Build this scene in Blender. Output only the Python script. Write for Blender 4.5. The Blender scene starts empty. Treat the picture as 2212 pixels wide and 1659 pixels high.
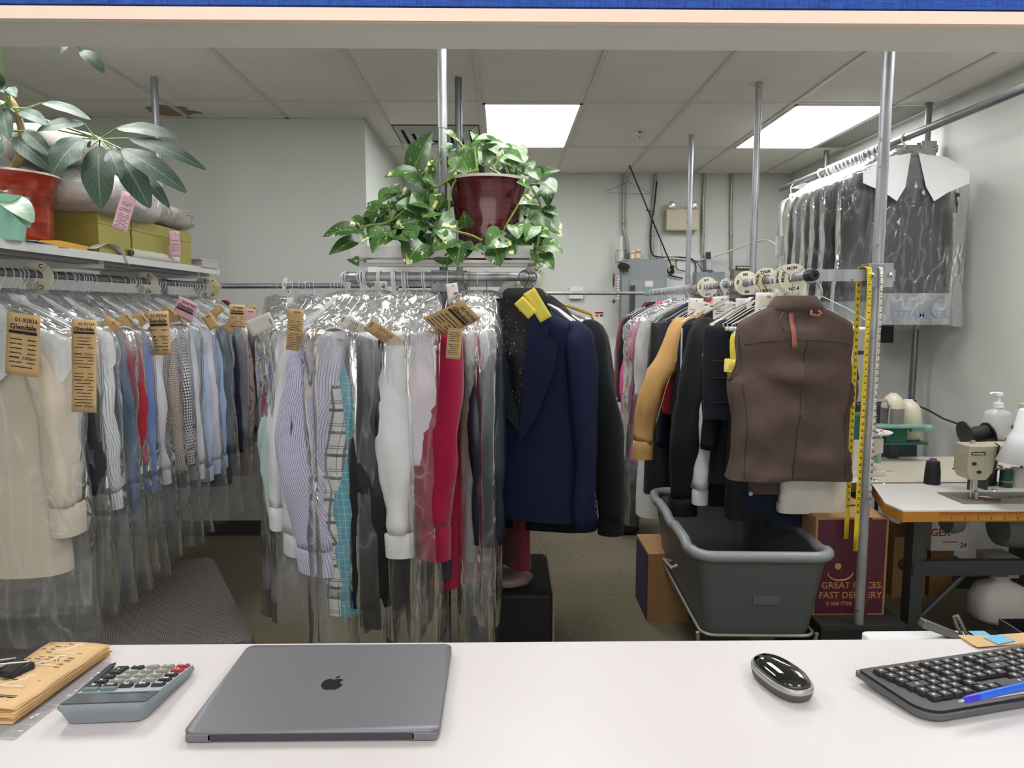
import bpy, math, random
from mathutils import Vector, Matrix, noise
R = random.Random(11)
SC = bpy.context.scene
COL = SC.collection
PI = math.pi
V = Vector
# ---------------------------------------------------------------- camera model
F = 1534.0
PIT = math.atan((829.5-668)/F); YAW = math.atan(23/F)
CZ = 1.5
def ray(px, py):
    x = (px-1106)/F; y = -(py-829.5)/F
    cp, sp = math.cos(PIT), math.sin(PIT)
    f = cp+y*sp; z = -sp+y*cp
    c, s = math.cos(YAW), math.sin(YAW)
    return x*c+f*s, -x*s+f*c, z
def PY(px, py, Y):
    d = ray(px, py); t = Y/d[1]; return V((d[0]*t, Y, CZ+d[2]*t))
def PZ(px, py, z):
    d = ray(px, py); t = (z-CZ)/d[2]; return V((d[0]*t, d[1]*t, z))
def PX(px, py, X):
    d = ray(px, py); t = X/d[0]; return V((X, d[1]*t, CZ+d[2]*t))
def s2l(c):
    c /= 255.0
    return c/12.92 if c <= 0.04045 else ((c+0.055)/1.055)**2.4
def rgb(r, g=None, b=None):
    if isinstance(r, (tuple, list)): r, g, b = r[:3]
    if isinstance(r, str):
        r = r.lstrip('#'); r, g, b = int(r[0:2], 16), int(r[2:4], 16), int(r[4:6], 16)
    return (s2l(r), s2l(g), s2l(b), 1)
# ---------------------------------------------------------------- mesh builder
class MB:
    def __init__(s): s.v = []; s.f = []; s.uv = []
    def add(s, vs, fs, uv=None):
        o = len(s.v)
        s.v += [tuple(p) for p in vs]
        s.uv += uv if uv else [(p[0]+p[1], p[2]) for p in vs]
        s.f += [tuple(i+o for i in f) for f in fs]
        return s
    def box(s, c, d, M=None):
        x, y, z = d[0]/2, d[1]/2, d[2]/2
        vs = [V((sx*x, sy*y, sz*z)) for sz in (-1, 1) for sy in (-1, 1) for sx in (-1, 1)]
        if M is not None: vs = [M @ p for p in vs]
        vs = [p+V(c) for p in vs]
        return s.add(vs, [(0,2,3,1),(4,5,7,6),(0,1,5,4),(2,6,7,3),(0,4,6,2),(1,3,7,5)])
    def tube(s, pts, r, n=8, closed=False, cap=True):
        pts = [V(p) for p in pts]; m = len(pts)
        rr = r if isinstance(r, (list, tuple)) else [r]*m
        vs = []; uv = []; nrm = None; L = 0
        for i, p in enumerate(pts):
            a = pts[i-1] if (i > 0 or closed) else pts[0]
            b = pts[(i+1) % m] if (i < m-1 or closed) else pts[-1]
            t = (b-a); t = t.normalized() if t.length > 1e-9 else V((0,0,1))
            if nrm is None:
                nrm = t.orthogonal().normalized()
            nrm = (nrm - t*nrm.dot(t))
            nrm = nrm.normalized() if nrm.length > 1e-6 else t.orthogonal().normalized()
            bn = t.cross(nrm)
            if i: L += (p-pts[i-1]).length
            for k in range(n):
                an = 2*PI*k/n
                vs.append(p + (nrm*math.cos(an)+bn*math.sin(an))*rr[i]); uv.append((k/n*rr[i]*6.28, L))
        fs = []
        for i in range(m if closed else m-1):
            j = (i+1) % m
            for k in range(n):
                k2 = (k+1) % n
                fs.append((i*n+k, i*n+k2, j*n+k2, j*n+k))
        if cap and not closed:
            fs.append(tuple(range(n))[::-1]); fs.append(tuple((m-1)*n+k for k in range(n)))
        return s.add(vs, fs, uv)
    def lathe(s, prof, c=(0,0,0), n=24, M=None, cap=(True, True)):
        vs = []; fs = []; m = len(prof); uv = []
        for (r, z) in prof:
            for k in range(n):
                a = 2*PI*k/n
                p = V((r*math.cos(a), r*math.sin(a), z))
                if M is not None: p = M @ p
                vs.append(p+V(c)); uv.append((k/n, z))
        for i in range(m-1):
            for k in range(n):
                k2 = (k+1) % n
                fs.append((i*n+k, i*n+k2, (i+1)*n+k2, (i+1)*n+k))
        if cap[0]: fs.append(tuple(range(n))[::-1])
        if cap[1]: fs.append(tuple((m-1)*n+k for k in range(n)))
        return s.add(vs, fs, uv)
    def grid(s, fn, nu, nv, uvf=None):
        vs = []; uv = []; fs = []
        for j in range(nv+1):
            for i in range(nu+1):
                u, w = i/nu, j/nv
                vs.append(V(fn(u, w))); uv.append(uvf(u, w) if uvf else (u, w))
        for j in range(nv):
            for i in range(nu):
                a = j*(nu+1)+i
                fs.append((a, a+1, a+nu+2, a+nu+1))
        return s.add(vs, fs, uv)
    def prism(s, poly, z0, z1, M=None, c=(0,0,0)):
        n = len(poly)
        vs = [V((p[0], p[1], z0)) for p in poly]+[V((p[0], p[1], z1)) for p in poly]
        if M is not None: vs = [M @ p for p in vs]
        vs = [p+V(c) for p in vs]
        fs = [tuple(range(n))[::-1], tuple(range(n, 2*n))]
        fs += [(i, (i+1) % n, n+(i+1) % n, n+i) for i in range(n)]
        return s.add(vs, fs)
    def rings(s, rg, cap=(True, True), closed=True):
        n = len(rg[0]); vs = []; fs = []; uv = []; L = 0
        for i, r in enumerate(rg):
            if i: L += (V(rg[i][0])-V(rg[i-1][0])).length
            a = 0
            for k, p in enumerate(r):
                if k: a += (V(p)-V(r[k-1])).length
                vs.append(p); uv.append((a, L))
        for i in range(len(rg)-1):
            for k in range(n if closed else n-1):
                k2 = (k+1) % n
                fs.append((i*n+k, i*n+k2, (i+1)*n+k2, (i+1)*n+k))
        if cap[0]: fs.append(tuple(range(n))[::-1])
        if cap[1]: fs.append(tuple((len(rg)-1)*n+k for k in range(n)))
        return s.add(vs, fs, uv)
    def build(s, name, m, parent=None, smooth=None, bevel=0, solid=0, sub=0, loc=None):
        me = bpy.data.meshes.new(name)
        me.from_pydata(s.v, [], s.f)
        ul = me.uv_layers.new(name='UVMap')
        vi = [0]*len(me.loops); me.loops.foreach_get('vertex_index', vi)
        fl = []
        for i in vi: fl += s.uv[i]
        ul.data.foreach_set('uv', fl)
        if smooth:
            me.polygons.foreach_set('use_smooth', [True]*len(me.polygons))
            if smooth < 180: me.set_sharp_from_angle(angle=math.radians(smooth))
        me.materials.append(m)
        me.validate(); me.update()
        o = bpy.data.objects.new(name, me); COL.objects.link(o)
        if parent: o.parent = parent
        if loc is not None: o.location = loc
        if solid:
            md = o.modifiers.new('solid', 'SOLIDIFY'); md.thickness = solid; md.offset = 0
        if bevel:
            md = o.modifiers.new('bevel', 'BEVEL'); md.width = bevel; md.segments = 2; md.limit_method = 'ANGLE'
        if sub:
            md = o.modifiers.new('sub', 'SUBSURF'); md.levels = sub; md.render_levels = sub
        return o
def tag(o, label=None, cat=None, group=None, kind=None):
    if label: o['label'] = label
    if cat: o['category'] = cat
    if group: o['group'] = group
    if kind: o['kind'] = kind
    return o
def thing(name, label, cat, loc=(0,0,0), rz=0, group=None):
    o = bpy.data.objects.new(name, None); COL.objects.link(o)
    o.empty_display_size = .05
    o.location = loc; o.rotation_euler = (0, 0, rz)
    return tag(o, label, cat, group)
def struct(name, mb, m, **k):
    return tag(mb.build(name, m, **k), kind='structure')
def dup(root, loc, rz=None, label=None, group=None):
    r = root.copy(); COL.objects.link(r); r.location = loc
    if rz is not None: r.rotation_euler = (0, 0, rz)
    if label: r['label'] = label
    if group: r['group'] = group
    for ch in list(root.children):
        c = ch.copy(); COL.objects.link(c); c.parent = r
        for g in list(ch.children):
            d = g.copy(); COL.objects.link(d); d.parent = c
    return r
def cr(pts, n):
    """Catmull-Rom through points (tuples of any length), n samples."""
    pts = [tuple(p) for p in pts]; m = len(pts); out = []
    for i in range(n):
        t = i/(n-1)*(m-1); k = min(int(t), m-2); u = t-k
        p0, p1, p2, p3 = pts[max(k-1, 0)], pts[k], pts[k+1], pts[min(k+2, m-1)]
        out.append(tuple(.5*((2*b)+(-a+c)*u+(2*a-5*b+4*c-d)*u*u+(-a+3*b-3*c+d)*u**3) for a, b, c, d in zip(p0, p1, p2, p3)))
    return out
def arc(c, r, a0, a1, n, ax=(1,0,0), ay=(0,0,1)):
    return [V(c)+V(ax)*r*math.cos(a0+(a1-a0)*i/(n-1))+V(ay)*r*math.sin(a0+(a1-a0)*i/(n-1)) for i in range(n)]
_tc = {}
def text_mb(txt, size, bold=0.0, align='CENTER', sp=1.0):
    """built-in font outline -> MB in the XY plane, height ~ size"""
    key = (txt, size, bold, align, sp)
    if key not in _tc:
        cu = bpy.data.curves.new('lettering', 'FONT')
        cu.body = txt; cu.size = size; cu.align_x = align; cu.align_y = 'CENTER'; cu.offset = bold
        cu.resolution_u = 2; cu.space_character = sp
        ob = bpy.data.objects.new('lettering', cu); COL.objects.link(ob)
        dg = bpy.context.evaluated_depsgraph_get(); dg.update()
        me = bpy.data.meshes.new_from_object(ob.evaluated_get(dg))
        _tc[key] = ([tuple(v.co) for v in me.vertices], [tuple(p.vertices) for p in me.polygons])
        bpy.data.objects.remove(ob); bpy.data.curves.remove(cu); bpy.data.meshes.remove(me)
    return _tc[key]
def put_text(mb, txt, size, M, bold=0.0, align='CENTER', sp=1.0, lift=0.0004):
    vs, fs = text_mb(txt, size, bold, align, sp)
    if vs: mb.add([M @ V((x, y, lift)) for x, y, z in vs], fs)
    return mb
def frame(o, x, y):
    """matrix with columns x, y, x cross y at o"""
    x = V(x).normalized(); y = V(y); y = (y-x*y.dot(x)).normalized(); z = x.cross(y)
    M = Matrix((x, y, z)).transposed().to_4x4(); M.translation = V(o); return M
# ---------------------------------------------------------------- materials
_m = {}
class NT:
    def __init__(s, name):
        s.m = bpy.data.materials.new(name); s.m.use_nodes = True
        s.t = s.m.node_tree; s.t.nodes.clear()
        s.out = s.n('ShaderNodeOutputMaterial')
        s.b = s.n('ShaderNodeBsdfPrincipled'); s.l(s.b.outputs[0], s.out.inputs[0])
    def n(s, ty, **k):
        nd = s.t.nodes.new(ty)
        for a, b in k.items(): setattr(nd, a, b)
        return nd
    def l(s, a, b): s.t.links.new(a, b)
    def val(s, sock, v):
        if hasattr(v, 'is_output') or isinstance(v, bpy.types.NodeSocket): s.l(v, sock)
        else: sock.default_value = v
    def math(s, op, a, b=0.0, c=None):
        nd = s.n('ShaderNodeMath', operation=op)
        s.val(nd.inputs[0], a); s.val(nd.inputs[1], b)
        if c is not None: s.val(nd.inputs[2], c)
        return nd.outputs[0]
    def mix(s, f, a, b, blend='MIX'):
        nd = s.n('ShaderNodeMix', data_type='RGBA', blend_type=blend)
        s.val(nd.inputs[0], f); s.val(nd.inputs[6], a); s.val(nd.inputs[7], b)
        return nd.outputs[2]
    def coord(s, which='Object'):
        return s.n('ShaderNodeTexCoord').outputs[which]
    def mapped(s, sc, which='Object', rot=(0,0,0)):
        mp = s.n('ShaderNodeMapping'); s.l(s.coord(which), mp.inputs[0])
        mp.inputs['Scale'].default_value = sc; mp.inputs['Rotation'].default_value = rot
        return mp.outputs[0]
    def noise(s, vec, scale, detail=3, rough=.5, ty='FBM'):
        nd = s.n('ShaderNodeTexNoise', noise_type=ty)
        if vec is not None: s.l(vec, nd.inputs['Vector'])
        nd.inputs['Scale'].default_value = scale; nd.inputs['Detail'].default_value = detail
        nd.inputs['Roughness'].default_value = rough
        return nd.outputs[0]
    def ramp(s, f, stops):
        nd = s.n('ShaderNodeValToRGB'); s.l(f, nd.inputs[0])
        e = nd.color_ramp.elements
        while len(e) < len(stops): e.new(.5)
        for i, (p, c) in enumerate(stops): e[i].position = p; e[i].color = c
        return nd.outputs[0]
    def bump(s, h, strength=.3, dist=.002, prev=None):
        nd = s.n('ShaderNodeBump'); nd.inputs['Strength'].default_value = strength
        nd.inputs['Distance'].default_value = dist; s.l(h, nd.inputs['Height'])
        if prev is not None: s.l(prev, nd.inputs['Normal'])
        return nd.outputs[0]
    def set(s, col=None, rough=None, metal=None, normal=None, **k):
        b = s.b.inputs
        if col is not None: s.val(b['Base Color'], col)
        if rough is not None: s.val(b['Roughness'], rough)
        if metal is not None: s.val(b['Metallic'], metal)
        if normal is not None: s.l(normal, b['Normal'])
        for a, v in k.items(): s.val(b[a], v)
        return s.m
def mat(name, col, rough=.5, metal=0, nz=None, bump=None, var=0, **k):
    """plain material: nz=(scale, stretch) colour noise of amount var; bump=(scale,strength,dist)"""
    if name in _m: return _m[name]
    t = NT(name); c = rgb(*col) if isinstance(col, tuple) and len(col) == 3 else (rgb(col) if isinstance(col, str) else col)
    if var:
        v = t.mapped((1,1,1) if not nz else nz)
        f = t.noise(v, 6 if not nz else 1, 4)
        dk = tuple(x*(1-var) for x in c[:3])+(1,); lt = tuple(min(1, x*(1+var)) for x in c[:3])+(1,)
        cc = t.ramp(f, [(.3, dk), (.7, lt)])
    else: cc = c
    nm = None
    if bump: nm = t.bump(t.noise(t.coord(), bump[0], 3), bump[1], bump[2])
    _m[name] = t.set(cc, rough, metal, nm, **k)
    return _m[name]
def emis(name, col, st):
    t = NT(name); t.set((.8,.8,.8,1), .4)
    t.b.inputs['Emission Color'].default_value = rgb(*col); t.b.inputs['Emission Strength'].default_value = st
    return t.m
# ================================================================ SETTING
cam = bpy.data.cameras.new('camera'); co = bpy.data.objects.new('camera', cam); COL.objects.link(co)
cam.sensor_width = 36; cam.lens = F/2212*36; cam.clip_start = .02
co.location = (0, 0, CZ); co.rotation_euler = (PI/2-PIT, 0, -YAW)
SC.camera = co
SC.view_settings.view_transform = 'Standard'; SC.view_settings.look = 'None'
SC.view_settings.gamma = 1; SC.view_settings.use_curve_mapping = False
SC.view_settings.exposure = 0.0
cy = SC.cycles
cy.use_adaptive_sampling = True; cy.adaptive_threshold = .08; cy.use_light_tree = False
cy.max_bounces = 6; cy.diffuse_bounces = 3; cy.glossy_bounces = 2; cy.transmission_bounces = 3
cy.transparent_max_bounces = 32; cy.sample_clamp_indirect = 4; cy.caustics_reflective = False; cy.caustics_refractive = False
w = bpy.data.worlds.new('world'); SC.world = w; w.use_nodes = True
w.node_tree.nodes['Background'].inputs[0].default_value = (.75, .8, .85, 1)
w.node_tree.nodes['Background'].inputs[1].default_value = .25

CH = 2.7
XR, YB, YL, XP = 2.59, 6.45, 4.64, -.86
def wallmat():
    t = NT('painted_drywall')
    f = t.noise(t.coord(), 1.3, 4)
    c = t.ramp(f, [(.3, rgb(210, 214, 208)), (.7, rgb(217, 221, 215))])
    n = t.bump(t.noise(t.coord(), 160, 2), .12, .002)
    return t.set(c, .7, None, n)
WALL = wallmat()
def ceilmat():
    t = NT('acoustic_ceiling_tile')
    mp = t.mapped((1,1,1))
    vo = t.n('ShaderNodeTexVoronoi', feature='F1'); t.l(t.mapped((34, 22, 30)), vo.inputs['Vector']); vo.inputs['Scale'].default_value = 1.7
    holes = t.math('LESS_THAN', vo.outputs['Distance'], .13)
    pick = t.math('GREATER_THAN', t.noise(mp, 19, 2), .5)
    h = t.math('MULTIPLY', holes, pick)
    base = t.ramp(t.noise(mp, 2.2, 4), [(.3, rgb(234, 230, 219)), (.7, rgb(241, 237, 228))])
    # brown water stain by the wall
    vv = t.n('ShaderNodeVectorMath', operation='DISTANCE'); t.l(mp, vv.inputs[0]); vv.inputs[1].default_value = (-2.0, 4.52, 2.7)
    st = t.math('LESS_THAN', t.math('ADD', vv.outputs['Value'], t.math('MULTIPLY', t.noise(mp, 14, 3), .2)), .235)
    base = t.mix(st, base, rgb(150, 132, 104))
    c = t.mix(h, base, rgb(176, 168, 154))
    n = t.bump(t.math('SUBTRACT', t.noise(mp, 220, 2), t.math('MULTIPLY', h, 2.0)), .25, .003)
    return t.set(c, .85, None, n)
def carpet():
    t = NT('carpet_tiles')
    mp = t.mapped((1,1,1))
    ch = t.n('ShaderNodeTexChecker'); t.l(mp, ch.inputs[0]); ch.inputs['Scale'].default_value = 2.0
    w1 = t.n('ShaderNodeTexWave', wave_type='BANDS', bands_direction='X'); t.l(mp, w1.inputs[0]); w1.inputs['Scale'].default_value = 34; w1.inputs['Distortion'].default_value = 2.5; w1.inputs['Detail Scale'].default_value = 14
    w2 = t.n('ShaderNodeTexWave', wave_type='BANDS', bands_direction='Y'); t.l(mp, w2.inputs[0]); w2.inputs['Scale'].default_value = 34; w2.inputs['Distortion'].default_value = 2.5; w2.inputs['Detail Scale'].default_value = 14
    h = t.mix(ch.outputs['Fac'], w1.outputs[0], w2.outputs[0])
    c = t.ramp(h, [(.15, rgb(98, 92, 74)), (.8, rgb(150, 142, 116))])
    c = t.mix(t.math('MULTIPLY', t.noise(mp, 3, 4), .45), c, rgb(112, 104, 84))
    return t.set(c, .95, None, t.bump(h, .6, .004))
CAR = carpet()
WHT = mat('white_painted_wood', (222, 223, 222), .5, var=.03)
struct('floor', MB().box((-.7, 2.4, -.05), (7.2, 8.4, .1)), CAR)
struct('ceiling', MB().box((-.7, 2.4, CH+.05), (7.2, 8.4, .1)), ceilmat())
struct('wall_back', MB().box(((XP+XR)/2+.05, YB+.05, CH/2), (XR-XP+.3, .1, CH)), WALL)
struct('wall_right', MB().box((XR+.05, 2.3, CH/2), (.1, 8.4, CH)), WALL)
struct('wall_left_rear', MB().box(((XP-4.2)/2, YL+.95, CH/2), (XP+4.2, 1.9, CH)), WALL)
struct('wall_left', MB().box((-4.15, 2.3, CH/2), (.1, 8.4, CH)), WALL)
struct('wall_front', MB().box((-.7, -1.75, CH/2), (7.2, .1, CH)), WALL)
# T-bar grid
GX = [-3.79+.611*i for i in range(11)]     # ... -.12, .49, 1.10 ...
GX = [-.12+.611*i for i in range(-6, 5)]
GY = [4.27-1.15*3, 4.27-1.15*2, 4.27-1.15, 4.27, 5.42]
TB = mat('ceiling_grid_paint', (216, 212, 200), .5)
g = MB()
for x in GX: g.box((x, 2.4, CH-.004), (.024, 8.2, .008))
for y in GY+[YB-.02]: g.box((-.8, y, CH-.003), (6.8, .024, .007))
g.box((XR-.012, 2.4, CH-.004), (.024, 8.2, .008)); g.box((-2.5, YL-.012, CH-.004), (3.3, .024, .008)); g.box((XP+.012, 5.5, CH-.004), (.024, 1.8, .008))
struct('trim_1', g, TB)
# baseboards
BB = mat('rubber_baseboard', (70, 68, 64), .6)
struct('baseboard_back', MB().box(((XP+XR)/2, YB-.006, .05), (XR-XP, .012, .1)), BB)
struct('baseboard_right', MB().box((XR-.006, 2.4, .05), (.012, 8, .1)), BB)
struct('baseboard_left', MB().box((-2.5, YL-.006, .05), (3.3, .012, .1)), BB)
# ---- ceiling lights
def diffuser(LIGHT):
    t = NT('light_diffuser'); t.set((.9,.9,.9,1), .35)
    f = t.noise(t.mapped((1.2, .5, 1)), 2.5, 2)
    c = t.ramp(f, [(.3, (1,.985,.96,1)), (.7, (1,1,1,1))])
    t.l(c, t.b.inputs['Emission Color']); t.b.inputs['Emission Strength'].default_value = LIGHT
    return t.m
DIF = diffuser(13.0)
DIF_F = diffuser(7.5)
FRM = mat('light_frame_paint', (225, 225, 222), .4)
def ceil_light(x0, y0, label, y1=None, dm=None):
    x1 = x0+.611; y1 = y1 or y0+1.15
    t = thing('ceiling_light', label, 'ceiling light', ((x0+x1)/2, (y0+y1)/2, CH), 0, 'recessed fluorescent ceiling panels')
    a, b = (x1-x0)/2-.013, (y1-y0)/2-.013
    m = MB()
    for s in (-1, 1):
        m.box((s*(a-.008), 0, -.006), (.016, 2*b, .012)); m.box((0, s*(b-.008), -.006), (2*a, .016, .012))
    m.build('frame', FRM, t)
    MB().box((0, 0, -.004), (2*a-.03, 2*b-.03, .004)).build('diffuser', dm or DIF, t)
ceil_light(GX[6], 4.27, 'lit fluorescent ceiling panel above the pothos planter, left of two')
ceil_light(GX[9], 4.27, 'lit fluorescent ceiling panel beside the perforated return grille on the right')
for (i, y) in ((3, 1.97), (6, 1.97), (9, 1.97), (2, -.9), (5, -.9), (8, -.9)):
    ceil_light(GX[i], y, 'lit fluorescent ceiling panel over the customer counter', None, DIF if y > 0 else DIF_F)
# ---- air vent (4-way diffuser), return grille, sprinkler
t = thing('ceiling_vent', 'square white air supply vent in ceiling above the pothos', 'vent', (-.43, 5.05, CH))
GREY = mat('dark_duct', (52, 52, 52), .8)
VW = mat('vent_paint', (172, 172, 168), .5)
MB().box((0, 0, -.003), (.57, .5, .006)).build('duct_opening', GREY, t)
for i in range(4):
    a = .28-.065*i; b = .25-.058*i; zz = -.008-.009*i
    m = MB()
    for s in (-1, 1):
        m.add([(s*a,-b,zz),(s*a,b,zz),(s*(a-.045),b-.04,zz-.016),(s*(a-.045),-b+.04,zz-.016)], [(0,1,2,3)])
        m.add([(-a,s*b,zz),(a,s*b,zz),(a-.045,s*(b-.04),zz-.016),(-a+.045,s*(b-.04),zz-.016)], [(0,1,2,3)])
    m.build('louver_ring', VW, t, solid=.003)
def perf():
    t = NT('perforated_grille')
    vo = t.n('ShaderNodeTexChecker'); t.l(t.mapped((1,1,1)), vo.inputs[0]); vo.inputs['Scale'].default_value = 90
    return t.set(t.mix(vo.outputs['Fac'], rgb(60, 58, 55), rgb(146, 142, 136)), .6)
t = thing('return_grille', 'dark perforated return air grille between light panel and right wall', 'vent', (2.43, 4.84, CH))
MB().box((0, 0, -.003), (.26, 1.1, .006)).build('mesh_panel', perf(), t)
m = MB()
for s in (-1, 1): m.box((s*.128, 0, -.005), (.016, 1.12, .01)); m.box((0, s*.555, -.005), (.26, .016, .01))
m.build('frame', TB, t)
t = thing('sprinkler_head', 'small metal fire sprinkler head hanging from the ceiling tile', 'sprinkler', (.944, 4.97, CH))
STEEL = mat('chrome', (200, 200, 200), .25, 1)
MB().lathe([(.03,-.001),(.03,-.004),(.012,-.012),(.01,-.03),(.004,-.034)], n=16).build('escutcheon', STEEL, t, smooth=40)
MB().lathe([(.002,-.03),(.006,-.045),(.022,-.05),(.022,-.053),(.001,-.053)], n=16).build('deflector', STEEL, t, smooth=40)
# ---- posts and rails
def galv():
    t = NT('galvanised_steel')
    v = t.mapped((1,1,.25))
    c = t.ramp(t.noise(v, 22, 5), [(.3, rgb(142, 145, 149)), (.7, rgb(178, 180, 184))])
    c = t.mix(t.math('GREATER_THAN', t.noise(t.coord(), 45, 3), .70), c, rgb(112, 112, 114))
    return t.set(c, .42, .55, t.bump(t.noise(v, 90, 2), .15, .001))
GAL = galv()
DGAL = mat('dull_steel_pipe', (122, 124, 128), .42, .6, var=.12)
def post(x, y, r, label, m=GAL, z1=CH, joint=None):
    t = thing('support_post', label, 'post', (x, y, 0), 0, 'steel pipe posts of the garment racks')
    if joint:
        MB().tube([(0,0,0),(0,0,joint)], r*.88, 20).build('lower_pipe', m, t, smooth=40)
        MB().tube([(0,0,joint),(0,0,z1)], r, 20).build('upper_pipe', m, t, smooth=40)
    else:
        MB().tube([(0,0,0),(0,0,z1)], r, 20).build('pipe', m, t, smooth=40)
    MB().lathe([(.05,0),(.05,.004),(r+.006,.008),(r+.004,.03)], n=20).build('floor_flange', m, t, smooth=40)
    return t
post(-.229, 2.86, .019, 'galvanised steel pipe post standing behind the planter tray of the pothos', joint=2.2)
post(1.372, 2.6, .0195, 'tall galvanised post with bracket arm and yellow measuring tape, by the grey tub', joint=1.42)
post(-1.806, 3.87, .018, 'steel pipe post behind the umbrella plant leaves at the shelf')
post(-.222, 3.85, .018, 'dark pipe post reaching the ceiling just behind the pothos planter', DGAL)
post(1.371, 3.9, .018, 'steel pipe post rising behind the THUR and MON discs')
post(1.318, 5.05, .018, 'thin far steel post in front of the emergency light box')
pw1 = post(2.5, 4.26, .019, 'steel post against the right wall behind the bagged dark suits, cord tied round it', DGAL)
pw2 = post(2.475, 5.52, .019, 'far steel post against the right wall behind the white tank', DGAL)
def rail(name, label, pts, r, m=GAL, group='steel garment rails'):
    t = thing(name, label, 'rail', pts[0], 0, group)
    o = V(pts[0])
    MB().tube([V(p)-o for p in pts], r, 16).build('pipe', m, t, smooth=40)
    return t
RZ = 1.622
def corner(a, c, b, r=.09, n=7):
    """round the corner a-c-b"""
    a, c, b = V(a), V(c), V(b)
    p = c+(a-c).normalized()*r; q = c+(b-c).normalized()*r
    return [p*(1-u)**2+c*2*u*(1-u)+q*u*u for u in [i/(n-1) for i in range(n)]]
RL = (-1.715, 1.7, RZ)
rail('garment_rail', 'left garment rail carrying the C, D, E and F letter discs', [RL]+corner(RL, (-1.60, 4.15, RZ+.01), (-.62, 4.15, RZ+.02))+[(-.2, 4.15, RZ+.015)], .0145, DGAL)
cx0, cx1 = -.60, .125
rail('garment_rail', 'rounded front rail of the centre rack below the pothos planter', [(cx0, 4.1, RZ)]+corner((cx0, 4.1, RZ), (cx0, 2.7, RZ), (cx1, 2.7, RZ), .1)+corner((cx0, 2.7, RZ), (cx1, 2.7, RZ), (cx1, 5.4, RZ), .1)+[(cx1, 5.45, RZ)], .0165)
rr_ = rail('garment_rail', 'right garment rail with weekday discs ending in a black rubber cap', [(1.118, 2.6, RZ), (1.096, 5.42, RZ-.005)], .0165)
MB().lathe([(.0165,0),(.021,.004),(.021,.05),(.017,.056),(.008,.057),(.008,.05),(.001,.05)], M=Matrix.Rotation(PI/2, 4, 'X'), n=20).build('end_cap', mat('black_rubber', (24, 24, 25), .5), rr_, smooth=40)
rail('garment_rail', 'far cross rail joining the centre rack to the right rail', [(.125, 5.46, RZ), (1.2, 5.46, RZ)], .0145)
rail('garment_rail', 'high dark rail along the right wall holding the bagged suits', [(2.18, 5.62, 2.43), (2.225, 2.2, 2.43)], .02, DGAL)
# bracket arms
def bracket(label, c, L, ang, plates):
    t = thing('rail_bracket', label, 'bracket', c, ang, 'rail support brackets')
    MB().box((L/2, 0, .02), (L, .03, .004)).box((L/2, -.015, 0), (L, .004, .042)).build('channel', GAL, t)
    m = MB()
    for s in (-1, 1):
        m.box((L-plates, s*.024, 0), (.09, .006, .085))
    m.build('clamp_plate', GAL, t, bevel=.001)
    for dx in (-.033, .033):
        MB().lathe([(.009,0),(.009,.006),(.005,.008),(.005,.02)], c=(L-plates+dx, -.026, 0), M=Matrix.Rotation(PI/2, 4, 'X'), n=6).build('bolt', STEEL, t)
    return t
b = bracket('horizontal steel bracket from right rail to the near post, tape hung over it', (1.13, 2.6, RZ), .3, 0, .058)
m = MB().tube(arc((0, 0, 0), .024, PI*.5, PI*1.9, 10, (1,0,0), (0,0,1))+[(.1,0,-.012)], .006, 8); m.build('hook', GAL, b, smooth=60)
b = bracket('steel bracket holding the high rail to the wall post by the suits', (2.2, 4.26, 2.435), .36, 0, .06)
b = bracket('far steel bracket holding the high rail beside the white tank', (2.19, 5.52, 2.435), .32, 0, .035)
b = bracket('steel bracket under the planter tray joining post to centre rail', (-.45, 2.84, RZ-.012), .26, 0, .04)
b = bracket('short steel bracket under the right half of the planter tray', (-.24, 2.88, RZ-.012), .3, 0, .24)
# ---- header over the counter
def denim():
    t = NT('blue_woven_cloth')
    a = t.noise(t.mapped((60, 60, 900)), 1, 3); b_ = t.noise(t.mapped((900, 60, 50)), 1, 3)
    f = t.math('ADD', t.math('MULTIPLY', a, .5), t.math('MULTIPLY', b_, .5))
    return t.set(t.ramp(f, [(.36, rgb(22, 52, 128)), (.62, rgb(44, 92, 186))]), .8, None, t.bump(f, .5, .001))
hz = 1.9
struct('wall_counter_header', MB().box((0, 1.108, hz+.4), (4.4, .118, .786)), mat('header_underside_paint', (222, 221, 214), .55, var=.02))
struct('trim_2', MB().box((0, 1.0455, hz+.0085), (4.4, .012, .017)), mat('peach_edge_band', (242, 218, 200), .5))
struct('trim_3', MB().box((0, 1.0455, hz+.22), (4.4, .01, .4)), denim())
# ---- counter
zc = .93
def laminate():
    t = NT('white_laminate')
    c = t.ramp(t.noise(t.coord(), 3, 3), [(.3, rgb(216, 210, 211)), (.7, rgb(221, 215, 216))])
    return t.set(c, .38, None, t.bump(t.noise(t.coord(), 90, 2), .03, .001))
LAM = laminate()
ct = thing('service_counter', 'long white laminate service counter across the front', 'counter', (0, .8, 0))
MB().box((.61, 0, zc-.02), (2.78, .742, .04)).build('worktop', LAM, ct, bevel=.002)
MB().box((.61, -.3, (zc-.04)/2), (2.7, .03, zc-.04)).build('front_panel', WHT, ct)
MB().box((-.74, .02, (zc-.04)/2), (.03, .62, zc-.04)).build('end_panel', WHT, ct)
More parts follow.
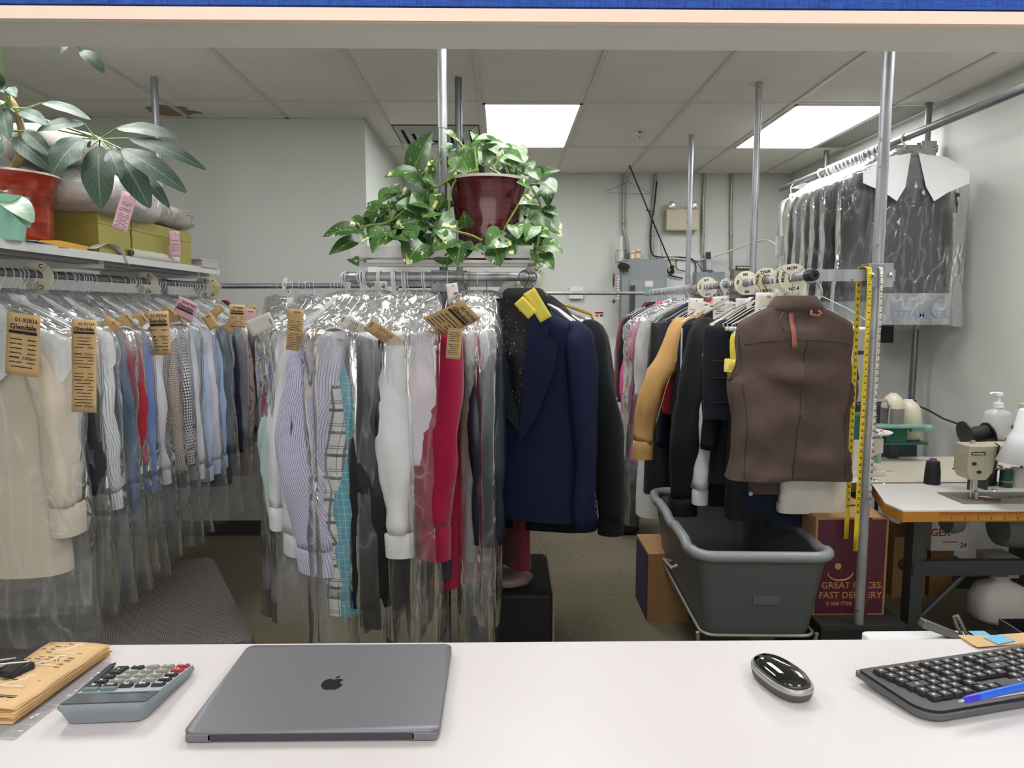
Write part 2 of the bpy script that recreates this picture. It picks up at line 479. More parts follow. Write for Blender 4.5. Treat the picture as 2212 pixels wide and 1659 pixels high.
# ================================================================ GARMENT TOOLKIT
def fab(name, col, rough=.85, weave=.25, sheen=0, var=.06, pat=None, spec=.3, crease=.35):
    """cloth: slight colour mottling, weave + crease bump, optional woven pattern in UV metres"""
    if name in _m: return _m[name]
    t = NT(name); c = rgb(col)
    dk = tuple(x*(1-var) for x in c[:3])+(1,); lt = tuple(min(1, x*(1+var)) for x in c[:3])+(1,)
    cc = t.ramp(t.noise(t.coord(), 9, 4), [(.3, dk), (.7, lt)])
    if pat:
        sp = t.n('ShaderNodeSeparateXYZ'); t.l(t.coord('UV'), sp.inputs[0])
        u, v = sp.outputs[0], sp.outputs[1]
        def band(co_, per, w, off=0.0):
            return t.math('LESS_THAN', t.math('FRACT', t.math('ADD', t.math('DIVIDE', co_, per), off+50)), w)
        for p in pat:
            k, pc = p[0], rgb(p[1])
            if k == 'u': f = band(u, p[2], p[3], p[4] if len(p) > 4 else 0)
            elif k == 'v': f = band(v, p[2], p[3], p[4] if len(p) > 4 else 0)
            elif k == 'check': f = t.math('MULTIPLY', t.math('ADD', band(u, p[2], .5), band(v, p[2], .5)), .5)
            elif k == 'hound':
                a, b = band(u, p[2], .5), band(v, p[2], .5); d = band(t.math('ADD', u, v), p[2]*.5, .5)
                f = t.math('MAXIMUM', t.math('MULTIPLY', a, b), t.math('MULTIPLY', d, t.math('ABSOLUTE', t.math('SUBTRACT', a, b))))
            elif k == 'mot': f = t.math('MULTIPLY', t.math('GREATER_THAN', t.noise(t.coord(), p[2], 4), p[3]), .8)
            if len(p) > 5: f = t.math('MULTIPLY', f, p[5])
            cc = t.mix(f, cc, pc)
    n = t.bump(t.noise(t.mapped((1, 1, .35)), 26, 4), crease, .006)
    n = t.bump(t.noise(t.mapped((1, 1, .5), rot=(.3, .5, 0)), 8, 3, .5, 'RIDGED_MULTIFRACTAL'), min(1, crease*.9), .012, n)
    n = t.bump(t.noise(t.coord(), 500, 1), weave, .0006, n)
    kw = {'Specular IOR Level': spec}
    if sheen: kw['Sheen Weight'] = sheen
    _m[name] = t.set(cc, rough, None, n, **kw)
    return _m[name]
def leather(name, col, rough=.38, sc=16, st=.7):
    if name in _m: return _m[name]
    t = NT(name)
    n = t.bump(t.noise(t.mapped((1,1,.5)), sc, 4, .6, 'RIDGED_MULTIFRACTAL'), st, .012)
    _m[name] = t.set(rgb(col), rough, None, t.bump(t.noise(t.coord(), 90, 3), .3, .001, n))
    return _m[name]
def film(name, haze=.05, tint=(.975,.98,.985), gl=.8, rough=.12, line=.22):
    """thin clear polythene: see-through, thin whitened fold lines, sparse crinkled glints"""
    t = NT(name); t.t.nodes.remove(t.b)
    tr = t.n('ShaderNodeBsdfTransparent'); tr.inputs[0].default_value = tint+(1,)
    df = t.n('ShaderNodeBsdfDiffuse'); df.inputs[0].default_value = (.86,.87,.90,1)
    gs = t.n('ShaderNodeBsdfGlossy'); gs.inputs[0].default_value = (1,1,1,1); gs.inputs['Roughness'].default_value = rough
    v = t.mapped((1,1,.5))
    def crease(vec, sc, p):
        f = t.math('ABSOLUTE', t.math('SUBTRACT', t.noise(vec, sc, 1, .6), .5))
        return t.math('POWER', t.math('MAXIMUM', t.math('SUBTRACT', 1.0, t.math('MULTIPLY', f, 2.0)), 0.0), p)
    sp_ = t.n('ShaderNodeSeparateXYZ'); t.l(t.coord(), sp_.inputs[0])
    topm = t.n('ShaderNodeMapRange'); t.l(sp_.outputs[2], topm.inputs[0]); topm.inputs[1].default_value = -.34; topm.inputs[2].default_value = -.14
    pm_ = t.n('ShaderNodeMapRange'); t.l(t.noise(v, 5.0, 1, .6), pm_.inputs[0]); pm_.inputs[1].default_value = .46; pm_.inputs[2].default_value = .62
    l1 = crease(t.mapped((1,1,.14)), 13, 26); l2 = crease(t.mapped((1,1,.6), rot=(.5,.4,.2)), 9, 30)
    l3 = t.math('MULTIPLY', crease(t.mapped((.3, 2.6, .9)), 15, 12), topm.outputs[0])
    patch = t.math('MULTIPLY', l2, pm_.outputs[0])
    lines = t.math('MAXIMUM', t.math('MAXIMUM', t.math('MULTIPLY', l1, .6), patch), l3)
    vo = t.n('ShaderNodeTexVoronoi', feature='DISTANCE_TO_EDGE'); t.l(t.mapped((1,1,.45), rot=(.2,.3,.4)), vo.inputs['Vector']); vo.inputs['Scale'].default_value = 24
    sh = t.math('MULTIPLY', vo.outputs['Distance'], t.math('MULTIPLY', pm_.outputs[0], pm_.outputs[0]))
    n = t.bump(t.math('ADD', t.math('MULTIPLY', lines, .0022), t.math('MULTIPLY', sh, .026)), 1.0, 1.0)
    t.l(n, gs.inputs['Normal'])
    lw = t.n('ShaderNodeFresnel'); lw.inputs[0].default_value = 1.42
    hz_ = t.math('ADD', t.math('MULTIPLY', lines, line), t.math('MULTIPLY_ADD', pm_.outputs[0], haze*.5, haze*.75))
    hz_ = t.math('ADD', hz_, t.math('MULTIPLY', topm.outputs[0], haze*5.0))
    m1 = t.n('ShaderNodeMixShader'); t.l(hz_, m1.inputs[0]); t.l(tr.outputs[0], m1.inputs[1]); t.l(df.outputs[0], m1.inputs[2])
    m2 = t.n('ShaderNodeMixShader'); t.l(t.math('MULTIPLY', lw.outputs[0], gl), m2.inputs[0]); t.l(m1.outputs[0], m2.inputs[1]); t.l(gs.outputs[0], m2.inputs[2])
    t.l(m2.outputs[0], t.out.inputs[0])
    return t.m
FILM = film('clear_poly_film', .06)
FILM_G = film('grey_poly_film', .15, (.93,.94,.95))
def tissue():
    t = NT('white_tissue_paper'); t.set((.86,.87,.89,1), .7, None, t.bump(t.noise(t.coord(), 30, 3), .4, .004))
    tr = t.n('ShaderNodeBsdfTransparent'); m1 = t.n('ShaderNodeMixShader'); m1.inputs[0].default_value = .9
    t.l(tr.outputs[0], m1.inputs[1]); t.l(t.b.outputs[0], m1.inputs[2]); t.l(m1.outputs[0], t.out.inputs[0]); return t.m
PAPER_W = tissue()
WIRE_W = mat('white_coated_wire', (226, 232, 242), .35)
WIRE_G = mat('bronze_wire', (150, 122, 60), .35, .8)
WIRE_D = mat('dark_wire', (84, 72, 60), .4, .7)
PLAS_W = mat('white_plastic', (236, 238, 240), .3)
KRAFT = mat('kraft_ticket_paper', (214, 180, 130), .8, var=.05)
PINKT = mat('pink_ticket_paper', (222, 178, 190), .8, var=.04)
WHTT = mat('white_ticket_paper', (232, 226, 220), .8, var=.04)
YELT = mat('yellow_note_paper', (236, 218, 90), .8)
INK = mat('printed_ink', (44, 40, 40), .8)
LINEW = mat('white_print', (240, 232, 216), .8)
BTN = mat('shirt_button', (225, 222, 214), .3)
BTND = mat('dark_button', (30, 32, 44), .3)

def rnd(a, b): return R.uniform(a, b)
def ering(c, ax, bx, a, b, n, e=.75):
    out = []
    for k in range(n):
        th = 2*PI*k/n+PI/2
        cx_, sy_ = math.cos(th), math.sin(th)
        p = math.copysign(abs(cx_)**e, cx_)*a; q = math.copysign(abs(sy_)**e, sy_)*b
        out.append(V(c)+ax*p+bx*q)
    return out
def disp(rg, seed, amp, f=(13, 13, 2.6), ramp=True, ridge=False, yonly=False):
    m = len(rg)
    for i, r in enumerate(rg):
        c = sum(r, V())/len(r)
        k = amp*(min(1, i/(m*.45)) if ramp else 1)
        for j, p in enumerate(r):
            d = p-c; d.z = 0
            d = d.normalized() if d.length > 1e-6 else V((0,0,0))
            if yonly: d.x *= .12
            q = V((p.x*f[0]+seed*7.3, p.y*f[1]-seed*3.1, p.z*f[2]+seed))
            h = noise.noise(q)+.4*noise.noise(q*2.3)
            if ridge: h = .5-abs(h)*1.6
            r[j] = p+d*h*k
    return rg
AX, AY = V((1,0,0)), V((0,1,0))
def body(secs, seed, n=34, rows=24, fold=.016, e=.7, f=(13,13,2.6), yonly=False):
    """secs: (z, half width, half thickness, y centre)"""
    ss = cr([s if len(s) == 4 else s+(0,) for s in secs], rows)
    rg = [ering((0, s[3], s[0]), AX, AY, max(s[1], .004), max(s[2], .004), n, e) for s in ss]
    return MB().rings(disp(rg, seed, fold, f, True, False, yonly), cap=(True, False))
def limb(path, seed, n=18, rows=20, fold=.012, e=.85):
    """path: (x,y,z, half x, half y); rings perpendicular to the path"""
    ss = cr(path, rows); rg = []
    for i, s in enumerate(ss):
        a = V(ss[max(i-1, 0)][:3]); b = V(ss[min(i+1, rows-1)][:3]); t = (b-a).normalized()
        side = (AY-t*AY.dot(t)).normalized(); o = t.cross(side)
        if o.x < 0: o = -o
        rg.append(ering(s[:3], o, side, max(s[3], .004), max(s[4], .004), n, e))
    return MB().rings(disp(rg, seed, fold*1.7, (19, 19, 5.5)), cap=(True, True))
# ---------------------------------------------------------------- hangers
def hanger_path(w=.205, drop=.18, low=.012, bar=True, hook=.021):
    pts = [(-hook, 0, -.012)]+[(hook*math.cos(a), 0, hook*math.sin(a)) for a in [PI-PI*i/7 for i in range(8)]]
    pts += [(hook*.8, 0, -.018), (.004, 0, -.034), (0, 0, -.045), (0, 0, -.074)]
    pts += [(.03, 0, -.085), (w*.55, 0, -.124), (w-.01, 0, -drop+.004), (w, 0, -drop), (w-.004, 0, -drop-low)]
    if bar:
        pts += [(w-.02, 0, -drop-low-.006), (0, 0, -drop-low-.008), (-w+.02, 0, -drop-low-.006)]
        pts += [(-w+.004, 0, -drop-low), (-w, 0, -drop), (-w+.01, 0, -drop+.004), (-w*.55, 0, -.124), (-.03, 0, -.085), (0, .001, -.072)]
    return pts
_hm = {}
def hanger(kind, loc, az, label, group=None, w=.205):
    """kind: wire white / gold / dark / plastic / tube (trouser bar)"""
    loc = V(loc)
    key = (kind, w)
    if key in _hm:
        o = _hm[key].copy(); COL.objects.link(o)
        for ch in _hm[key].children:
            c = ch.copy(); COL.objects.link(c); c.parent = o
    else:
        if kind == 'plastic':
            p = hanger_path(w, .185, .03, True, .024)
            o = MB().tube(p, .0048, 8).build('clothes_hanger', PLAS_W, smooth=60)
        else:
            m_ = {'white': WIRE_W, 'gold': WIRE_G, 'dark': WIRE_D, 'tube': WIRE_W, 'goldtube': WIRE_G}[kind]
            o = MB().tube(hanger_path(w), .0017, 6).build('clothes_hanger', m_, smooth=60)
            if 'tube' in kind:
                MB().tube([(-w+.012, 0, -.2), (w-.012, 0, -.2)], .0085, 10).build('card_tube', PLAS_W, o, smooth=50)
        _hm[key] = o
    o.location = loc+V((0, 0, .0)); o.rotation_euler = (0, 0, az)
    tag(o, label, 'hanger', group)
    return o
# ---------------------------------------------------------------- tickets
def ticket(parent, top, out=(0,-1,0), roll=0., w=.07, h=.17, m=KRAFT, num=None, lean=.12, shop=True, curl=.0, rows=14, name='ticket', small=False):
    """paper slip hanging below world point top, facing direction out"""
    out = V(out).normalized(); up = V((0,0,1))
    x = up.cross(out).normalized()*1.0
    yv = (up+out*lean).normalized()
    y2 = yv*math.cos(roll)+x*math.sin(roll)
    Mw = frame(top, x*math.cos(roll)-yv*math.sin(roll), y2)
    Pm = Matrix.Translation(parent.location) @ Matrix.Rotation(parent.rotation_euler.z, 4, 'Z')
    M = Pm.inverted() @ Mw
    s = R.random()
    def fn(u, v):
        b = -curl*(v*v)
        return M @ V(((u-.5)*w, -v*h, b+.0008*math.sin(u*7+s*9)))
    o = MB().grid(fn, 4, 8).build(name, m, parent, smooth=180, solid=.0004)
    if num is None: return o
    L = MB(); k = w/.07
    def at(x_, y_):
        v = -y_/h
        return M @ Matrix.Translation((x_, y_, -curl*v*v+.0016))
    put_text(L, num, .0125*k, at(.006*k, -.014*k), .0002)
    if shop: put_text(L, 'Glendale', .0155*k, at(0, -.029*k), .0005)
    def bar(x_, y_, ww, hh):
        v = -y_/h
        L.add([M @ V((x_+a*ww/2, y_+b*hh/2, -curl*v*v+.0016)) for a, b in ((-1,-1),(1,-1),(1,1),(-1,1))], [(0,1,2,3)])
    if shop: bar(0, -.040*k, w*.84, .007*k)
    if not small:
        y = -.055*k
        while y > -h+.012:
            q = R.random()
            if q < .3: bar(-w*.2, y, w*.36, .0022*k); bar(w*.27, y, w*.25, .0022*k)
            elif q < .75: bar(0, y, w*rnd(.5, .8), .0022*k)
            elif q < .9: put_text(L, '3:00pm', .010*k, at(w*.2, y)); bar(-w*.24, y, w*.3, .003*k)
            y -= .0098*k
    L.build('lettering', INK, o)
    if not small and m is not WHTT:
        H = MB()
        for yy in (-.07*k, -h*.82):
            if yy > -h+.03:
                v = -yy/h; zz = -curl*v*v+.0019
                pts = [(-.02,0),(.0,.014),(.02,0),(-.02,0)]
                H.tube([M @ V((a*k, yy+b*k, zz)) for a, b in pts], .0005, 4)
                H.tube([M @ V((a*k, yy+b*k, zz)) for a, b in [(0,.014),(.001,.018),(.005,.022),(.001,.027),(-.004,.024)]], .0005, 4)
        if H.v: H.build('hanger_print', LINEW, o)
    return o
# ---------------------------------------------------------------- covers
def cover(loc, az, L, label, seed, w=.29, d=.10, m=FILM, group=None, cape=False, top=-.05, flare=1.06, wr=.014, cy_=0, cape_m=PAPER_W):
    t = thing('garment_cover', label, 'garment cover', loc, az, group)
    secs = [(top,.018,.016,cy_),(top-.014,.065,.055,cy_),(top-.04,.098,max(.07,d*.72),cy_),(top-.08,.16,d*.86,cy_),(top-.125,w*.8,d*.95,cy_),(top-.17,w*.98,d,cy_),(-.36,w,d*1.02,cy_),(-.6,w*.99,d,cy_),(-L*.85,w*flare*.98,d*.95,cy_),(-L,w*flare,d*.9,cy_)]
    n, rows = 46, 46
    ss = cr(secs, rows)
    rg = [ering((0, s[3], s[0]), AX, AY, s[1], s[2], n, .72) for s in ss]
    disp(rg, seed, wr, (17, 17, 4), False, True)
    for i, r in enumerate(rg):        # vertical pleats and ragged hem
        for j, p in enumerate(r):
            r[j] = p+V((0, 0, (.03*noise.noise(V((p.x*5, p.y*5, seed))) if i > rows*.8 else 0)*(i/rows)))
    MB().rings(rg, cap=(False, False)).build('film', m, t, smooth=180)
    if cape:
        cl = cape if cape is not True else .25
        cs = [(top-.004,.016,.014,cy_),(top-.018,.062,.052,cy_),(top-.043,.093,max(.067,d*.69),cy_),(top-.083,.152,d*.83,cy_),(top-.128,w*.765,d*.91,cy_),(top-.17,w*.93,d*.96,cy_),(-cl,w*.95,d*.96,cy_)]
        rg = [ering((0, s[3], s[0]), AX, AY, s[1], s[2], 30, .72) for s in cr(cs, 14)]
        disp(rg, seed+.3, .01, (14,14,6), False)
        for i, r in enumerate(rg):
            if i > 9:
                for j, p in enumerate(r): r[j] = p+V((0, 0, (i-9)/4*(.10*noise.noise(V((p.x*7+seed, p.y*9, seed)))+.05*abs(p.x)/w)))
        MB().rings(rg, cap=(False, False)).build('paper_cape', cape_m, t, smooth=180)
    return t
# ---------------------------------------------------------------- garments
def garment(name, label, cat, loc, az, m, L=.80, group=None, sl=.62, slw=.075, thick=.055, w=.2, elbow=0., cuff=None, cuffm=None, collar='shirt', trim=None, seed=None, fold=.016, sleeves=(1,-1), outw=.02, flare=1.08, btn=None, slx=.038, hemband=None, bulge=1.0, dz=.015):
    seed = R.random()*50 if seed is None else seed
    t = thing(name, label, cat, loc, az, group)
    secs = [(-.078,.05,.042),(-.098,.078,.05),(-.132,.132,thick*.95),(-.168,w*.9,thick),(-.20,w*1.0,thick),(-.3,w*.99,thick*1.08),(-.48,w*.97,thick*1.1),(-L*.85,w*flare*.98,thick*1.15),(-L,w*flare,thick*1.2)]
    body(secs, seed, fold=fold).build('body', m, t, smooth=180)
    for s in sleeves:
        e = elbow if s == 1 else elbow*.4
        x0 = w*.9
        z1 = -.15-sl
        p = [(x0-.02,0,-.158,.012,.03),(x0+.004,e*.02,-.182,slx*.8,.055),(x0+.02,e*.2,-.235,slx,slw),(x0+.03+outw*.3,e*.65,-.15-sl*.35,slx,slw*1.02*bulge),(x0+.03+outw*.8,e,-.15-sl*.58,slx*.95,slw*.95*bulge),(x0+.03+outw*.9,e*.7,-.15-sl*.8,slx*.9,slw*.82*bulge),(x0+.03+outw,e*.35,z1,slx*.8,slw*.72)]
        p = [(s*q[0],)+q[1:] for q in p]
        limb(p, seed+s).build('sleeve', m, t, smooth=180)
        if cuff:
            c = p[-1]; a_, b_ = c[3]*1.02+.002, c[4]*1.03
            q = [(c[0],c[1],z1+.004,a_*.9,b_*.9),(c[0],c[1],z1-.004,a_,b_),(c[0],c[1]-e*.08,z1-cuff*.5,a_,b_*.98),(c[0],c[1]-e*.14,z1-cuff,a_,b_*.97)]
            rg = [ering(k[:3], AX, AY, k[3], k[4], 20, .8) for k in q]
            co_ = MB().rings(rg, cap=(False, True)).build('cuff', cuffm or m, t, smooth=50)
            if btn and s == 1:
                MB().lathe([(.0055,0),(.0055,.002),(.003,.003),(.001,.003)], c=(c[0]+a_, c[1]-b_*.55, z1-cuff*.6), M=Matrix.Rotation(PI/2, 4, 'Y'), n=12).build('button', btn, co_)
    if collar == 'shirt':
        rg = [ering((0, 0, z), AX, AY, a, b, 22, .9) for z, a, b in ((-.094,.062,.05),(-.072,.055,.046),(-.056,.05,.044),(-.062,.058,.052),(-.092,.078,.062))]
        MB().rings(rg, cap=(False, False)).build('collar', cuffm or m, t, smooth=60, solid=.0015)
    elif collar == 'stand':
        rg = [ering((0, 0, z), AX, AY, a, b, 22, .9) for z, a, b in ((-.1,.075,.055),(-.075,.06,.05),(-.045,.056,.047))]
        MB().rings(rg, cap=(False, False)).build('collar', trim or m, t, smooth=60, solid=.003)
    elif collar == 'fur':
        rg = [ering((0, 0, z), AX, AY, a, b, 26, .9) for z, a, b in ((-.14,.12,.07),(-.10,.105,.075),(-.07,.08,.065),(-.055,.05,.045))]
        MB().rings(disp(rg, seed, .012, (60,60,60), False), cap=(False, True)).build('collar', trim or m, t, smooth=180)
    if hemband:
        z0 = -L; rg = [ering((0, 0, z), AX, AY, w*flare*k, thick*1.2*k+.002, 34, .7) for z, k in ((z0+.045,1.0),(z0+.04,1.02),(z0,1.0))]
        MB().rings(rg, cap=(False, False)).build('hem_band', trim or m, t, smooth=60, solid=.002)
    for ch in t.children: ch.location.z -= dz
    return t
def folded(name, label, cat, loc, az, m, L=.62, w=.17, thick=.024, seed=None, top=-.188, group=None, hem=True, cy_=0, flare=.97):
    """trousers folded over a hanger bar"""
    seed = R.random()*50 if seed is None else seed
    t = thing(name, label, cat, loc, az, group)
    secs = [(top,w*.96,.006,cy_),(top-.012,w*.99,thick*.8,cy_),(top-.05,w,thick,cy_),(-.35,w,thick*1.1,cy_),(-.5,w*.99,thick*1.2,cy_),(-L,w*flare,thick*1.25,cy_)]
    body(secs, seed, 32, 18, .008, .5, (11, 11, 2)).build('folded_legs', m, t, smooth=180)
    if hem:
        rg = [ering((0, cy_, z), AX, AY, w*flare*k+.001, thick*1.25+.002*k, 32, .5) for z, k in ((-L+.035,1),(-L+.03,1.005),(-L-.002,1.005))]
        MB().rings(rg, cap=(False, True)).build('hem', m, t, smooth=50)
    return t
def disc(px_y, rail_pt, word, label, R_=.056, m=None, tilt=0):
    """flat divider disc slid on a rail; faces -Y"""
    m = m or mat('cream_divider_plastic', (232, 226, 205), .4)
    t = thing('divider_disc', label, 'divider disc', rail_pt, tilt, 'rail divider discs')
    mb = MB(); n = 40; ro, ri = R_, .0195
    vs = []; fs = []
    for y in (-.0015, .0015):
        for r in (ri, ro):
            for k in range(n):
                a = 2*PI*k/n; vs.append((r*math.cos(a), y, r*math.sin(a)-.004))
    for k in range(n):
        k2 = (k+1) % n
        fs += [(k, n+k, n+k2, k2), (2*n+k2, 3*n+k2, 3*n+k, 2*n+k), (n+k, 3*n+k, 3*n+k2, n+k2), (k2, 2*n+k2, 2*n+k, k)]
    mb.add(vs, fs); mb.build('plate', m, t)
    L = MB()
    for i, a in enumerate((0.15, PI/2-.1, PI+.1) if len(word) > 2 else (.35, -PI/2+.2, PI-.3)):
        rr = (ro+ri)/2+.001
        d = V((math.sin(a), 0, math.cos(a))) if len(word) < 3 else V((-math.sin(a), 0, math.cos(a)))
        M = frame(d*rr+V((0,-.0022,-.004)), d.cross(V((0,1,0)))*-1, d)
        xx = V((d.z, 0, -d.x))
        M = frame(d*rr+V((0,-.0019,-.004)), xx, d)
        put_text(L, word, .0165 if len(word) > 2 else .021, M, .0006, lift=.0003)
    for a in (.8, 2.5, -1.6):
        d = V((math.cos(a), 0, math.sin(a))); sd = V((-d.z, 0, d.x))*.0007
        p, q = d*ri, d*ro
        L.add([p+sd+V((0,-.0021,-.004)), p-sd+V((0,-.0021,-.004)), q-sd+V((0,-.0021,-.004)), q+sd+V((0,-.0021,-.004))], [(0,1,2,3)])
    L.build('lettering', INK, t)
    return t
# ================================================================ FABRICS
C = {}
C['beige'] = fab('beige_linen', (214, 202, 184))
C['char'] = fab('charcoal_wool', (52, 54, 60))
C['stripe'] = fab('white_cotton_dark_stripe', (228, 229, 233), pat=[('u', (88, 90, 104), .0125, .14)])
C['denim'] = fab('washed_denim', (84, 106, 134), var=.18)
C['red'] = fab('red_cloth', (170, 44, 62))
C['peri'] = fab('periwinkle_cotton', (112, 136, 200))
C['ltblue'] = fab('light_blue_cotton', (186, 202, 232))
C['white'] = fab('white_cotton', (230, 231, 236))
C['white2'] = fab('soft_white_cotton', (222, 220, 226))
C['hound'] = fab('brown_houndstooth_wool', (220, 208, 196), pat=[('hound', (110, 84, 72), .009)])
C['ging'] = fab('black_gingham_cotton', (236, 236, 238), pat=[('check', (28, 28, 34), .013)])
C['lav'] = fab('white_cotton_lavender', (222, 218, 234))
C['sky'] = fab('sky_cotton', (160, 184, 224))
C['puff'] = leather('slate_quilted_nylon', (84, 98, 112), .4, 11, .6)
C['navy'] = fab('dark_navy_wool', (22, 28, 48))
C['grey'] = fab('mid_grey_wool', (112, 114, 120))
C['fur'] = fab('pinkish_fake_fur', (178, 150, 142), pat=[('mot', (96, 82, 82), 26, .56)], crease=.9)
C['blk'] = leather('black_leather', (20, 21, 24), .32)
C['tanw'] = fab('tan_wool', (156, 118, 88))
C['maroon'] = fab('maroon_velvet', (104, 22, 40), sheen=.4)
C['mint'] = fab('pale_mint_cotton', (186, 208, 206))
C['mint2'] = fab('pale_mint_jersey', (176, 206, 200))
C['purple'] = fab('purple_pinstripe_cotton', (216, 212, 236), pat=[('u', (92, 84, 150), .0105, .2)], var=.02)
C['plaid'] = fab('grey_plaid_cotton', (216, 214, 214), pat=[('u', (120, 120, 128), .07, .16), ('v', (92, 94, 106), .08, .14), ('v', (60, 62, 72), .08, .03, .25), ('u', (52, 54, 62), .07, .03, .3), ('v', (110, 110, 118), .08, .03, .35)])
C['teal'] = fab('teal_grid_cotton', (84, 162, 182), pat=[('u', (190, 218, 222), .024, .05), ('v', (190, 218, 222), .024, .05)])
C['wool_b'] = leather('glossy_black_coat_cloth', (20, 21, 25), .42, 20, .4)
C['pinkw'] = fab('pale_pink_cotton', (232, 220, 230))
C['crim'] = fab('crimson_fleece', (152, 5, 58), .9, .4, .3)
C['gwool'] = fab('pale_grey_wool', (134, 137, 143))
C['npuff'] = leather('navy_nylon', (24, 30, 46), .34, 12, .6)
C['blaz'] = fab('navy_suiting', (25, 31, 58), .8, .2, 0, .03, crease=.12, spec=.15)
C['lin'] = fab('black_print_lining', (16, 17, 22), .35, pat=[('mot', (150, 160, 176), 75, .66)])
C['hood'] = fab('black_fleece', (15, 17, 23), .95, .5, .05)
C['sherpa'] = fab('black_sherpa', (34, 35, 41), .98, 1.0, .1, crease=1.0)
C['cream'] = fab('cream_white_satin', (232, 230, 226), .5)
C['gold'] = mat('gold_braid', (176, 136, 62), .35, .7, bump=(120, .8, .003))
C['tan'] = fab('camel_canvas', (214, 168, 106), var=.05)
C['nylon'] = leather('black_garment_bag_nylon', (40, 41, 44), .42, 9, .6)
C['inky'] = fab('ink_navy_twill', (26, 30, 44))
C['blkt'] = fab('black_twill', (20, 21, 24), .7)
C['bden'] = fab('black_denim', (26, 29, 36), pat=None)
C['brown'] = fab('brown_linen', (90, 75, 68), .8, .5, 0, .10, crease=.9)
C['wden'] = fab('off_white_denim', (222, 217, 208))
C['lgrey'] = fab('light_grey_jersey', (206, 209, 214))
C['pink'] = fab('bright_pink_cloth', (220, 96, 150))
C['dots'] = fab('yellow_dot_cotton', (234, 212, 84), pat=[('mot', (245, 240, 222), 30, .58)])
C['suit'] = fab('black_suit_wool', (54, 55, 57), .6, crease=.5)
C['dkden'] = fab('dark_indigo_denim', (26, 34, 54))

def ry(u):        # left rail point at distance Y
    return V((-1.715+.047*(u-1.7), u, RZ))
def lab(prefix, short): return prefix+' '+short
def hang(short, kind, loc, az, cov=None, L=1.15, hk=None, **kw):
    """hanger (+ cover) for the garment described by short"""
    hanger(kind, loc, az, {'white':'white wire hanger', 'gold':'bronze wire hanger', 'dark':'dark wire hanger', 'plastic':'white plastic hanger', 'tube':'white wire trouser hanger', 'goldtube':'bronze trouser hanger'}[kind]+' carrying the '+short, 'hangers carrying clothes')
    if cov is not None:
        return cover(loc, az, L, 'clear plastic cover over the '+short, R.random()*60, group='clear plastic garment covers', **cov)
# ---------------------------------------------------------------- LEFT RACK
def LG(y, mk, short, L, cov=True, cape=True, kind='white', hk='white', az=0, d=.06, covL=1.15, cw=.29, **kw):
    kw['slw'] = min(kw.get('slw', .05), .052) if y > 2.4 else kw.get('slw', .075)
    kw.setdefault('slx', .055); kw.setdefault('thick', .042); kw['fold'] = .012
    p = ry(y)
    cat = kw.pop('cat', 'shirt'); nm = kw.pop('nm', 'shirt')
    g_ = garment(nm, short+' hanging on the left rail', cat, p, az, C[mk], L, 'clothes on the left rail', **kw)
    cv = hang(short, hk, p, az, dict(w=cw, d=d, cape=cape) if cov else None, covL)
    return g_, cv
_, cA = LG(2.33, 'beige', 'beige linen coat nearest on the left', .98, cape=.36, cw=.31, hk='plastic', nm='coat', cat='coat', sl=.60, slw=.085, thick=.065, w=.21, cuff=.10, flare=1.12, d=.10, covL=1.22)
LG(2.47, 'char', 'dark grey jacket behind the beige coat', .78, nm='jacket', cat='jacket', sl=.6, covL=1.2)
_, cB = LG(2.58, 'stripe', 'white shirt with thin dark stripes', .82, cape=.36, cuff=.065, slw=.085, elbow=-.03, covL=1.22)
LG(2.69, 'denim', 'faded denim shirt', .86, cuff=.06, covL=1.2)
LG(2.745, 'red', 'red top squeezed behind the denim shirt', .8, cuff=.05, sl=.5, w=.215, d=.06)
LG(2.82, 'peri', 'periwinkle blue shirt with bright lower half', .92, cuff=.06, slw=.08, cape=True, covL=1.2)
LG(2.93, 'white2', 'white shirt hanging left of the brown houndstooth jacket', .80, cuff=.06, slw=.085, elbow=-.03, covL=1.16)
LG(3.03, 'hound', 'brown houndstooth jacket', .78, nm='jacket', cat='jacket', sl=.66)
_, cC = LG(3.13, 'ging', 'black and white gingham shirt', .78, cuff=.06, sl=.58, slw=.085)
LG(3.22, 'white', 'white shirt hanging right of the gingham shirt', .84, cuff=.07, slw=.085, sl=.66)
LG(3.31, 'ltblue', 'light blue shirt right of the gingham', .82, cuff=.065, sl=.66, cov=False, dz=.05)
LG(3.39, 'lav', 'pale lavender shirt with lavender cuff', .82, cuff=.065, cuffm=C['ltblue'], sl=.68)
LG(3.47, 'sky', 'sky blue shirt before the slate puffer', .8, cuff=.06, sl=.64, cov=False, dz=.05)
LG(3.56, 'puff', 'slate grey quilted puffer jacket', .84, nm='jacket', cat='jacket', thick=.065, sl=.64, collar='stand')
LG(3.66, 'navy', 'dark navy overcoat', .98, nm='coat', cat='coat', thick=.06, sl=.66, cov=False, dz=.05)
LG(3.74, 'grey', 'mid grey wool coat', .95, nm='coat', cat='coat')
LG(3.82, 'fur', 'pinkish fur coat', .82, nm='coat', cat='coat', thick=.07, slw=.085, collar='fur', d=.09, cov=False, dz=.05)
LG(3.90, 'blk', 'black leather jacket beside the pinkish fur coat', .82, nm='jacket', cat='jacket')
LG(3.96, 'tanw', 'brown wool coat at the far end', 1.0, nm='coat', cat='coat', cov=False, dz=.05)
LG(4.02, 'white', 'white blouse at the far end', .82, cov=False, dz=.05)
LG(4.07, 'maroon', 'maroon top at the far end', .8, cov=False)
hanger('plastic', ry(2.385), 0, 'white plastic hanger whose bare end pokes out beside the beige coat', None, .262)
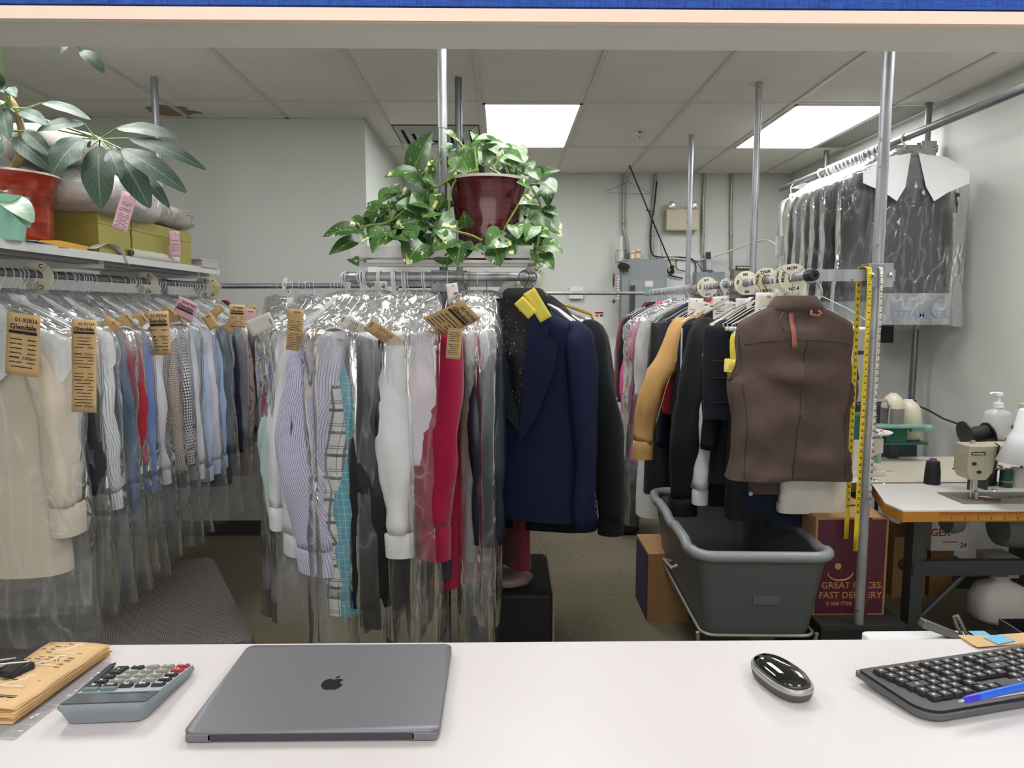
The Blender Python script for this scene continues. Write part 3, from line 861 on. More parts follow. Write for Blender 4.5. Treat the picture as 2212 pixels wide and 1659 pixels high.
# loose hooks bunched on the left rail
def bunch(label, ys, kind='white', fn=ry, az=0):
    for y in ys: hanger(kind, fn(y), az+rnd(-.12, .12), label, label)
bunch('white wire hanger hooked between the C disc and the near end of left rail', [2.40, 2.43, 2.50, 2.52, 2.54])
bunch('white wire hanger bunched halfway between the C and D discs', [2.79, 2.80, 2.85, 2.865, 2.88, 2.90])
bunch('white wire hanger bunched just left of the D disc', [3.17, 3.19, 3.21, 3.24, 3.26])
bunch('white wire hanger hooked between the D and E discs', [3.42, 3.44, 3.60, 3.63, 3.69, 3.72, 3.77, 3.79])
bunch('white wire hanger crowded around the E and F discs', [3.86, 3.88, 3.93, 4.0])
disc(0, ry(2.615)+V((0,0,0)), 'C', 'cream divider disc lettered C on the left rail', .056)
disc(0, ry(3.335), 'D', 'cream divider disc lettered D on the left rail', .054)
disc(0, ry(3.90), 'E', 'cream divider disc lettered E on the left rail', .052)
disc(0, ry(3.985), 'F', 'yellowed divider disc lettered F on the left rail', .052, mat('yellowed_divider_plastic', (226, 212, 150), .4))
# tickets on the left covers
def tk(px, py, Y, parent, **k): return ticket(parent, PY(px, py, Y), **k)
tk(52, 678, 2.12, cA, roll=.14, w=.098, h=.185, num='01-92816', lean=.05)
tk(182, 690, 2.3, cB, roll=.06, w=.075, h=.30, num='03-92769', out=(.12,-1,0), lean=0)
tk(338, 672, 2.85, cC, roll=-.02, w=.095, h=.175, num='03-92766', lean=0)
# free tickets stapled to further covers: covers found by order
covs = [o for o in COL.objects if o.name.startswith('garment_cover')]
def near_cov(p):
    return min(covs, key=lambda o: (o.location.xy-V((p.x-.1, p.y+.1))).length)
for (px, py, Y, rl, w_, h_, m_, num) in [
    (245, 690, 2.6, .5, .06, .15, KRAFT, '00'), (283, 685, 2.7, .95, .055, .09, KRAFT, '02-92841'), (313, 683, 2.8, 1.0, .05, .09, KRAFT, '92809'),
    (408, 648, 3.0, .45, .085, .085, PINKT, '04-81305'), (392, 685, 3.1, 1.1, .05, .09, KRAFT, '92814'), (445, 680, 3.25, -.5, .05, .07, KRAFT, '92820'), (372, 668, 3.0, .8, .06, .08, KRAFT, '92701'),
    (512, 658, 3.45, .05, .075, .11, KRAFT, '07-92801'), (540, 668, 3.6, .1, .06, .07, PINKT, '92799'), (553, 664, 3.8, 1.2, .04, .09, KRAFT, '92788'), (505, 690, 3.5, .6, .05, .07, KRAFT, '92784'), (480, 662, 3.6, .9, .04, .08, KRAFT, '92744')]:
    p = PY(px, py, Y); ticket(near_cov(p), p, roll=rl, w=w_, h=h_, m=m_, num=num, small=(h_ < .1), shop=(w_ > .07))
# far cross rail on the left: bagged clothes seen side on
for i, (x, c, s) in enumerate([(-1.29, 'grey', 'grey coat on the far cross rail'), (-1.20, 'white2', 'white top on the far cross rail'), (-1.12, 'char', 'charcoal top on the far cross rail'), (-.98, 'ltblue', 'blue top on the far cross rail'), (-.90, 'grey', 'grey jacket on the far cross rail beside the W disc')]):
    p = V((x, 4.15, RZ+.015)); garment('coat', s+', seen through plastic', 'coat', p, -PI/2+rnd(-.15, .15), C[c], .9, 'bagged clothes on the far cross rail', seed=i)
    hang(s, 'white', p, -PI/2+rnd(-.2, .2), dict(w=.26, d=.085) if i % 2 == 0 else None, 1.1)
bunch('white wire hanger on the far cross rail left of the H disc', [-1.25, -1.235, -1.16, -1.145, -1.13, -1.10, -1.08], fn=lambda x: V((x, 4.15, RZ+.015)), az=PI/2)
bunch('white wire hanger on the far cross rail right of the H disc', [-.96, -.94, -.92, -.88], fn=lambda x: V((x, 4.15, RZ+.015)), az=PI/2)
disc(0, V((-1.235+.0, 4.15, RZ+.014)), 'G', 'divider disc seen edge on, far cross rail', .05, tilt=PI/2-.25)
disc(0, V((-.86, 4.15, RZ+.016)), 'H', 'divider disc seen edge on beside the centre rack corner', .05, tilt=PI/2-.5)

# ---------------------------------------------------------------- CENTRE RACK
def dirang(th): return PI+math.radians(th)      # 0 = pointing to -X, 90 = towards the counter
def CG(x, y, th, mk, short, L, cov=True, hk='white', d=.095, covL=1.2, cw=.295, cape=True, covm=FILM, **kw):
    p = V((x, y, RZ)); az = dirang(th)
    cat = kw.pop('cat', 'shirt'); nm = kw.pop('nm', 'shirt')
    g_ = garment(nm, short+' on the centre rack', cat, p, az, C[mk], L, 'clothes on the centre rack', **kw)
    cv = hang(short, hk, p, az, dict(w=cw, d=d, cape=cape, m=covm) if cov else None, covL)
    return g_, cv
_, cM = CG(-.60, 2.83, 4, 'mint', 'pale mint shirt, leftmost', .95, slw=.07, sl=.72, covL=1.34, cw=.36, d=.12, w=.24, outw=.09)
CG(-.60, 2.80, 13, 'mint', 'second pale mint shirt', .95, sl=.72, covL=1.3, w=.225, outw=.07, cov=False, dz=.055)
_, cW = CG(-.597, 2.765, 23, 'white', 'white shirt with wide cuff left of the purple pinstripe', .88, cuff=.085, sl=.70, slw=.085, covL=1.32, w=.22, outw=.05)
CG(-.593, 2.75, 30, 'char', 'charcoal jacket between the white shirts', .95, nm='jacket', cat='jacket', sl=.5, cov=False, dz=.055)
CG(-.585, 2.735, 37, 'white2', 'second white shirt with wide cuff', .90, cuff=.085, sl=.74, slw=.085, covL=1.3, w=.21, cov=False, dz=.055)
CG(-.575, 2.72, 45, 'denim', 'slate blue shirt glimpsed behind the purple pinstripe shirt', .9, sl=.55, cov=False, dz=.055)
_, cP = CG(-.528, 2.70, 60, 'purple', 'purple pinstripe shirt with folded sleeve', .98, cuff=.085, sl=.82, slw=.12, slx=.05, elbow=-.085, covL=1.34, cw=.28, d=.085, outw=.03, bulge=1.05)
CG(-.52, 2.70, 72, 'plaid', 'grey and white plaid shirt', 1.08, sl=.98, slw=.05, cuff=.07, covL=1.3)
CG(-.505, 2.70, 80, 'teal', 'teal grid check shirt', 1.05, sl=.95, slw=.052, cuff=.06, covL=1.3, elbow=-.02, cov=False, dz=.055)
CG(-.455, 2.70, 86, 'wool_b', 'long black coat in plastic', 1.27, nm='coat', cat='coat', sl=1.02, slw=.085, slx=.045, covL=1.36, cw=.27, d=.085)
CG(-.404, 2.70, 89, 'blk', 'second black coat in plastic', 1.15, nm='coat', cat='coat', sl=.75, covL=1.3, cov=False, dz=.055)
_, cX = CG(-.350, 2.70, 89, 'white', 'white shirt with buttoned cuff hanging left of the crimson robe', .95, cuff=.085, sl=.74, slw=.072, slx=.045, btn=BTN, elbow=-.02, covL=1.3, cw=.265, outw=.045)
CG(-.29, 2.70, 94, 'pinkw', 'pale pink shirt, puffed under its plastic', .85, sl=.5, slw=.09, thick=.07, cape=True, covL=1.3, d=.085)
CG(-.20, 2.70, 88, 'char', 'dark plum garment hidden behind the crimson robe', 1.05, sleeves=(), covL=1.35, cov=False, dz=.055)
# crimson robe
g_, _ = CG(-.135, 2.70, 66, 'crim', 'crimson robe with gathered cuff', 1.12, cov=False, hk='gold', nm='robe', cat='robe', sl=.72, slw=.085, slx=.05, cuff=.12, collar='stand', outw=.05, bulge=1.1, flare=1.1, thick=.06, fold=.02)
# grey trousers in a clear bag
p = V((-.09, 2.70, RZ)); az = dirang(90)
folded('trousers', 'pale grey trousers in long clear bag, right of the crimson robe', 'trousers', p, az, C['gwool'], 1.05, .16, .05, group='clothes on the centre rack')
cT = hang('pale grey trousers', 'white', p, az, dict(w=.20, d=.085, m=FILM_G, flare=1.1), 1.36)
p = V((-.12, 2.70, RZ)); folded('trousers', 'brown and blue folded trousers left of the pale grey pair', 'trousers', p, az, C['tanw'], .7, .17, .03, group='clothes on the centre rack')
hang('brown and blue folded trousers', 'gold', p, az, dict(w=.2, d=.05), 1.25)
_, cN = CG(-.055, 2.71, 92, 'npuff', 'dark navy padded jacket in plastic', .92, nm='jacket', cat='jacket', sl=.72, slw=.07, slx=.04, w=.17, thick=.045, covL=1.26, cw=.25, d=.06, hk='dark', dz=.10, cape=False)
for (px, py, Y, rl, w_, h_, m_, num, par, ln) in [(1018, 668, 2.36, .95, .105, .17, KRAFT, '02-92750', cT, .9), (985, 690, 2.42, .1, .05, .14, KRAFT, '92750', cT, .2),
    (975, 612, 2.66, -.15, .042, .10, WHTT, '01', cX, 0), (640, 668, 2.5, .15, .055, .15, KRAFT, '92733', cP, .2), (590, 690, 2.6, 1.2, .06, .1, WHTT, '92731', cM, .2), (795, 700, 2.42, -.9, .05, .14, KRAFT, '92735', cX, .4), (735, 690, 2.45, -1.1, .045, .12, WHTT, '92736', cP, .3)]:
    ticket(par, PY(px, py, Y), roll=rl, w=w_, h=h_, m=m_, num=num, lean=ln, curl=.02 if h_ > .15 else 0, small=h_ < .12, shop=w_ > .07)
bunch('white wire hanger bunched on the left curve of the centre rail', [2.74, 2.76, 2.79, 2.82], fn=lambda y: V((-.60+(.012 if y < 2.78 else 0), y, RZ)), az=dirang(30))
bunch('white wire hanger looped over the front stretch of centre rail', [-.527, -.523, -.517, -.513, -.463, -.460, -.452, -.411, -.408, -.401, -.397, -.371, -.367, -.363, -.359, -.295, -.286], fn=lambda x: V((x, 2.70, RZ)), az=dirang(85))
disc(0, V((-.60, 3.3, RZ)), 'W', 'divider disc lettered W behind the front stretch of centre rail', .052)
disc(0, V((-.60, 3.6, RZ)), 'X', 'divider disc lettered X further behind the W disc', .052)
disc(0, V((.125, 2.86, RZ)), 'V', 'divider disc lettered V behind the yellow note', .052)
# ---- navy blazer
p = V((.085, 2.68, RZ)); az = math.radians(-22)
bz = garment('blazer', 'navy blue blazer with notched lapel and black printed lining, right of the bagged trousers', 'blazer', p, az, C['blaz'], .90, 'clothes on the centre rack', sl=.76, slw=.085, slx=.045, thick=.06, w=.225, collar=None, outw=.012, flare=1.03, fold=.006, seed=3.3)
hang('navy blue blazer', 'dark', p, az)
# lining visible in the open neck, collar band and lapels on the -y front
rg = [ering((0, 0, z), AX, AY, a, b, 26, .9) for z, a, b in ((-.105,.088,.066),(-.075,.07,.058),(-.045,.062,.052),(-.05,.07,.06),(-.10,.105,.08))]
MB().rings(rg, cap=(False, False)).build('collar', mat('black_collar_felt', (22, 23, 28), .9), bz, smooth=60, solid=.002)
lp = [(.075,-.085),(.105,-.13),(.125,-.22),(.165,-.245),(.15,-.34),(.09,-.50),(.03,-.60),(.02,-.58),(.035,-.40),(.05,-.2)]
def slab(poly, y0, bul, th, name, m, parent, flip=1):
    """tailored flap: polygon in x-z laid at y0 with a slight roll"""
    n = len(poly); cx_ = sum(q[0] for q in poly)/n; cz_ = sum(q[1] for q in poly)/n
    vs = []; 
    for k, yy in ((1.0, 0), (1.0, -th)):
        vs += [V((q[0]*flip, y0+yy, q[1])) for q in poly]
    mb = MB(); fs = [tuple(range(n)), tuple(range(n, 2*n))[::-1]]+[(i, (i+1) % n, n+(i+1) % n, n+i) for i in range(n)]
    mb.add(vs, fs); return mb.build(name, m, parent, bevel=.0015)
slab(lp, -.096, 0, .005, 'lapel', C['blaz'], bz)
slab([(.068,-.07),(.10,-.10),(.135,-.17),(.125,-.222),(.095,-.16),(.06,-.10)], -.099, 0, .005, 'upper_lapel', C['blaz'], bz)
slab([(-.085,-.085),(.085,-.085),(.12,-.16),(.12,-.24),(.085,-.42),(.035,-.58),(.0,-.50),(-.05,-.30),(-.085,-.16)], -.0885, 0, .003, 'lining', C['lin'], bz)
slab([(-.115,-.085),(-.082,-.08),(-.082,-.17),(-.045,-.31),(.005,-.50),(.03,-.585),(-.03,-.52),(-.10,-.33)], -.0915, 0, .004, 'felt_facing', mat('black_collar_felt', (22, 23, 28), .9), bz)
MB().tube([(.108,-.1,-.27),(.135,-.1,-.262)], .0012, 6).build('buttonhole', C['navy'], bz)
for i in range(4):
    MB().lathe([(.0085,0),(.0085,.003),(.006,.004),(.005,.0025),(.001,.0025)], c=(.295, -.052+.002*i, -.775-.021*i-.02), M=Matrix.Rotation(PI/2, 4, 'Y'), n=14).build('cuff_button', BTND, bz)
# ---- black hoodie
p = V((.125, 2.83, RZ)); az = math.radians(-16)
hd = garment('hoodie', 'black hoodie with fleece lined hood and white chest emblem, right of the blazer', 'hoodie', p, az, C['hood'], .98, 'clothes on the centre rack', sl=.78, slw=.08, slx=.06, thick=.075, w=.245, collar=None, cuff=.06, outw=.07, seed=9.1)
hanger('plastic', p, az, 'white plastic hanger carrying the black fleece hoodie', 'hangers carrying clothes', .22)
def hoodfn(u, v):
    x = -.02+.27*u; k = math.sin(PI*min(1, .15+u*.85))
    y = -.125+.20*v
    z = -.078-.05*u-.15*u*u-(.10+.10*u)*(1-v)**1.8*(.4+.6*k)+.05*math.sin(PI*v)*k
    return V((x, y-.03*k*(1-v), z+.02*noise.noise(V((u*6, v*5, 2)))))
MB().grid(hoodfn, 26, 16).build('hood', C['sherpa'], hd, smooth=180, solid=.02)
MB().tube([hoodfn(1, i/12) for i in range(13)][::-1]+[hoodfn(1-i/14, 0) for i in range(1, 13)], .014, 8).build('hood_edge', C['hood'], hd, smooth=180)
L = MB(); M = frame((.208,-.098,-.50), (1,0,0), (0,0,1))
put_text(L, 'E', .075, M @ Matrix.Translation((0,-.075,0)), .003); 
for a in range(-3, 4):
    an = a*.33; L.prism([(-.004,.03),(.004,.03),(.0015,.075),(-.0015,.075)], 0, .001, M @ Matrix.Rotation(-an, 4, 'Z') @ Matrix.Translation((0,-.0,0)))
L.prism([(.006*math.cos(k*PI/5), .006*math.sin(k*PI/5)-.01) for k in range(10)], 0, .001, M)
L.prism([(-.03,-.115),(.03,-.115),(.03,-.108),(-.03,-.108)], 0, .001, M); L.prism([(.028,-.115),(.034,-.115),(.034,-.035),(.028,-.035)], 0, .001, M)
L.build('emblem', mat('white_screen_print', (222, 224, 228), .7), hd)
# pale mint cardigan with gold braid and white robe behind the hoodie
p = V((.125, 3.02, RZ)); 
md_ = garment('cardigan', 'pale mint cardigan behind the black hoodie', 'cardigan', p, math.radians(-12), C['mint2'], .95, 'clothes on the centre rack', sl=.72, slw=.07, thick=.05, w=.25, collar=None)
hang('pale mint cardigan', 'plastic', p, math.radians(-12))
p = V((.125, 3.14, RZ+.01))
wr_ = garment('robe', 'white robe edged with gold braid behind the mint cardigan', 'robe', p, math.radians(-8), C['cream'], 1.0, 'clothes on the centre rack', sl=.75, slw=.07, thick=.055, w=.27, collar='stand', trim=C['gold'])
MB().tube([(.06,-.045,-.085),(.16,-.05,-.115),(.27,-.045,-.155),(.31,-.05,-.24),(.33,-.06,-.5),(.335,-.06,-.8)], .007, 6).build('gold_braid', C['gold'], wr_, smooth=60)
hang('white robe edged with gold', 'white', p, math.radians(-8), dict(w=.32, d=.08), 1.1)
p = V((.125, 3.3, RZ)); garment('jacket', 'dark indigo jacket deep behind the hoodie', 'jacket', p, math.radians(-5), C['dkden'], .9, 'clothes on the centre rack')
hang('dark indigo jacket', 'white', p, 0)
p = V((.03, 2.86, RZ)); folded('trousers', 'maroon velvet trousers whose hem shows under the blazer', 'trousers', p, math.radians(-60), C['maroon'], 1.16, .14, .03, group='clothes on the centre rack')
hang('maroon velvet trousers', 'dark', p, math.radians(-60))
p = V((.125, 3.5, RZ)); folded('trousers', 'folded black trousers behind the gold braided robe', 'trousers', p, 0, C['blkt'], 1.0, .17, .03, group='clothes on the centre rack')
hang('folded black trousers', 'white', p, 0)
# loose plastic hook ends on the right curve
bunch('white plastic hanger looped over the right curve of centre rail', [2.775, 2.80], 'plastic', lambda y: V((.122, y, RZ)), math.radians(-30))
# notes at the right curve
nt = ticket(bz, PY(1142, 628, 2.42), roll=-.55, w=.045, h=.115, m=YELT, lean=.15, name='yellow_note')
ticket(bz, PY(1120, 648, 2.40), roll=-.75, w=.04, h=.07, m=YELT, lean=.15, name='yellow_note')
ticket(md_, PY(1155, 624, 2.80), roll=.03, w=.09, h=.13, m=KRAFT, num='92675 2892', lean=0)
ticket(md_, PY(1115, 608, 2.74), roll=.6, w=.075, h=.11, m=WHTT, num='V', lean=0, shop=False)
# ================================================================ RIGHT RACK
def rp(y): return V((1.118-.0078*(y-2.6), y, RZ))
def RG(y, mk, short, L, hk='white', az=PI, cov=None, covL=1.1, **kw):
    cat = kw.pop('cat', 'coat'); nm = kw.pop('nm', 'coat'); hw = kw.pop('hw', .205)
    p = rp(y); g_ = garment(nm, short+' on the right rack', cat, p, az, C[mk], L, 'clothes on the right rack', **kw)
    hang(short, hk, p, az, cov, covL); return g_
def RF(y, mk, short, L, hk='tube', az=PI, dx=0, **kw):
    p = rp(y); g_ = folded('trousers', short+' on the right rack', 'trousers', p+V((dx,0,0)), az, C[mk], L, group='clothes on the right rack', **kw)
    hang(short, hk, p+V((dx,0,0)), az); return g_
RG(5.2, 'maroon', 'maroon dress at the far end', 1.2, nm='dress', cat='dress', sl=.6)
RG(5.05, 'blkt', 'black coat at the far end', 1.25)
RG(4.8, 'pink', 'bright pink dress', 1.15, nm='dress', cat='dress', sl=.75, outw=.05)
g_ = RG(4.45, 'cream', 'long white gown in clear plastic', 1.42, nm='gown', cat='gown', sl=.5, thick=.1, flare=1.2, cov=dict(w=.33, d=.14, wr=.03), covL=1.48)
z_ = MB()
for i in range(3): z_.tube([(.10+.02*i, .06, -.3), (.13+.03*i, .09, -.45), (.12+.04*i, .08, -.58-.02*i)], .012, 6)
zt = thing('zipper_bundle', 'neon yellow zipper ends hanging beside the maroon dress', 'zipper', V((.86, 4.75, 1.30)))
for i in range(3): MB().box((.012*i, 0, -.08-.008*i), (.022, .004, .19), Matrix.Rotation(.28+.12*i, 3, 'Y')).build('zipper_tape', mat('neon_yellow_tape', (222, 232, 60), .6), zt)
# hangers with white paper guards
GUARD = [( .0,-.085),(.06,-.088),(.205,-.165),(.212,-.19),(.15,-.205),(-.15,-.205),(-.212,-.19),(-.205,-.165),(-.06,-.088)]
def guard_hanger(y, m, label, emblem=False, az=PI):
    h = hanger('white', rp(y), az, label)
    MB().prism([(q[0], q[1]) for q in GUARD], -.006, .006, Matrix.Rotation(PI/2, 4, 'X')).build('paper_guard', m, h, bevel=.002)
    if emblem:
        M = frame((.07, .0072, -.150), (-1,0,0), (0,0,1)); L = MB()
        L.prism([(.034*math.cos(k*PI/16), .034*math.sin(k*PI/16)) for k in range(32)], 0, .001, M); L.build('round_emblem', mat('navy_print', (34, 42, 84), .7), h)
        W = MB(); put_text(W, 'NY', .034, M @ Matrix.Translation((0,0,.0012)), .001); W.build('lettering', LINEW, h)
GP = mat('white_card_guard', (232, 233, 232), .7); GB = mat('pale_blue_card_guard', (200, 218, 222), .7)
for i, y in enumerate([4.72, 4.6, 4.5, 4.40, 4.30, 4.2]):
    guard_hanger(y, GB if i in (0, 1) else GP, ['pale blue paper guard hanger farthest along the right rail', 'pale blue paper guard hanger before the white ones', 'white paper guard hanger next to the pale blue ones', 'white paper guard hanger second from the round emblem one', 'white paper guard hanger just behind the round emblem one', 'white paper guard hanger with round navy emblem'][i], i == 5)
# black garment bag
p = rp(3.98); gb = thing('garment_bag', 'black nylon zipped garment bag between the paper guard hangers and camel jacket', 'garment bag', p, PI)
body([(-.07,.03,.025),(-.10,.1,.045),(-.15,.2,.06),(-.19,.262,.065),(-.24,.28,.068),(-.6,.285,.075),(-1.0,.285,.075),(-1.17,.29,.07)], 4.2, fold=.018).build('shell', C['nylon'], gb, smooth=180)
MB().tube([(0,.06,-.12),(0,.075,-.5),(.005,.083,-1.1)], .004, 6).build('zip', mat('black_zip', (14, 14, 15), .5), gb)
hanger('dark', p, PI, 'dark hanger carrying the black nylon garment bag', 'hangers carrying clothes')
# camel jacket, sleeve out to the left
tj = RG(3.55, 'tan', 'camel canvas jacket with bent sleeve', .70, nm='jacket', cat='jacket', sl=.62, slw=.075, slx=.06, outw=.16, w=.225, cuff=.09, thick=.06, elbow=.03, seed=2.2)
MB().tube([(.215,.076,-.22),(.25,.085,-.36),(.30,.095,-.50),(.345,.085,-.68)], .0016, 5).build('sleeve_seam', mat('pale_seam_thread', (232, 206, 160), .8), tj)
RG(3.68, 'red', 'red top just showing beside the camel jacket', .7, sl=.5, nm='shirt', cat='shirt')
RG(3.80, 'navy', 'dark navy coat behind the camel jacket', 1.05, sl=.7)
RG(3.46, 'inky', 'dark olive-black jacket', .88, nm='jacket', cat='jacket', sl=.68, hk='gold')
tr = RF(3.34, 'inky', 'ink navy trousers with white side zip', .62, dx=-.06, w=.20)
MB().tube([(.208,.026,-.21+.0-.03*i) for i in range(9)], .004, 6).build('side_zip', mat('white_zip_teeth', (206, 208, 214), .5), tr)
RF(3.42, 'dkden', 'dark indigo trousers', .72, dx=-.04, w=.2)
RF(3.26, 'navy', 'plain dark navy trousers', .66, hk='goldtube', dx=-.03, w=.19)
RG(3.14, 'blkt', 'black trench coat with gathered sleeve', .98, sl=.80, slw=.085, slx=.075, outw=.07, bulge=1.25, cuff=.08, w=.215, collar='stand', elbow=.03, thick=.075, seed=5.5)
RG(3.05, 'lgrey', 'light grey jersey with ribbed cuffs', .75, nm='sweater', cat='sweater', sl=.74, slw=.055, slx=.04, cuff=.07, cuffm=C['white2'], outw=.03, seed=1.5)
RG(2.99, 'blkt', 'black jacket beside the black jeans', .85, nm='jacket', cat='jacket', sl=.55, hk='gold')
bj = RF(2.90, 'bden', 'black jeans folded over a tube hanger', .57, dx=-.06, w=.225, thick=.03, hk='goldtube')
for z in (-.33, -.40, -.50): MB().tube([(.225, .0, z), (.19,.036,z), (-.0,.038,z)], .0022, 5).build('seam', mat('black_topstitch', (42, 45, 54), .8), bj)
ys = RG(2.80, 'dots', 'yellow dotted top peeking out beside the brown vest', .34, nm='shirt', cat='shirt', sleeves=(), w=.206, thick=.04, hk='gold', dz=.03)
RF(2.855, 'blkt', 'black trousers behind the brown vest', .98, dx=-.02, w=.17, thick=.04)
lg = RF(2.83, 'navy', 'dark navy trousers with small round logo', .95, dx=.02, w=.16, thick=.03)
M = frame((.135, .052, -.86), (-1,0,0), (0,0,1))
MB().prism([(.0085*math.cos(k*PI/10), .0085*math.sin(k*PI/10)) for k in range(20)], 0, .0015, M).build('round_logo', mat('pale_blue_logo', (170, 196, 214), .6), lg)
pm = RF(2.80, 'brown', 'brown trousers matching the vest', .86, dx=-.02, w=.10, thick=.02)
RF(2.835, 'dkden', 'dark indigo jeans below the white pair', 1.0, dx=.08, w=.105, thick=.03)
wd = RF(2.775, 'wden', 'off-white jeans showing below the vest', .93, dx=.135, w=.145, thick=.03)
# ---- brown vest
p = rp(2.70); vt = thing('vest', 'crumpled brown linen vest facing the wall at the near end of the right rack', 'vest', p, math.radians(-3))
secs = [(-.095,.07,.045),(-.115,.105,.052),(-.145,.165,.056),(-.175,.208,.058),(-.22,.218,.06),(-.32,.215,.062),(-.385,.238,.07),(-.42,.242,.072),(-.55,.222,.075),(-.68,.226,.08),(-.76,.236,.084),(-.775,.238,.084)]
body(secs, 7.7, 60, 44, .06, .62, (8, 8, 9), True).build('body', C['brown'], vt, smooth=180)
rg = [ering((0, 0, z), AX, AY, a, b, 30, .9) for z, a, b in ((-.115,.085,.05),(-.09,.078,.05),(-.072,.07,.047),(-.076,.078,.054),(-.105,.098,.062),(-.125,.115,.066))]
MB().rings(rg, cap=(False, False)).build('collar', C['brown'], vt, smooth=60, solid=.002)
from mathutils.bvhtree import BVHTree
vbody = [c for c in vt.children if c.name.startswith('body')][0].data
bvh = BVHTree.FromPolygons([v.co.copy() for v in vbody.vertices], [tuple(p_.vertices) for p_ in vbody.polygons])
def onv(pts, off=.0012, n=24):
    out = []
    for q in cr(pts, n):
        h_ = bvh.ray_cast(V((q[0], -.5, q[2])), V((0, 1, 0)))[0]
        out.append(V((q[0], h_.y-off, q[2])) if h_ is not None else V(q))
    return out
SEAM = mat('brown_seam', (58, 46, 40), .8)
MB().tube(onv([(-.20,-.045,-.255),(-.12,-.068,-.242),(0,-.072,-.236),(.12,-.068,-.242),(.20,-.045,-.255)]), .0015, 5).build('yoke_seam', SEAM, vt)
MB().tube(onv([(.02,-.07,-.24),(.012,-.073,-.4),(.0,-.083,-.6),(-.005,-.09,-.77)]), .0015, 5).build('back_seam', SEAM, vt)
for s in (-1, 1):
    MB().tube([(s*.214,-.02,-.20),(s*.222,-.034,-.27),(s*.222,-.036,-.33),(s*.240,-.022,-.385),(s*.246,.0,-.392)], .0035, 6).build('armhole_edge', C['brown'], vt, smooth=60)
    MB().tube(onv([(s*.205,-.05,-.40),(s*.185,-.062,-.55),(s*.19,-.07,-.76)]), .0013, 5).build('side_seam', SEAM, vt)
RIB = mat('dusty_rose_ribbon', (158, 96, 84), .6)
MB().grid(lambda u, v: V((-.042+.018*u+.006*v*v, onv([(-.033, 0, -.135-.13*v)]*2, .006, 2)[0].y, -.135-.13*v)), 2, 8).build('ribbon', RIB, vt, smooth=180, solid=.001)
MB().tube([(.035,-.07,-.128),(.03,-.082,-.142),(.055,-.084,-.147),(.07,-.078,-.135),(.06,-.07,-.128)], .005, 6).build('ribbon_loop', RIB, vt, smooth=60)
MB().tube([(-.065,-.068,-.135),(-.08,-.076,-.155),(-.072,-.08,-.19),(-.066,-.078,-.2)], .004, 6).build('ribbon_loop', C['brown'], vt, smooth=60)
hanger('white', p, math.radians(-3), 'white wire hanger carrying the brown linen vest', 'hangers carrying clothes', .235)
# weekday discs
disc(0, rp(3.84), 'SAT', 'weekday disc lettered SAT, farthest on the right rail', .055)
disc(0, rp(3.24), 'FRI', 'weekday disc lettered FRI on the right rail', .055)
disc(0, rp(3.00), 'THUR', 'weekday disc lettered THUR between the FRI and MON discs', .055)
disc(0, rp(2.78), 'MON', 'half hidden weekday disc lettered MON behind the nearest disc', .056)
disc(0, rp(2.73), 'MON', 'weekday disc lettered MON nearest the black rubber cap', .056)
# receipts clipped to hangers
hs = [o for o in COL.objects if o.name.startswith('clothes_hanger') and o.location.x > .9 and o.parent is None]
for (px, py, y, w_, h_, rl) in [(1512, 632, 3.78, .075, .12, .05), (1532, 640, 3.7, .08, .10, .2), (1565, 628, 3.5, .075, .12, -.05), (1592, 640, 3.4, .07, .10, .1), (1618, 632, 3.25, .08, .11, 0), (1640, 636, 3.12, .075, .11, -.08), (1665, 620, 2.95, .085, .14, .03), (1688, 628, 2.84, .08, .12, -.05), (1705, 618, 2.78, .10, .13, 0), (1547, 652, 3.6, .06, .10, .3), (1655, 668, 3.0, .05, .08, .2)]:
    P_ = PY(px-8, py+12, y-.16) if y > 2.9 else PY(px+8, py-4, y+.02); h_o = min(hs, key=lambda o: abs(o.location.y-y)); ticket(h_o, P_, roll=rl, w=w_, h=h_, m=WHTT, num='92', shop=False, lean=0, out=(-.2,-1,0))
# loose hangers along the rail
for (y, k, l) in [(3.62, 'gold', 'bronze wire hanger hooked behind the FRI disc'), (3.58, 'dark', 'dark wire hanger hooked behind the FRI disc'), (3.05, 'plastic', 'white plastic hanger looped between the FRI and THUR discs'), (4.95, 'white', 'white wire hanger on the far stretch of right rail'), (5.1, 'white', 'white wire hanger farther along right rail'), (4.1, 'gold', 'bronze wire hanger beside the black garment bag'), (3.9, 'white', 'white wire hanger beside the SAT disc'), (3.75, 'white', 'white wire hanger in front of the SAT disc')]:
    hanger(k, rp(y), PI+rnd(-.1, .1), l)
for (y, l) in [(4.85, 'white wire hanger crowded behind the paper guards'), (4.66, 'white wire hanger crowded behind the paper guards'), (4.55, 'white wire hanger crowded behind the paper guards'), (4.35, 'white wire hanger crowded behind the paper guards')]:
    hanger('white', rp(y), PI+rnd(-.2, .2), l, l)
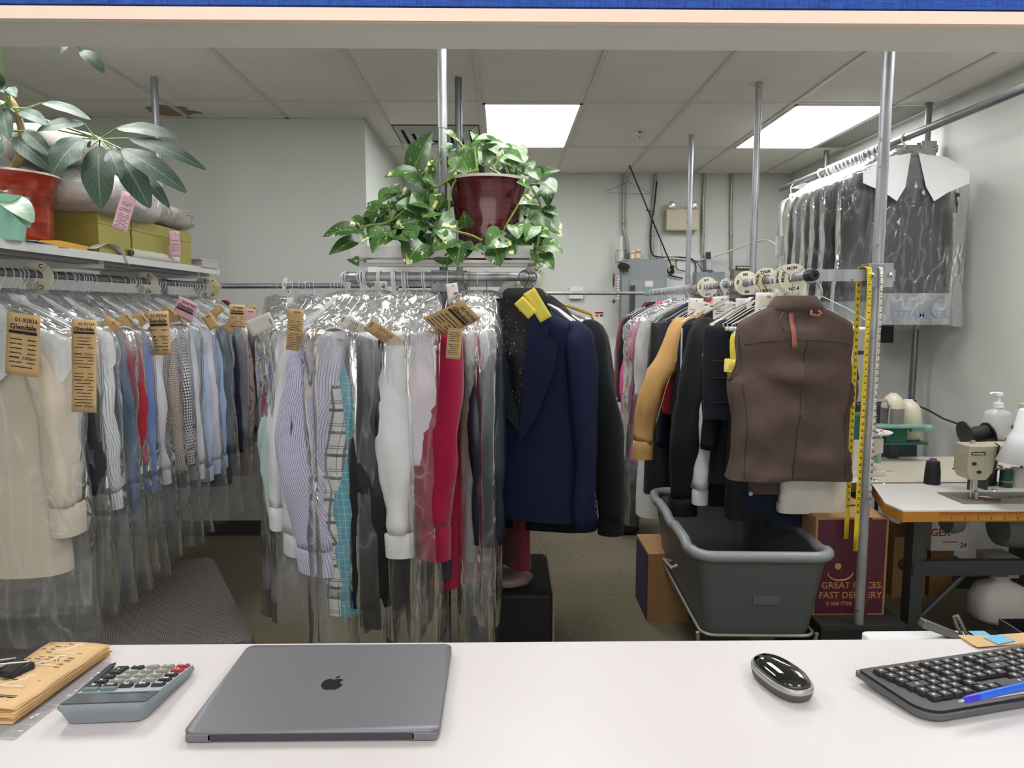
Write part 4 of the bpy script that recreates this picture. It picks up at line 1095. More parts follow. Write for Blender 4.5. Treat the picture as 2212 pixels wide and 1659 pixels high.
# ---- measuring tapes over the bracket
def tape(x, zb, zf, m, marks, label, w_=.018):
    t = thing('measuring_tape', label, 'measuring tape', (x, 2.585, RZ))
    zt_ = .028
    pr = [(0,-.028,-(RZ-zf)),(0,-.027,-.2),(0,-.022,.0),(0,-.014,zt_),(0,.022,zt_+.001),(0,.045,0),(0,.05,-.25),(0,.052,-(RZ-zb))]
    pts = cr(pr, 50)
    MB().grid(lambda u, v: V(pts[min(int(v*49), 49)])+V(((u-.5)*w_+.004*math.sin(v*8), 0, 0)), 1, 49).build('strip', m, t, smooth=180, solid=.0007)
    L = MB(); n = 0
    for i in range(1, 36):
        z = zt_-.0254*i
        if z < -(RZ-zf)+.01: break
        if -z < RZ-zb-.01:
            kb_ = min(range(30, 50), key=lambda q: abs(pts[q][2]-z)); xb = .004*math.sin(kb_/49*8); yb = pts[kb_][1]-.0016
            for j in range(4):
                zz = z-.00635*j; ln = .007 if j == 0 else .004
                L.add([(xb-w_/2, yb, zz), (xb-w_/2+ln, yb, zz), (xb-w_/2+ln, yb, zz+.0012), (xb-w_/2, yb, zz+.0012)], [(0,1,2,3)])
            put_text(L, str(70-i), .011, frame((xb, yb, z-.010), (0,0,-1), (1,0,0)), .0004)
        k = min(range(20), key=lambda q: abs(pts[q][2]-z)); xo = .004*math.sin(k/49*8); yo = pts[k][1]-.0016
        for j in range(4):
            zz = z-.00635*j; ln = .007 if j == 0 else .004
            L.add([(xo-w_/2, yo-.0007, zz), (xo-w_/2+ln, yo-.0007, zz), (xo-w_/2+ln, yo-.0007, zz+.0012), (xo-w_/2, yo-.0007, zz+.0012)], [(0,1,2,3)])
            L.add([(xo+w_/2-ln, yo-.0007, zz), (xo+w_/2, yo-.0007, zz), (xo+w_/2, yo-.0007, zz+.0012), (xo+w_/2-ln, yo-.0007, zz+.0012)], [(0,1,2,3)])
        put_text(L, str(i), .011, frame((xo, yo-.0006, z-.010), (0,0,-1), (1,0,0)), .0004)
    L.build('lettering', INK, t)
    return t
YT = mat('yellow_tape_vinyl', (230, 202, 44), .5)
tape(1.322, .62, .60, YT, 1, 'yellow measuring tape draped over the steel bracket beside the brown vest')
tape(1.365, 1.2, .78, WHTT, 1, 'white measuring tape hanging against the near post', .012)
# ================================================================ HIGH RAIL ALONG THE RIGHT WALL
FILM_S = film('suit_poly_film', .03, line=.14)
def hp(y): return V((2.18+(5.62-y)*.01316, y, 2.43))
def SUIT(y, c, short, L=.86, az=PI, w=.215, guard=True, covL=1.0, cw=.31, **kw):
    p = hp(y)-V((0,0,.004)); g_ = garment('suit_jacket', short+' on the high rail by the right wall', 'suit', p, az, C[c], L, 'bagged suits on the high rail', w=w, sl=.64, slw=.08, slx=.05, thick=.06, collar=kw.get('collar', 'shirt'))
    cv = hang(short, 'plastic', p, az, dict(w=cw, d=.10, m=FILM_S, wr=.012), covL)
    if guard and cv:
        for s in (-1, 1):
            vs = [V((s*.02,.095,-.10)), V((s*.16,.118,-.125)), V((s*.285,.120,-.20)), V((s*.285,.124,-.26)), V((s*.17,.128,-.31)), V((s*.10,.128,-.355)), V((s*.055,.122,-.28))]
            MB().add(vs, [tuple(range(7)) if s > 0 else tuple(range(7))[::-1]]).build('shoulder_paper', PAPER_W, cv, solid=.0008)
    return g_, cv
for i, (y, c, s) in enumerate([(4.75, 'suit', 'black suit farthest back'), (4.62, 'grey', 'grey suit in the middle'), (4.5, 'suit', 'black suit third from the front'), (4.38, 'char', 'charcoal suit behind the front pair')]):
    SUIT(y, c, s, guard=False, covL=1.05)
SUIT(4.24, 'suit', 'black suit just behind the front one', guard=False, covL=1.05)
g_, cS = SUIT(3.95, 'suit', 'frontmost black suit with white shoulder papers', .84, covL=1.02, w=.24, cw=.35)
PRT = mat('blue_grey_print', (120, 134, 158), .7)
MB().box((-.02, .132, -.925), (.40, .001, .17)).build('printed_band', FILM_G, cS)
L = MB(); M = frame((-.07, .1335, -.955), (1,0,0), (0,0,1))
put_text(L, 'SUEDEMASTER', .056, M, .001, 'CENTER'); L.build('lettering', PRT, cS)
MB().tube([V((-.175,.133,-.92))+V((.06*math.cos(a), 0, .06*math.sin(a))) for a in [1.9-.25*i for i in range(14)]], [.001+.006*math.sin(i/13*PI) for i in range(14)], 6).build('crescent_print', PRT, cS)
p = hp(4.1); folded('trousers', 'black trousers hanging below the bagged suits', 'trousers', p, PI, C['blkt'], 1.12, .07, .03, group='bagged suits on the high rail'); hang('black trousers below the bagged suits', 'plastic', p, PI)
p = hp(4.95); garment('blouse', 'cream blouse at the back of the high rail', 'blouse', p, PI, C['cream'], .7, 'bagged suits on the high rail', sl=.5); hang('cream blouse on the high rail', 'plastic', p, PI, dict(w=.28, d=.08), .75)
p = hp(4.86); garment('jacket', 'taupe jacket at the back of the high rail', 'jacket', p, PI, C['tanw'], .75, 'bagged suits on the high rail', sl=.55); hang('taupe jacket on the high rail', 'gold', p, PI, dict(w=.28, d=.08), .8)
for y in [4.15+.052*i for i in range(14)]:
    hanger('plastic', hp(y)-V((0,0,.003)), PI+rnd(-.08, .08), 'white plastic hanger in the row above the bagged suits', 'white plastic hangers above the suits')
t = thing('card_bag', 'small clear bag with a printed card clipped below the cream blouse', 'bag', V((1.93, 4.9, 1.93)))
MB().box((0,0,0), (.10, .03, .13)).build('bag', FILM_G, t); MB().box((.01,-.017,-.01), (.07, .003, .06)).build('card', WHTT, t); MB().box((.03,-.0195,-.02), (.03,.002,.02)).build('blue_print', mat('blue_print', (70, 110, 170), .6), t)
# white water tank on the rail end
def poly_tank():
    t = NT('milky_polyethylene'); return t.set(rgb(232, 230, 218), .4, None, None, **{'Subsurface Weight': .3, 'Subsurface Radius': (.05,.05,.05)})
TANK = poly_tank()
t = thing('water_tank', 'milky white plastic tank hanging from the end of high rail', 'tank', hp(5.36))
rg = [ering((0,0,z), AX, AY, a, a*.8, 28, .6) for z, a in ((-.105,.035),(-.115,.05),(-.125,.085),(-.14,.098),(-.2,.103),(-.32,.106),(-.345,.10),(-.36,.094),(-.385,.08),(-.395,.05))]
MB().rings(rg).build('body', TANK, t, smooth=50)
MB().lathe([(.042,-.108),(.042,-.08),(.036,-.076)], n=24).build('neck_cap', PLAS_W, t, smooth=40)
MB().tube([(-.03,0,-.09),(-.035,0,-.03),(0,0,.024),(.035,0,-.03),(.03,0,-.09)], .003, 6).build('wire_bail', WIRE_W, t, smooth=60)
L = MB().box((.06,-.0865,-.168), (.05,.002,.010)); L.build('blue_print', mat('royal_blue_print', (40, 84, 170), .6), t)
MB().lathe([(.012,-.40),(.012,-.42)], c=(-.07,0,.02), n=10).build('spout', mat('black_plastic', (22, 22, 24), .4), t)
a = hp(5.36)+V((-.07, 0, -.40)); b = PY(1640, 520, 6.0); c_ = PY(1520, 560, 6.38); d_ = PY(1440, 558, 6.38); e_ = PY(1405, 580, 6.40)
ho = tag(MB().tube(cr([a, a+V((-.02,.05,-.05)), b, c_, d_, e_], 30), .007, 8).build('hose', mat('clear_vinyl_hose', (222, 224, 212), .3), smooth=60), 'thin pale hose sagging from the white tank to the back wall', 'hose')
# ================================================================ BACK WALL FITTINGS
CON = mat('conduit_pipe', (158, 156, 148), .4, .5, var=.1)
YW = YB-.02
def wallpt(px, py, off=.02): return PY(px, py, YB-off)
def conduit(label, pts, r=.014):
    t = thing('conduit', label, 'conduit', wallpt(*pts[0], .03), 0, 'metal conduits on the back wall'); o = t.location
    q = [wallpt(*p, .03)-V(o) for p in pts]
    MB().tube(cr(q, 24), r, 10).build('pipe', CON, t, smooth=60)
    k = q[len(q)//2]
    MB().lathe([(r+.004,-.01),(r+.006,0),(r+.004,.012)], c=k+V((0,0,.05)), n=12).build('coupling', CON, t)
conduit('metal conduit left of the black stick, bent near its foot', [(1348, 376), (1347, 440), (1347, 495), (1354, 525), (1355, 562)])
conduit('metal conduit with black cables strapped beside it', [(1417, 374), (1411, 450), (1409, 520), (1408, 562)])
conduit('metal conduit just right of the emergency light box', [(1522, 374), (1519, 450), (1518, 520), (1517, 588)])
conduit('rightmost metal conduit on the back wall', [(1581, 375), (1579, 450), (1579, 520), (1578, 582)])
BC = mat('black_cable', (26, 26, 28), .5)
def cable(label, pts, r=.006, m=BC, off=.05):
    q = [wallpt(*p, off) for p in pts]
    return tag(MB().tube(cr(q, 36), r, 6).build('cable', m, smooth=60), label, 'cable')
cable('black cable running down beside the strapped conduit', [(1419, 392), (1414, 440), (1405, 500), (1407, 545), (1425, 555), (1475, 556), (1500, 565), (1503, 590), (1500, 605)])
cable('black cable looping from outlet to the phone', [(1480, 556), (1462, 560), (1462, 580), (1475, 585), (1480, 586)], .004)
cable('black cable dropping behind the wall outlet', [(1432, 562), (1440, 580), (1450, 595), (1475, 601)], .006)
cable('white cable sagging under the emergency light box', [(1433, 458), (1426, 480), (1428, 540), (1436, 565), (1433, 612)], .005, mat('grey_white_cable', (196, 194, 184), .5))
cable('thin black cable along the wall to phone base', [(1490, 556), (1505, 566), (1516, 583), (1524, 588)], .003)
# emergency light
ALM = mat('almond_enamel', (196, 186, 160), .45)
t = thing('emergency_light', 'almond emergency light box with two round lamp heads', 'emergency light', wallpt(1472, 476, .06))
MB().box((0,0,0), (.29, .1, .185)).build('battery_box', ALM, t, bevel=.008)
MB().box((-.09,-.052,-.07), (.06,.004,.016)).build('plate', mat('silver_plate', (186, 182, 168), .4), t)
for s in (-1, 1):
    h = MB().lathe([(.022,0),(.034,.02),(.036,.045),(.034,.05)], c=(s*.10,-.01,.125), M=Matrix.Rotation(PI/2, 4, 'X'), n=18).build('lamp_head', ALM, t, smooth=50)
    MB().lathe([(.03,.051),(.02,.054),(.001,.056)], c=(s*.10,-.01,.125), M=Matrix.Rotation(PI/2, 4, 'X'), n=18).build('lens', STEEL, h, smooth=60)
    MB().tube([(s*.10,0,.085),(s*.10,0,.12)], .012, 8).build('swivel', ALM, t)
# black stick leaning, wall hook of wire
q0, q1 = PY(1359, 356, 6.1), PY(1455, 585, 6.36)
t = thing('rod', 'long thin black rod leaning diagonally in front of the back wall', 'rod', q0)
MB().tube([V((0,0,0)), (q1-q0)*.5, q1-q0], .006, 8).build('shaft', BC, t)
MB().box((q1-q0)*.42, (.05,.012,.010), Matrix.Rotation(.2, 3, 'Y')).build('cross_clip', BC, t)
o = wallpt(1357, 385, .05)
hk = tag(MB().tube([V(p) for p in [(-.02,0,-.012),(-.015,0,.01),(.0,0,.016),(.012,0,0),(0,0,-.03),(-.19,0,-.11),(-.19,0,-.125),(.19,0,-.135),(.2,0,-.125),(0,0,-.03)]], .0016, 5).build('clothes_hanger', WIRE_D, smooth=60, loc=o), 'empty thin wire hanger hooked on the leftmost conduit', 'hanger')
# electrical panel
t = thing('electrical_panel', 'grey electrical panel cabinet on the back wall', 'electrical panel', wallpt(1388, 632, .07))
GP_ = mat('panel_grey_enamel', (142, 148, 152), .5)
MB().box((0,0,0), (.40, .14, .58)).build('cabinet', GP_, t, bevel=.004)
MB().box((.02,-.075,-.07), (.30, .012, .36)).build('door', mat('panel_door_grey', (150, 156, 159), .5), t, bevel=.002)
MB().box((-.105,-.083,-.07), (.045,.006,.26)).build('latch_recess', mat('dark_recess', (60, 64, 68), .6), t)
L = MB().box((.04,-.083,.075), (.07,.002,.05)); L.build('sticker', WHTT, t)
L = MB().box((.03,-.083,.02), (.075,.002,.045)); L.build('sticker', mat('green_white_sticker', (120, 168, 146), .6), t)
t = thing('glove', 'black work glove lying at the left shoulder of the grey electrical panel', 'glove', wallpt(1347, 575, .15))
rg = [ering((x, 0, -.01*abs(x)*8), V((0,0,1)), AY, a, b, 14, .9) for x, a, b in ((-.05,.012,.02),(-.03,.028,.03),(0,.03,.032),(.03,.024,.03),(.05,.014,.02))]
MB().rings(rg).build('body', mat('black_leatherette', (24, 24, 26), .6), t, smooth=60)
for i in range(4): MB().tube([(-.03+.02*i,-.02,-.01),(-.032+.02*i,-.03,-.045-.008*(i%2))], .008, 7).build('finger', mat('black_leatherette', (24, 24, 26), .6), t, smooth=60)
top_z = wallpt(1388, 564, .07).z
def bottle(px, col, capc, label, h=.075, r=.022):
    x = wallpt(px, 560, .09); t = thing('pill_bottle', label, 'bottle', (x.x, x.y, wallpt(1388, 632, .07).z+.291))
    MB().lathe([(r,0),(r,h*.75),(r*.85,h*.8)], n=16).build('body', mat('pill_amber_'+capc, col, .3), t, smooth=40)
    MB().lathe([(r,h*.8),(r,h),(r*.9,h*1.03)], n=16).build('cap', mat('white_cap', (232, 230, 224), .5), t, smooth=40)
    MB().lathe([(r*1.01,h*.12),(r*1.01,h*.6)], n=16, cap=(False, False)).build('label_band', WHTT, t)
bottle(1366, (214, 176, 60), 'y', 'yellowish pill bottle on top of the electrical panel')
bottle(1378, (206, 130, 70), 'o', 'orange pill bottle with white cap on the electrical panel', .09, .024)
t = thing('lint_roller', 'white lint roller standing on the panel edge in a wire basket', 'lint roller', wallpt(1341, 566, .1))
MB().lathe([(.024,0),(.024,.11),(.02,.115)], n=16).build('roll', mat('cream_roll', (226, 220, 204), .6), t, smooth=40)
MB().lathe([(.01,.115),(.012,.16),(.013,.21),(.008,.225)], n=12).build('handle', PLAS_W, t, smooth=60)
t = thing('wire_basket', 'small wire basket at the left end of panel top', 'basket', wallpt(1341, 566, .1))
m = MB()
for z in (.0, .1): m.tube([(-.04,-.04,z),(.05,-.04,z),(.05,.04,z),(-.04,.04,z)], .0015, 5, closed=True)
for x, y in ((-.04,-.04),(.05,-.04),(.05,.04),(-.04,.04)): m.tube([(x,y,0),(x,y,.1)], .0015, 5)
m.build('wire_frame', WIRE_D, t)
t = thing('beaded_ornament', 'red tassel with a string of white beads hanging left of the panel', 'ornament', wallpt(1336, 590, .16))
for i in range(9): MB().lathe([(.001,-.011),(.009,-.006),(.011,0),(.009,.006),(.001,.011)], c=(-.0+.002*(i % 2),0,-.03-.024*i), n=10).build('bead', PLAS_W, t, smooth=180)
MB().tube([(-.04,0,0),(-.042,0,-.06),(-.042,0,-.12)], [.004,.01,.006], 8).build('tassel', mat('red_tassel', (122, 34, 32), .8), t, smooth=60)
# outlet, backboard, boxes, phone
t = thing('backboard', 'white painted plywood board behind the cables on the back wall', 'board', wallpt(1515, 592, .012))
MB().box((0,0,0), (.80, .024, .33)).build('panel', mat('white_board_paint', (222, 220, 224), .6), t)
t = thing('wall_outlet', 'cream electrical outlet plate with black plugs', 'outlet', wallpt(1449, 580, .04))
MB().box((0,0,0), (.075, .012, .12)).build('plate', mat('cream_plate', (214, 206, 178), .5), t, bevel=.003)
for z in (.012, -.03): MB().lathe([(.016,0),(.018,.02),(.01,.03)], c=(.01,-.006,z), M=Matrix.Rotation(PI/2, 4, 'X'), n=12).build('plug', BC, t, smooth=50)
t = thing('switch_box', 'grey metal box under the cordless phone', 'box', wallpt(1530, 612, .07)); MB().box((0,0,0), (.25, .13, .20)).build('enclosure', GP_, t, bevel=.004)
t = thing('switch_box', 'tan grey metal box below the rightmost conduit', 'box', wallpt(1604, 606, .07)); MB().box((0,0,0), (.20, .13, .20)).build('enclosure', mat('tan_grey_enamel', (150, 146, 130), .5), t, bevel=.004)
t = thing('wall_sign', 'small dark sign with pale lettering above the FRI disc', 'sign', wallpt(1606, 578, .15)); MB().box((0,0,0), (.14, .006, .032)).build('plate', mat('brown_sign', (74, 64, 58), .5), t)
L = MB()
for i in range(10): L.box((-.05+.011*i,-.0035,0), (.008,.001,.012))
L.build('lettering', LINEW, t)
p = wallpt(1530, 589, .09)
t = thing('cordless_phone', 'black and silver cordless phone standing in its charger', 'phone', p)
MB().lathe([(.05,0),(.048,.012),(.03,.02)], n=20).build('charger_base', mat('dark_grey_plastic', (60, 60, 64), .4), t, smooth=50)
TM = Matrix.Rotation(-.12, 4, 'Y')
h = MB().box((0,0,.10), (.05, .028, .165), TM).build('handset', mat('silver_plastic', (176, 178, 182), .35), t, bevel=.008)
MB().box((-.008,-.016,.15), (.042,.004,.06), TM).build('screen', mat('black_plastic', (22, 22, 24), .4), t)
L = MB()
for i in range(4):
    for j in range(3): L.box((-.014+.014*j-.0,-.0155,.085-.018*i), (.009,.003,.010), TM)
L.build('keypad', mat('light_key', (224, 224, 226), .4), t)
# thermostat, wall stickers, dispenser
t = thing('thermostat', 'white programmable thermostat on the back wall behind the cross rail', 'thermostat', wallpt(1245, 633, .03))
MB().box((0,0,0), (.125, .03, .105)).build('case', PLAS_W, t, bevel=.005); MB().box((0,-.016,.0), (.05,.002,.022)).build('display', mat('lcd_grey', (120, 128, 118), .3), t)
L = MB()
for i in (-.035, .035): L.lathe([(.009,0),(.009,.003)], c=(i,-.015,-.03), M=Matrix.Rotation(PI/2, 4, 'X'), n=12)
L.build('button', mat('light_key', (224, 224, 226), .4), t)
t = thing('wall_sticker', 'small red and white notice on the back wall beside the gold braid', 'notice', wallpt(1294, 690, .006))
MB().box((0,0,0), (.085, .003, .16)).build('paper', WHTT, t)
L2 = MB(); L2.box((0,-.002,.06), (.075,.001,.016)); L2.box((-.018,-.002,.035), (.022,.001,.016)); L2.box((.02,-.002,.035), (.026,.001,.02)); L2.build('red_print', mat('dark_red_print', (140, 40, 48), .7), t)
t = thing('wall_ornament', 'small dark red star ornament on the panel edge', 'ornament', wallpt(1326, 651, .1))
MB().prism([((.028 if k % 2 == 0 else .010)*math.cos(k*PI/4), (.028 if k % 2 == 0 else .010)*math.sin(k*PI/4)) for k in range(8)], 0, .008, Matrix.Rotation(PI/2, 4, 'X')).build('star', mat('dark_red_print', (140, 40, 48), .7), t)
t = thing('suitcase', 'small black zipped case on the floor beneath the white gown', 'suitcase', (.84, 4.75, 0))
MB().box((0,0,.24), (.16, .35, .46)).build('shell', mat('black_case_cloth', (26, 26, 28), .7), t, bevel=.03); MB().tube([(.0,-.178,.08),(.0,-.178,.4)], .004, 6).build('zip', STEEL, t); MB().tube([(-.04,-.1,.47),(-.04,-.1,.52),(-.04,.1,.52),(-.04,.1,.47)], .008, 8).build('handle', BC, t, smooth=60)
# dark shelving seen under the centre rail
t = thing('storage_shelf', 'dark grey shelving unit glimpsed behind the centre rack', 'shelf', (-.22, 4.75, 0))
SH = mat('shelf_dark_steel', (70, 72, 72), .5)
for z in (.3, .8, 1.25, 1.52): MB().box((0,0,z), (.75,.4,.03)).build('shelf_board', SH, t)
for x in (-.36, .36):
    for y in (-.18, .18): MB().box((x,y,.77), (.03,.03,1.54)).build('upright', SH, t)
# ================================================================ SHELF ON THE LEFT
SZ = 1.712
t = thing('wall_shelf', 'long white shelf above the left garment rail', 'shelf', (-1.80, 2.85, SZ))
MB().box((.0, 0, -.008), (.56, 2.1, .016)).build('shelf_board', WHT, t, bevel=.002)
m = MB()
MB().box((.275, 0, -.012), (.012, 2.1, .03)).build('front_lip', WHT, t)
ALU = mat('shelf_track_steel', (150, 152, 154), .35, .7)
for i in range(3): MB().box((.22-.035*i, 0, -.028), (.014, 2.08, .02)).build('track', ALU, t)
MB().box((.285, -.92, -.02), (.03, .26, .05)).build('lip_joint', WHT, t)
for y in (-.9, 0, .9): MB().box((-.02, y, -.035), (.5, .03, .035)).build('support_arm', WHT, t)
def leafmat(name, dark, light, vein, rough=.42, varie=0.):
    t = NT(name)
    sp = t.n('ShaderNodeSeparateXYZ'); t.l(t.coord('UV'), sp.inputs[0])
    u = t.math('ABSOLUTE', t.math('SUBTRACT', sp.outputs[0], .5)); v = sp.outputs[1]
    oi = t.noise(t.coord(), 5, 2)
    base = t.ramp(oi, [(.35, dark), (.65, light)])
    side = t.math('FRACT', t.math('ADD', t.math('MULTIPLY', v, 8.0), t.math('MULTIPLY', u, -5.0)))
    sv = t.math('LESS_THAN', side, .10)
    c = t.mix(t.math('MULTIPLY', sv, .35), base, vein)
    c = t.mix(t.math('MULTIPLY', t.math('LESS_THAN', u, .022), .8), c, vein)
    if varie:
        f = t.noise(t.mapped((14, 14, 8)), 1.6, 5, .72)
        c = t.mix(t.math('GREATER_THAN', f, 1-varie), c, rgb(214, 216, 150))
        f2 = t.noise(t.mapped((50, 50, 30)), 1.4, 3, .7)
        c = t.mix(t.math('MULTIPLY', t.math('GREATER_THAN', f2, .64), .7), c, rgb(176, 194, 110))
    n = t.bump(t.math('ADD', t.math('MULTIPLY', sv, -.5), t.noise(t.coord(), 30, 3)), .5, .004)
    return t.set(c, rough, None, n)
def leaf(mb, base, tip, wd, up=(0,-.6,.8), heart=False, bend=.12, cup=.16, nu=6, nv=10, wav=.0):
    """leaf surface from base to tip, width wd, facing up; gently arched"""
    b, e = V(base), V(tip); ax = e-b; L = ax.length
    if L < 1e-5: return
    ax = ax/L; upv = V(up); nn = (upv-ax*upv.dot(ax))
    nn = nn.normalized() if nn.length > 1e-4 else ax.orthogonal().normalized()
    sd = ax.cross(nn); ph = R.random()*6
    vs = []; uv = []; fs = []
    for j in range(nv+1):
        v = j/nv
        if heart: w = wd*.5*(1.18*math.sin(PI*min(1, (v*.90+.10))**.62)**.85 if v < 1 else 0)
        else: w = wd*.5*math.sin(PI*(v*.97+.015)**.9)**.72
        back = -.10*L*heart*(1 if v < .15 else 0)
        for i in range(nu+1):
            u = i/nu*2-1
            bk = (-.09*L*abs(u)**1.5*(1-v*4) if heart and v < .25 else 0)
            p = b+ax*(v*L+bk)+sd*(u*w)+nn*(bend*L*math.sin(PI*v)+cup*abs(u)*w+wav*wd*math.sin(v*14+ph)*u*u)
            vs.append(p); uv.append((i/nu, v))
    for j in range(nv):
        for i in range(nu):
            a = j*(nu+1)+i; fs.append((a, a+1, a+nu+2, a+nu+1))
    mb.add(vs, fs, uv)
def glaze(name, c1, c2, st=90):
    t = NT(name)
    f = t.noise(t.mapped((3, 3, st)), 1, 4, .6)
    c = t.ramp(f, [(.3, rgb(c1)), (.7, rgb(c2))])
    return t.set(c, .22, .15, None, **{'Coat Weight': .6, 'Coat Roughness': .1})
# umbrella plant
def upx(x, y, Y): return PY(x/2.963, y/2.963, Y)
pc = V((-1.74, 2.58, SZ))
up_ = thing('potted_plant', 'umbrella plant with long drooping leaflets in a red-orange striped pot', 'potted plant', pc)
POT1 = glaze('red_orange_glaze', (126, 26, 14), (188, 62, 26))
MB().lathe([(.095,0),(.125,.012),(.135,.04),(.138,.10),(.142,.18),(.150,.225),(.168,.246),(.172,.250)], n=40, cap=(True, False)).build('pot', POT1, up_, smooth=60)
MB().lathe([(.172,.250),(.170,.257),(.160,.257),(.145,.235)], n=40, cap=(False, False)).build('pot_rim', mat('cream_rim', (220, 214, 196), .35), up_, smooth=60)
SOIL = mat('potting_soil', (60, 48, 38), .95, bump=(60, .8, .008))
MB().lathe([(.147,.225),(.08,.235),(.001,.238)], n=32, cap=(False, False)).build('soil', SOIL, up_, smooth=60)
UL = leafmat('umbrella_leaf', rgb(50, 74, 60), rgb(74, 96, 84), rgb(132, 154, 120), .5)
def loc(p): return V(p)-pc
Yh = 2.50
fo = MB(); st = MB()
hub = upx(640, 890, 2.48); hub2 = upx(60, 690, 2.56); hub3 = upx(20, 800, 2.54)
trunk = [V((.0,.0,.235)), loc(upx(128, 1000, 2.58)), loc(upx(140, 850, 2.58)), loc(upx(100, 690, 2.57)), loc(upx(60, 620, 2.57))]
MB().tube(cr(trunk, 14), [.016-.0006*i for i in range(14)], 10).build('trunk', mat('woody_bark', (150, 128, 94), .9, bump=(60, 1, .006)), up_, smooth=60)
def pet(a, b, sag=-.03, r=.0028):
    a, b = loc(a), loc(b); st.tube([a, a*.5+b*.5+V((0,0,-sag)), b], r, 6)
pet(hub2, hub, -.0, .004); pet(upx(120, 740, 2.57), hub, .01, .0035)
UD = [((750,820),(1165,890),92),((830,885),(1320,1085),95),((780,955),(1190,1230),135),((635,935),(650,1335),185),((780,1010),(960,1330),150),((700,960),(780,1145),95),((900,1100),(1085,1330),75),((525,885),(335,1110),175),((575,940),(600,880),60)]
for i, (b, e, w_) in enumerate(UD):
    yb = 2.47-.03*(i % 3); B = upx(*b, yb); E = upx(*e, yb-.05); pet(hub, B, .0)
    leaf(fo, loc(B), loc(E), w_/2.963/F*2.55, (.15, -.85, .5), bend=.07, cup=.14, wav=.03, nv=14)
UD2 = [((270,660),(580,765),72,hub2),((540,790),(235,840),100,hub),((130,710),(300,800),85,hub2),((85,880),(345,1100),125,hub3),((155,840),(322,1000),95,hub3),((40,590),(-120,520),80,hub2),((30,650),(-160,720),90,hub2),((60,560),(105,620),60,hub2),((0,900),(-60,1100),110,hub3),((20,700),(60,900),90,hub3),((-20,640),(-200,620),90,hub2),((10,560),(-60,430),80,hub2)]
for i, (b, e, w_, h) in enumerate(UD2):
    yb = 2.52-.03*(i % 3); B = upx(*b, yb); E = upx(*e, yb-.05); pet(h, B, .01)
    leaf(fo, loc(B), loc(E), w_/2.963/F*2.6, (.1, -.8, .6), bend=.07, cup=.14, wav=.03, nv=14)
h4 = upx(480, 250, 2.3); st.tube([loc(hub2), loc(upx(10, 500, 2.5)), loc(upx(22, 330, 2.45)), loc(upx(60, 150, 2.4)), loc(upx(300, 120, 2.35)), loc(upx(450, 180, 2.3))], .004, 6)
for b, e, w_ in (((520,325),(668,468),85),((470,230),(380,350),80),((500,220),(640,230),80)):
    leaf(fo, loc(upx(*b, 2.3)), loc(upx(*e, 2.27)), w_/2.963/F*2.4, (.1,-.7,.6), bend=.1, nv=12); st.tube([loc(upx(450,180,2.3)), loc(upx(*b, 2.3))], .0025, 6)
fo.build('foliage', UL, up_, smooth=180); st.build('leaf_stalks', mat('green_stalk', (122, 146, 84), .5), up_, smooth=60)
# mint pot
mp_ = thing('potted_plant', 'mint green pot with a pale rounded leaf at the shelf edge', 'potted plant', PX(8, 530, -1.55)+V((0,0,.0)))
mp_.location.z = SZ
MB().lathe([(.055,0),(.058,.01),(.075,.13),(.077,.135),(.070,.135),(.066,.12)], n=32, cap=(True, False)).build('pot', mat('mint_ceramic', (150, 206, 184), .35), mp_, smooth=50)
MB().lathe([(.07,.115),(.001,.118)], n=24, cap=(False, False)).build('soil', SOIL, mp_)
fo = MB(); o = V(mp_.location)
for b, e, w_ in (((12,1262),(212,1425),150),((75,1300),(190,1460),95),((-10,1240),(-120,1320),120),((10,1240),(40,1230),50)):
    leaf(fo, upx(*b, o.y-.02)-o, upx(*e, o.y-.06)-o, w_/2.963/F*2.3, (.4,-.6,.7), bend=.10, cup=.2)
fo.build('foliage', leafmat('waxy_leaf', rgb(120, 150, 126), rgb(140, 168, 142), rgb(160, 182, 150), .35), mp_, smooth=180)
# gold-green storage boxes
OLV = mat('olive_gold_card', (176, 168, 88), .4, .25, var=.05)
OLD = mat('olive_gold_shadow_gap', (92, 86, 40), .6)
def gbox(y0, y1, label, x0=-1.76, x1=-1.535, h=.165):
    t = thing('storage_box', label, 'box', ((x0+x1)/2, (y0+y1)/2, SZ))
    a, b = x1-x0, y1-y0
    MB().box((0,0,h*.36), (a-.006, b-.006, h*.72)).build('body', OLV, t, bevel=.002)
    MB().box((0,0,h*.84), (a, b, h*.30)).build('lid', OLV, t, bevel=.002)
    return t
b1 = gbox(2.78, 3.02, 'olive gold box behind the red-orange pot')
b2 = gbox(3.03, 3.60, 'long olive gold box with a round corner tab and price slip')
MB().prism([(.0,0),(.042,0),(.042,.05),(.036,.06),(.006,.06),(0,.05)], 0, .002, frame((.1145, .05, .085), (0,1,0), (0,0,1))).build('tab', mat('olive_tab', (170, 166, 100), .4), b2)
b3 = gbox(2.42, 2.77, 'olive gold box partly hidden by red-orange pot', -1.99, -1.93)
bpy.data.objects.remove(b3.children[0]); bpy.data.objects.remove(b3.children[0]); bpy.data.objects.remove(b3)
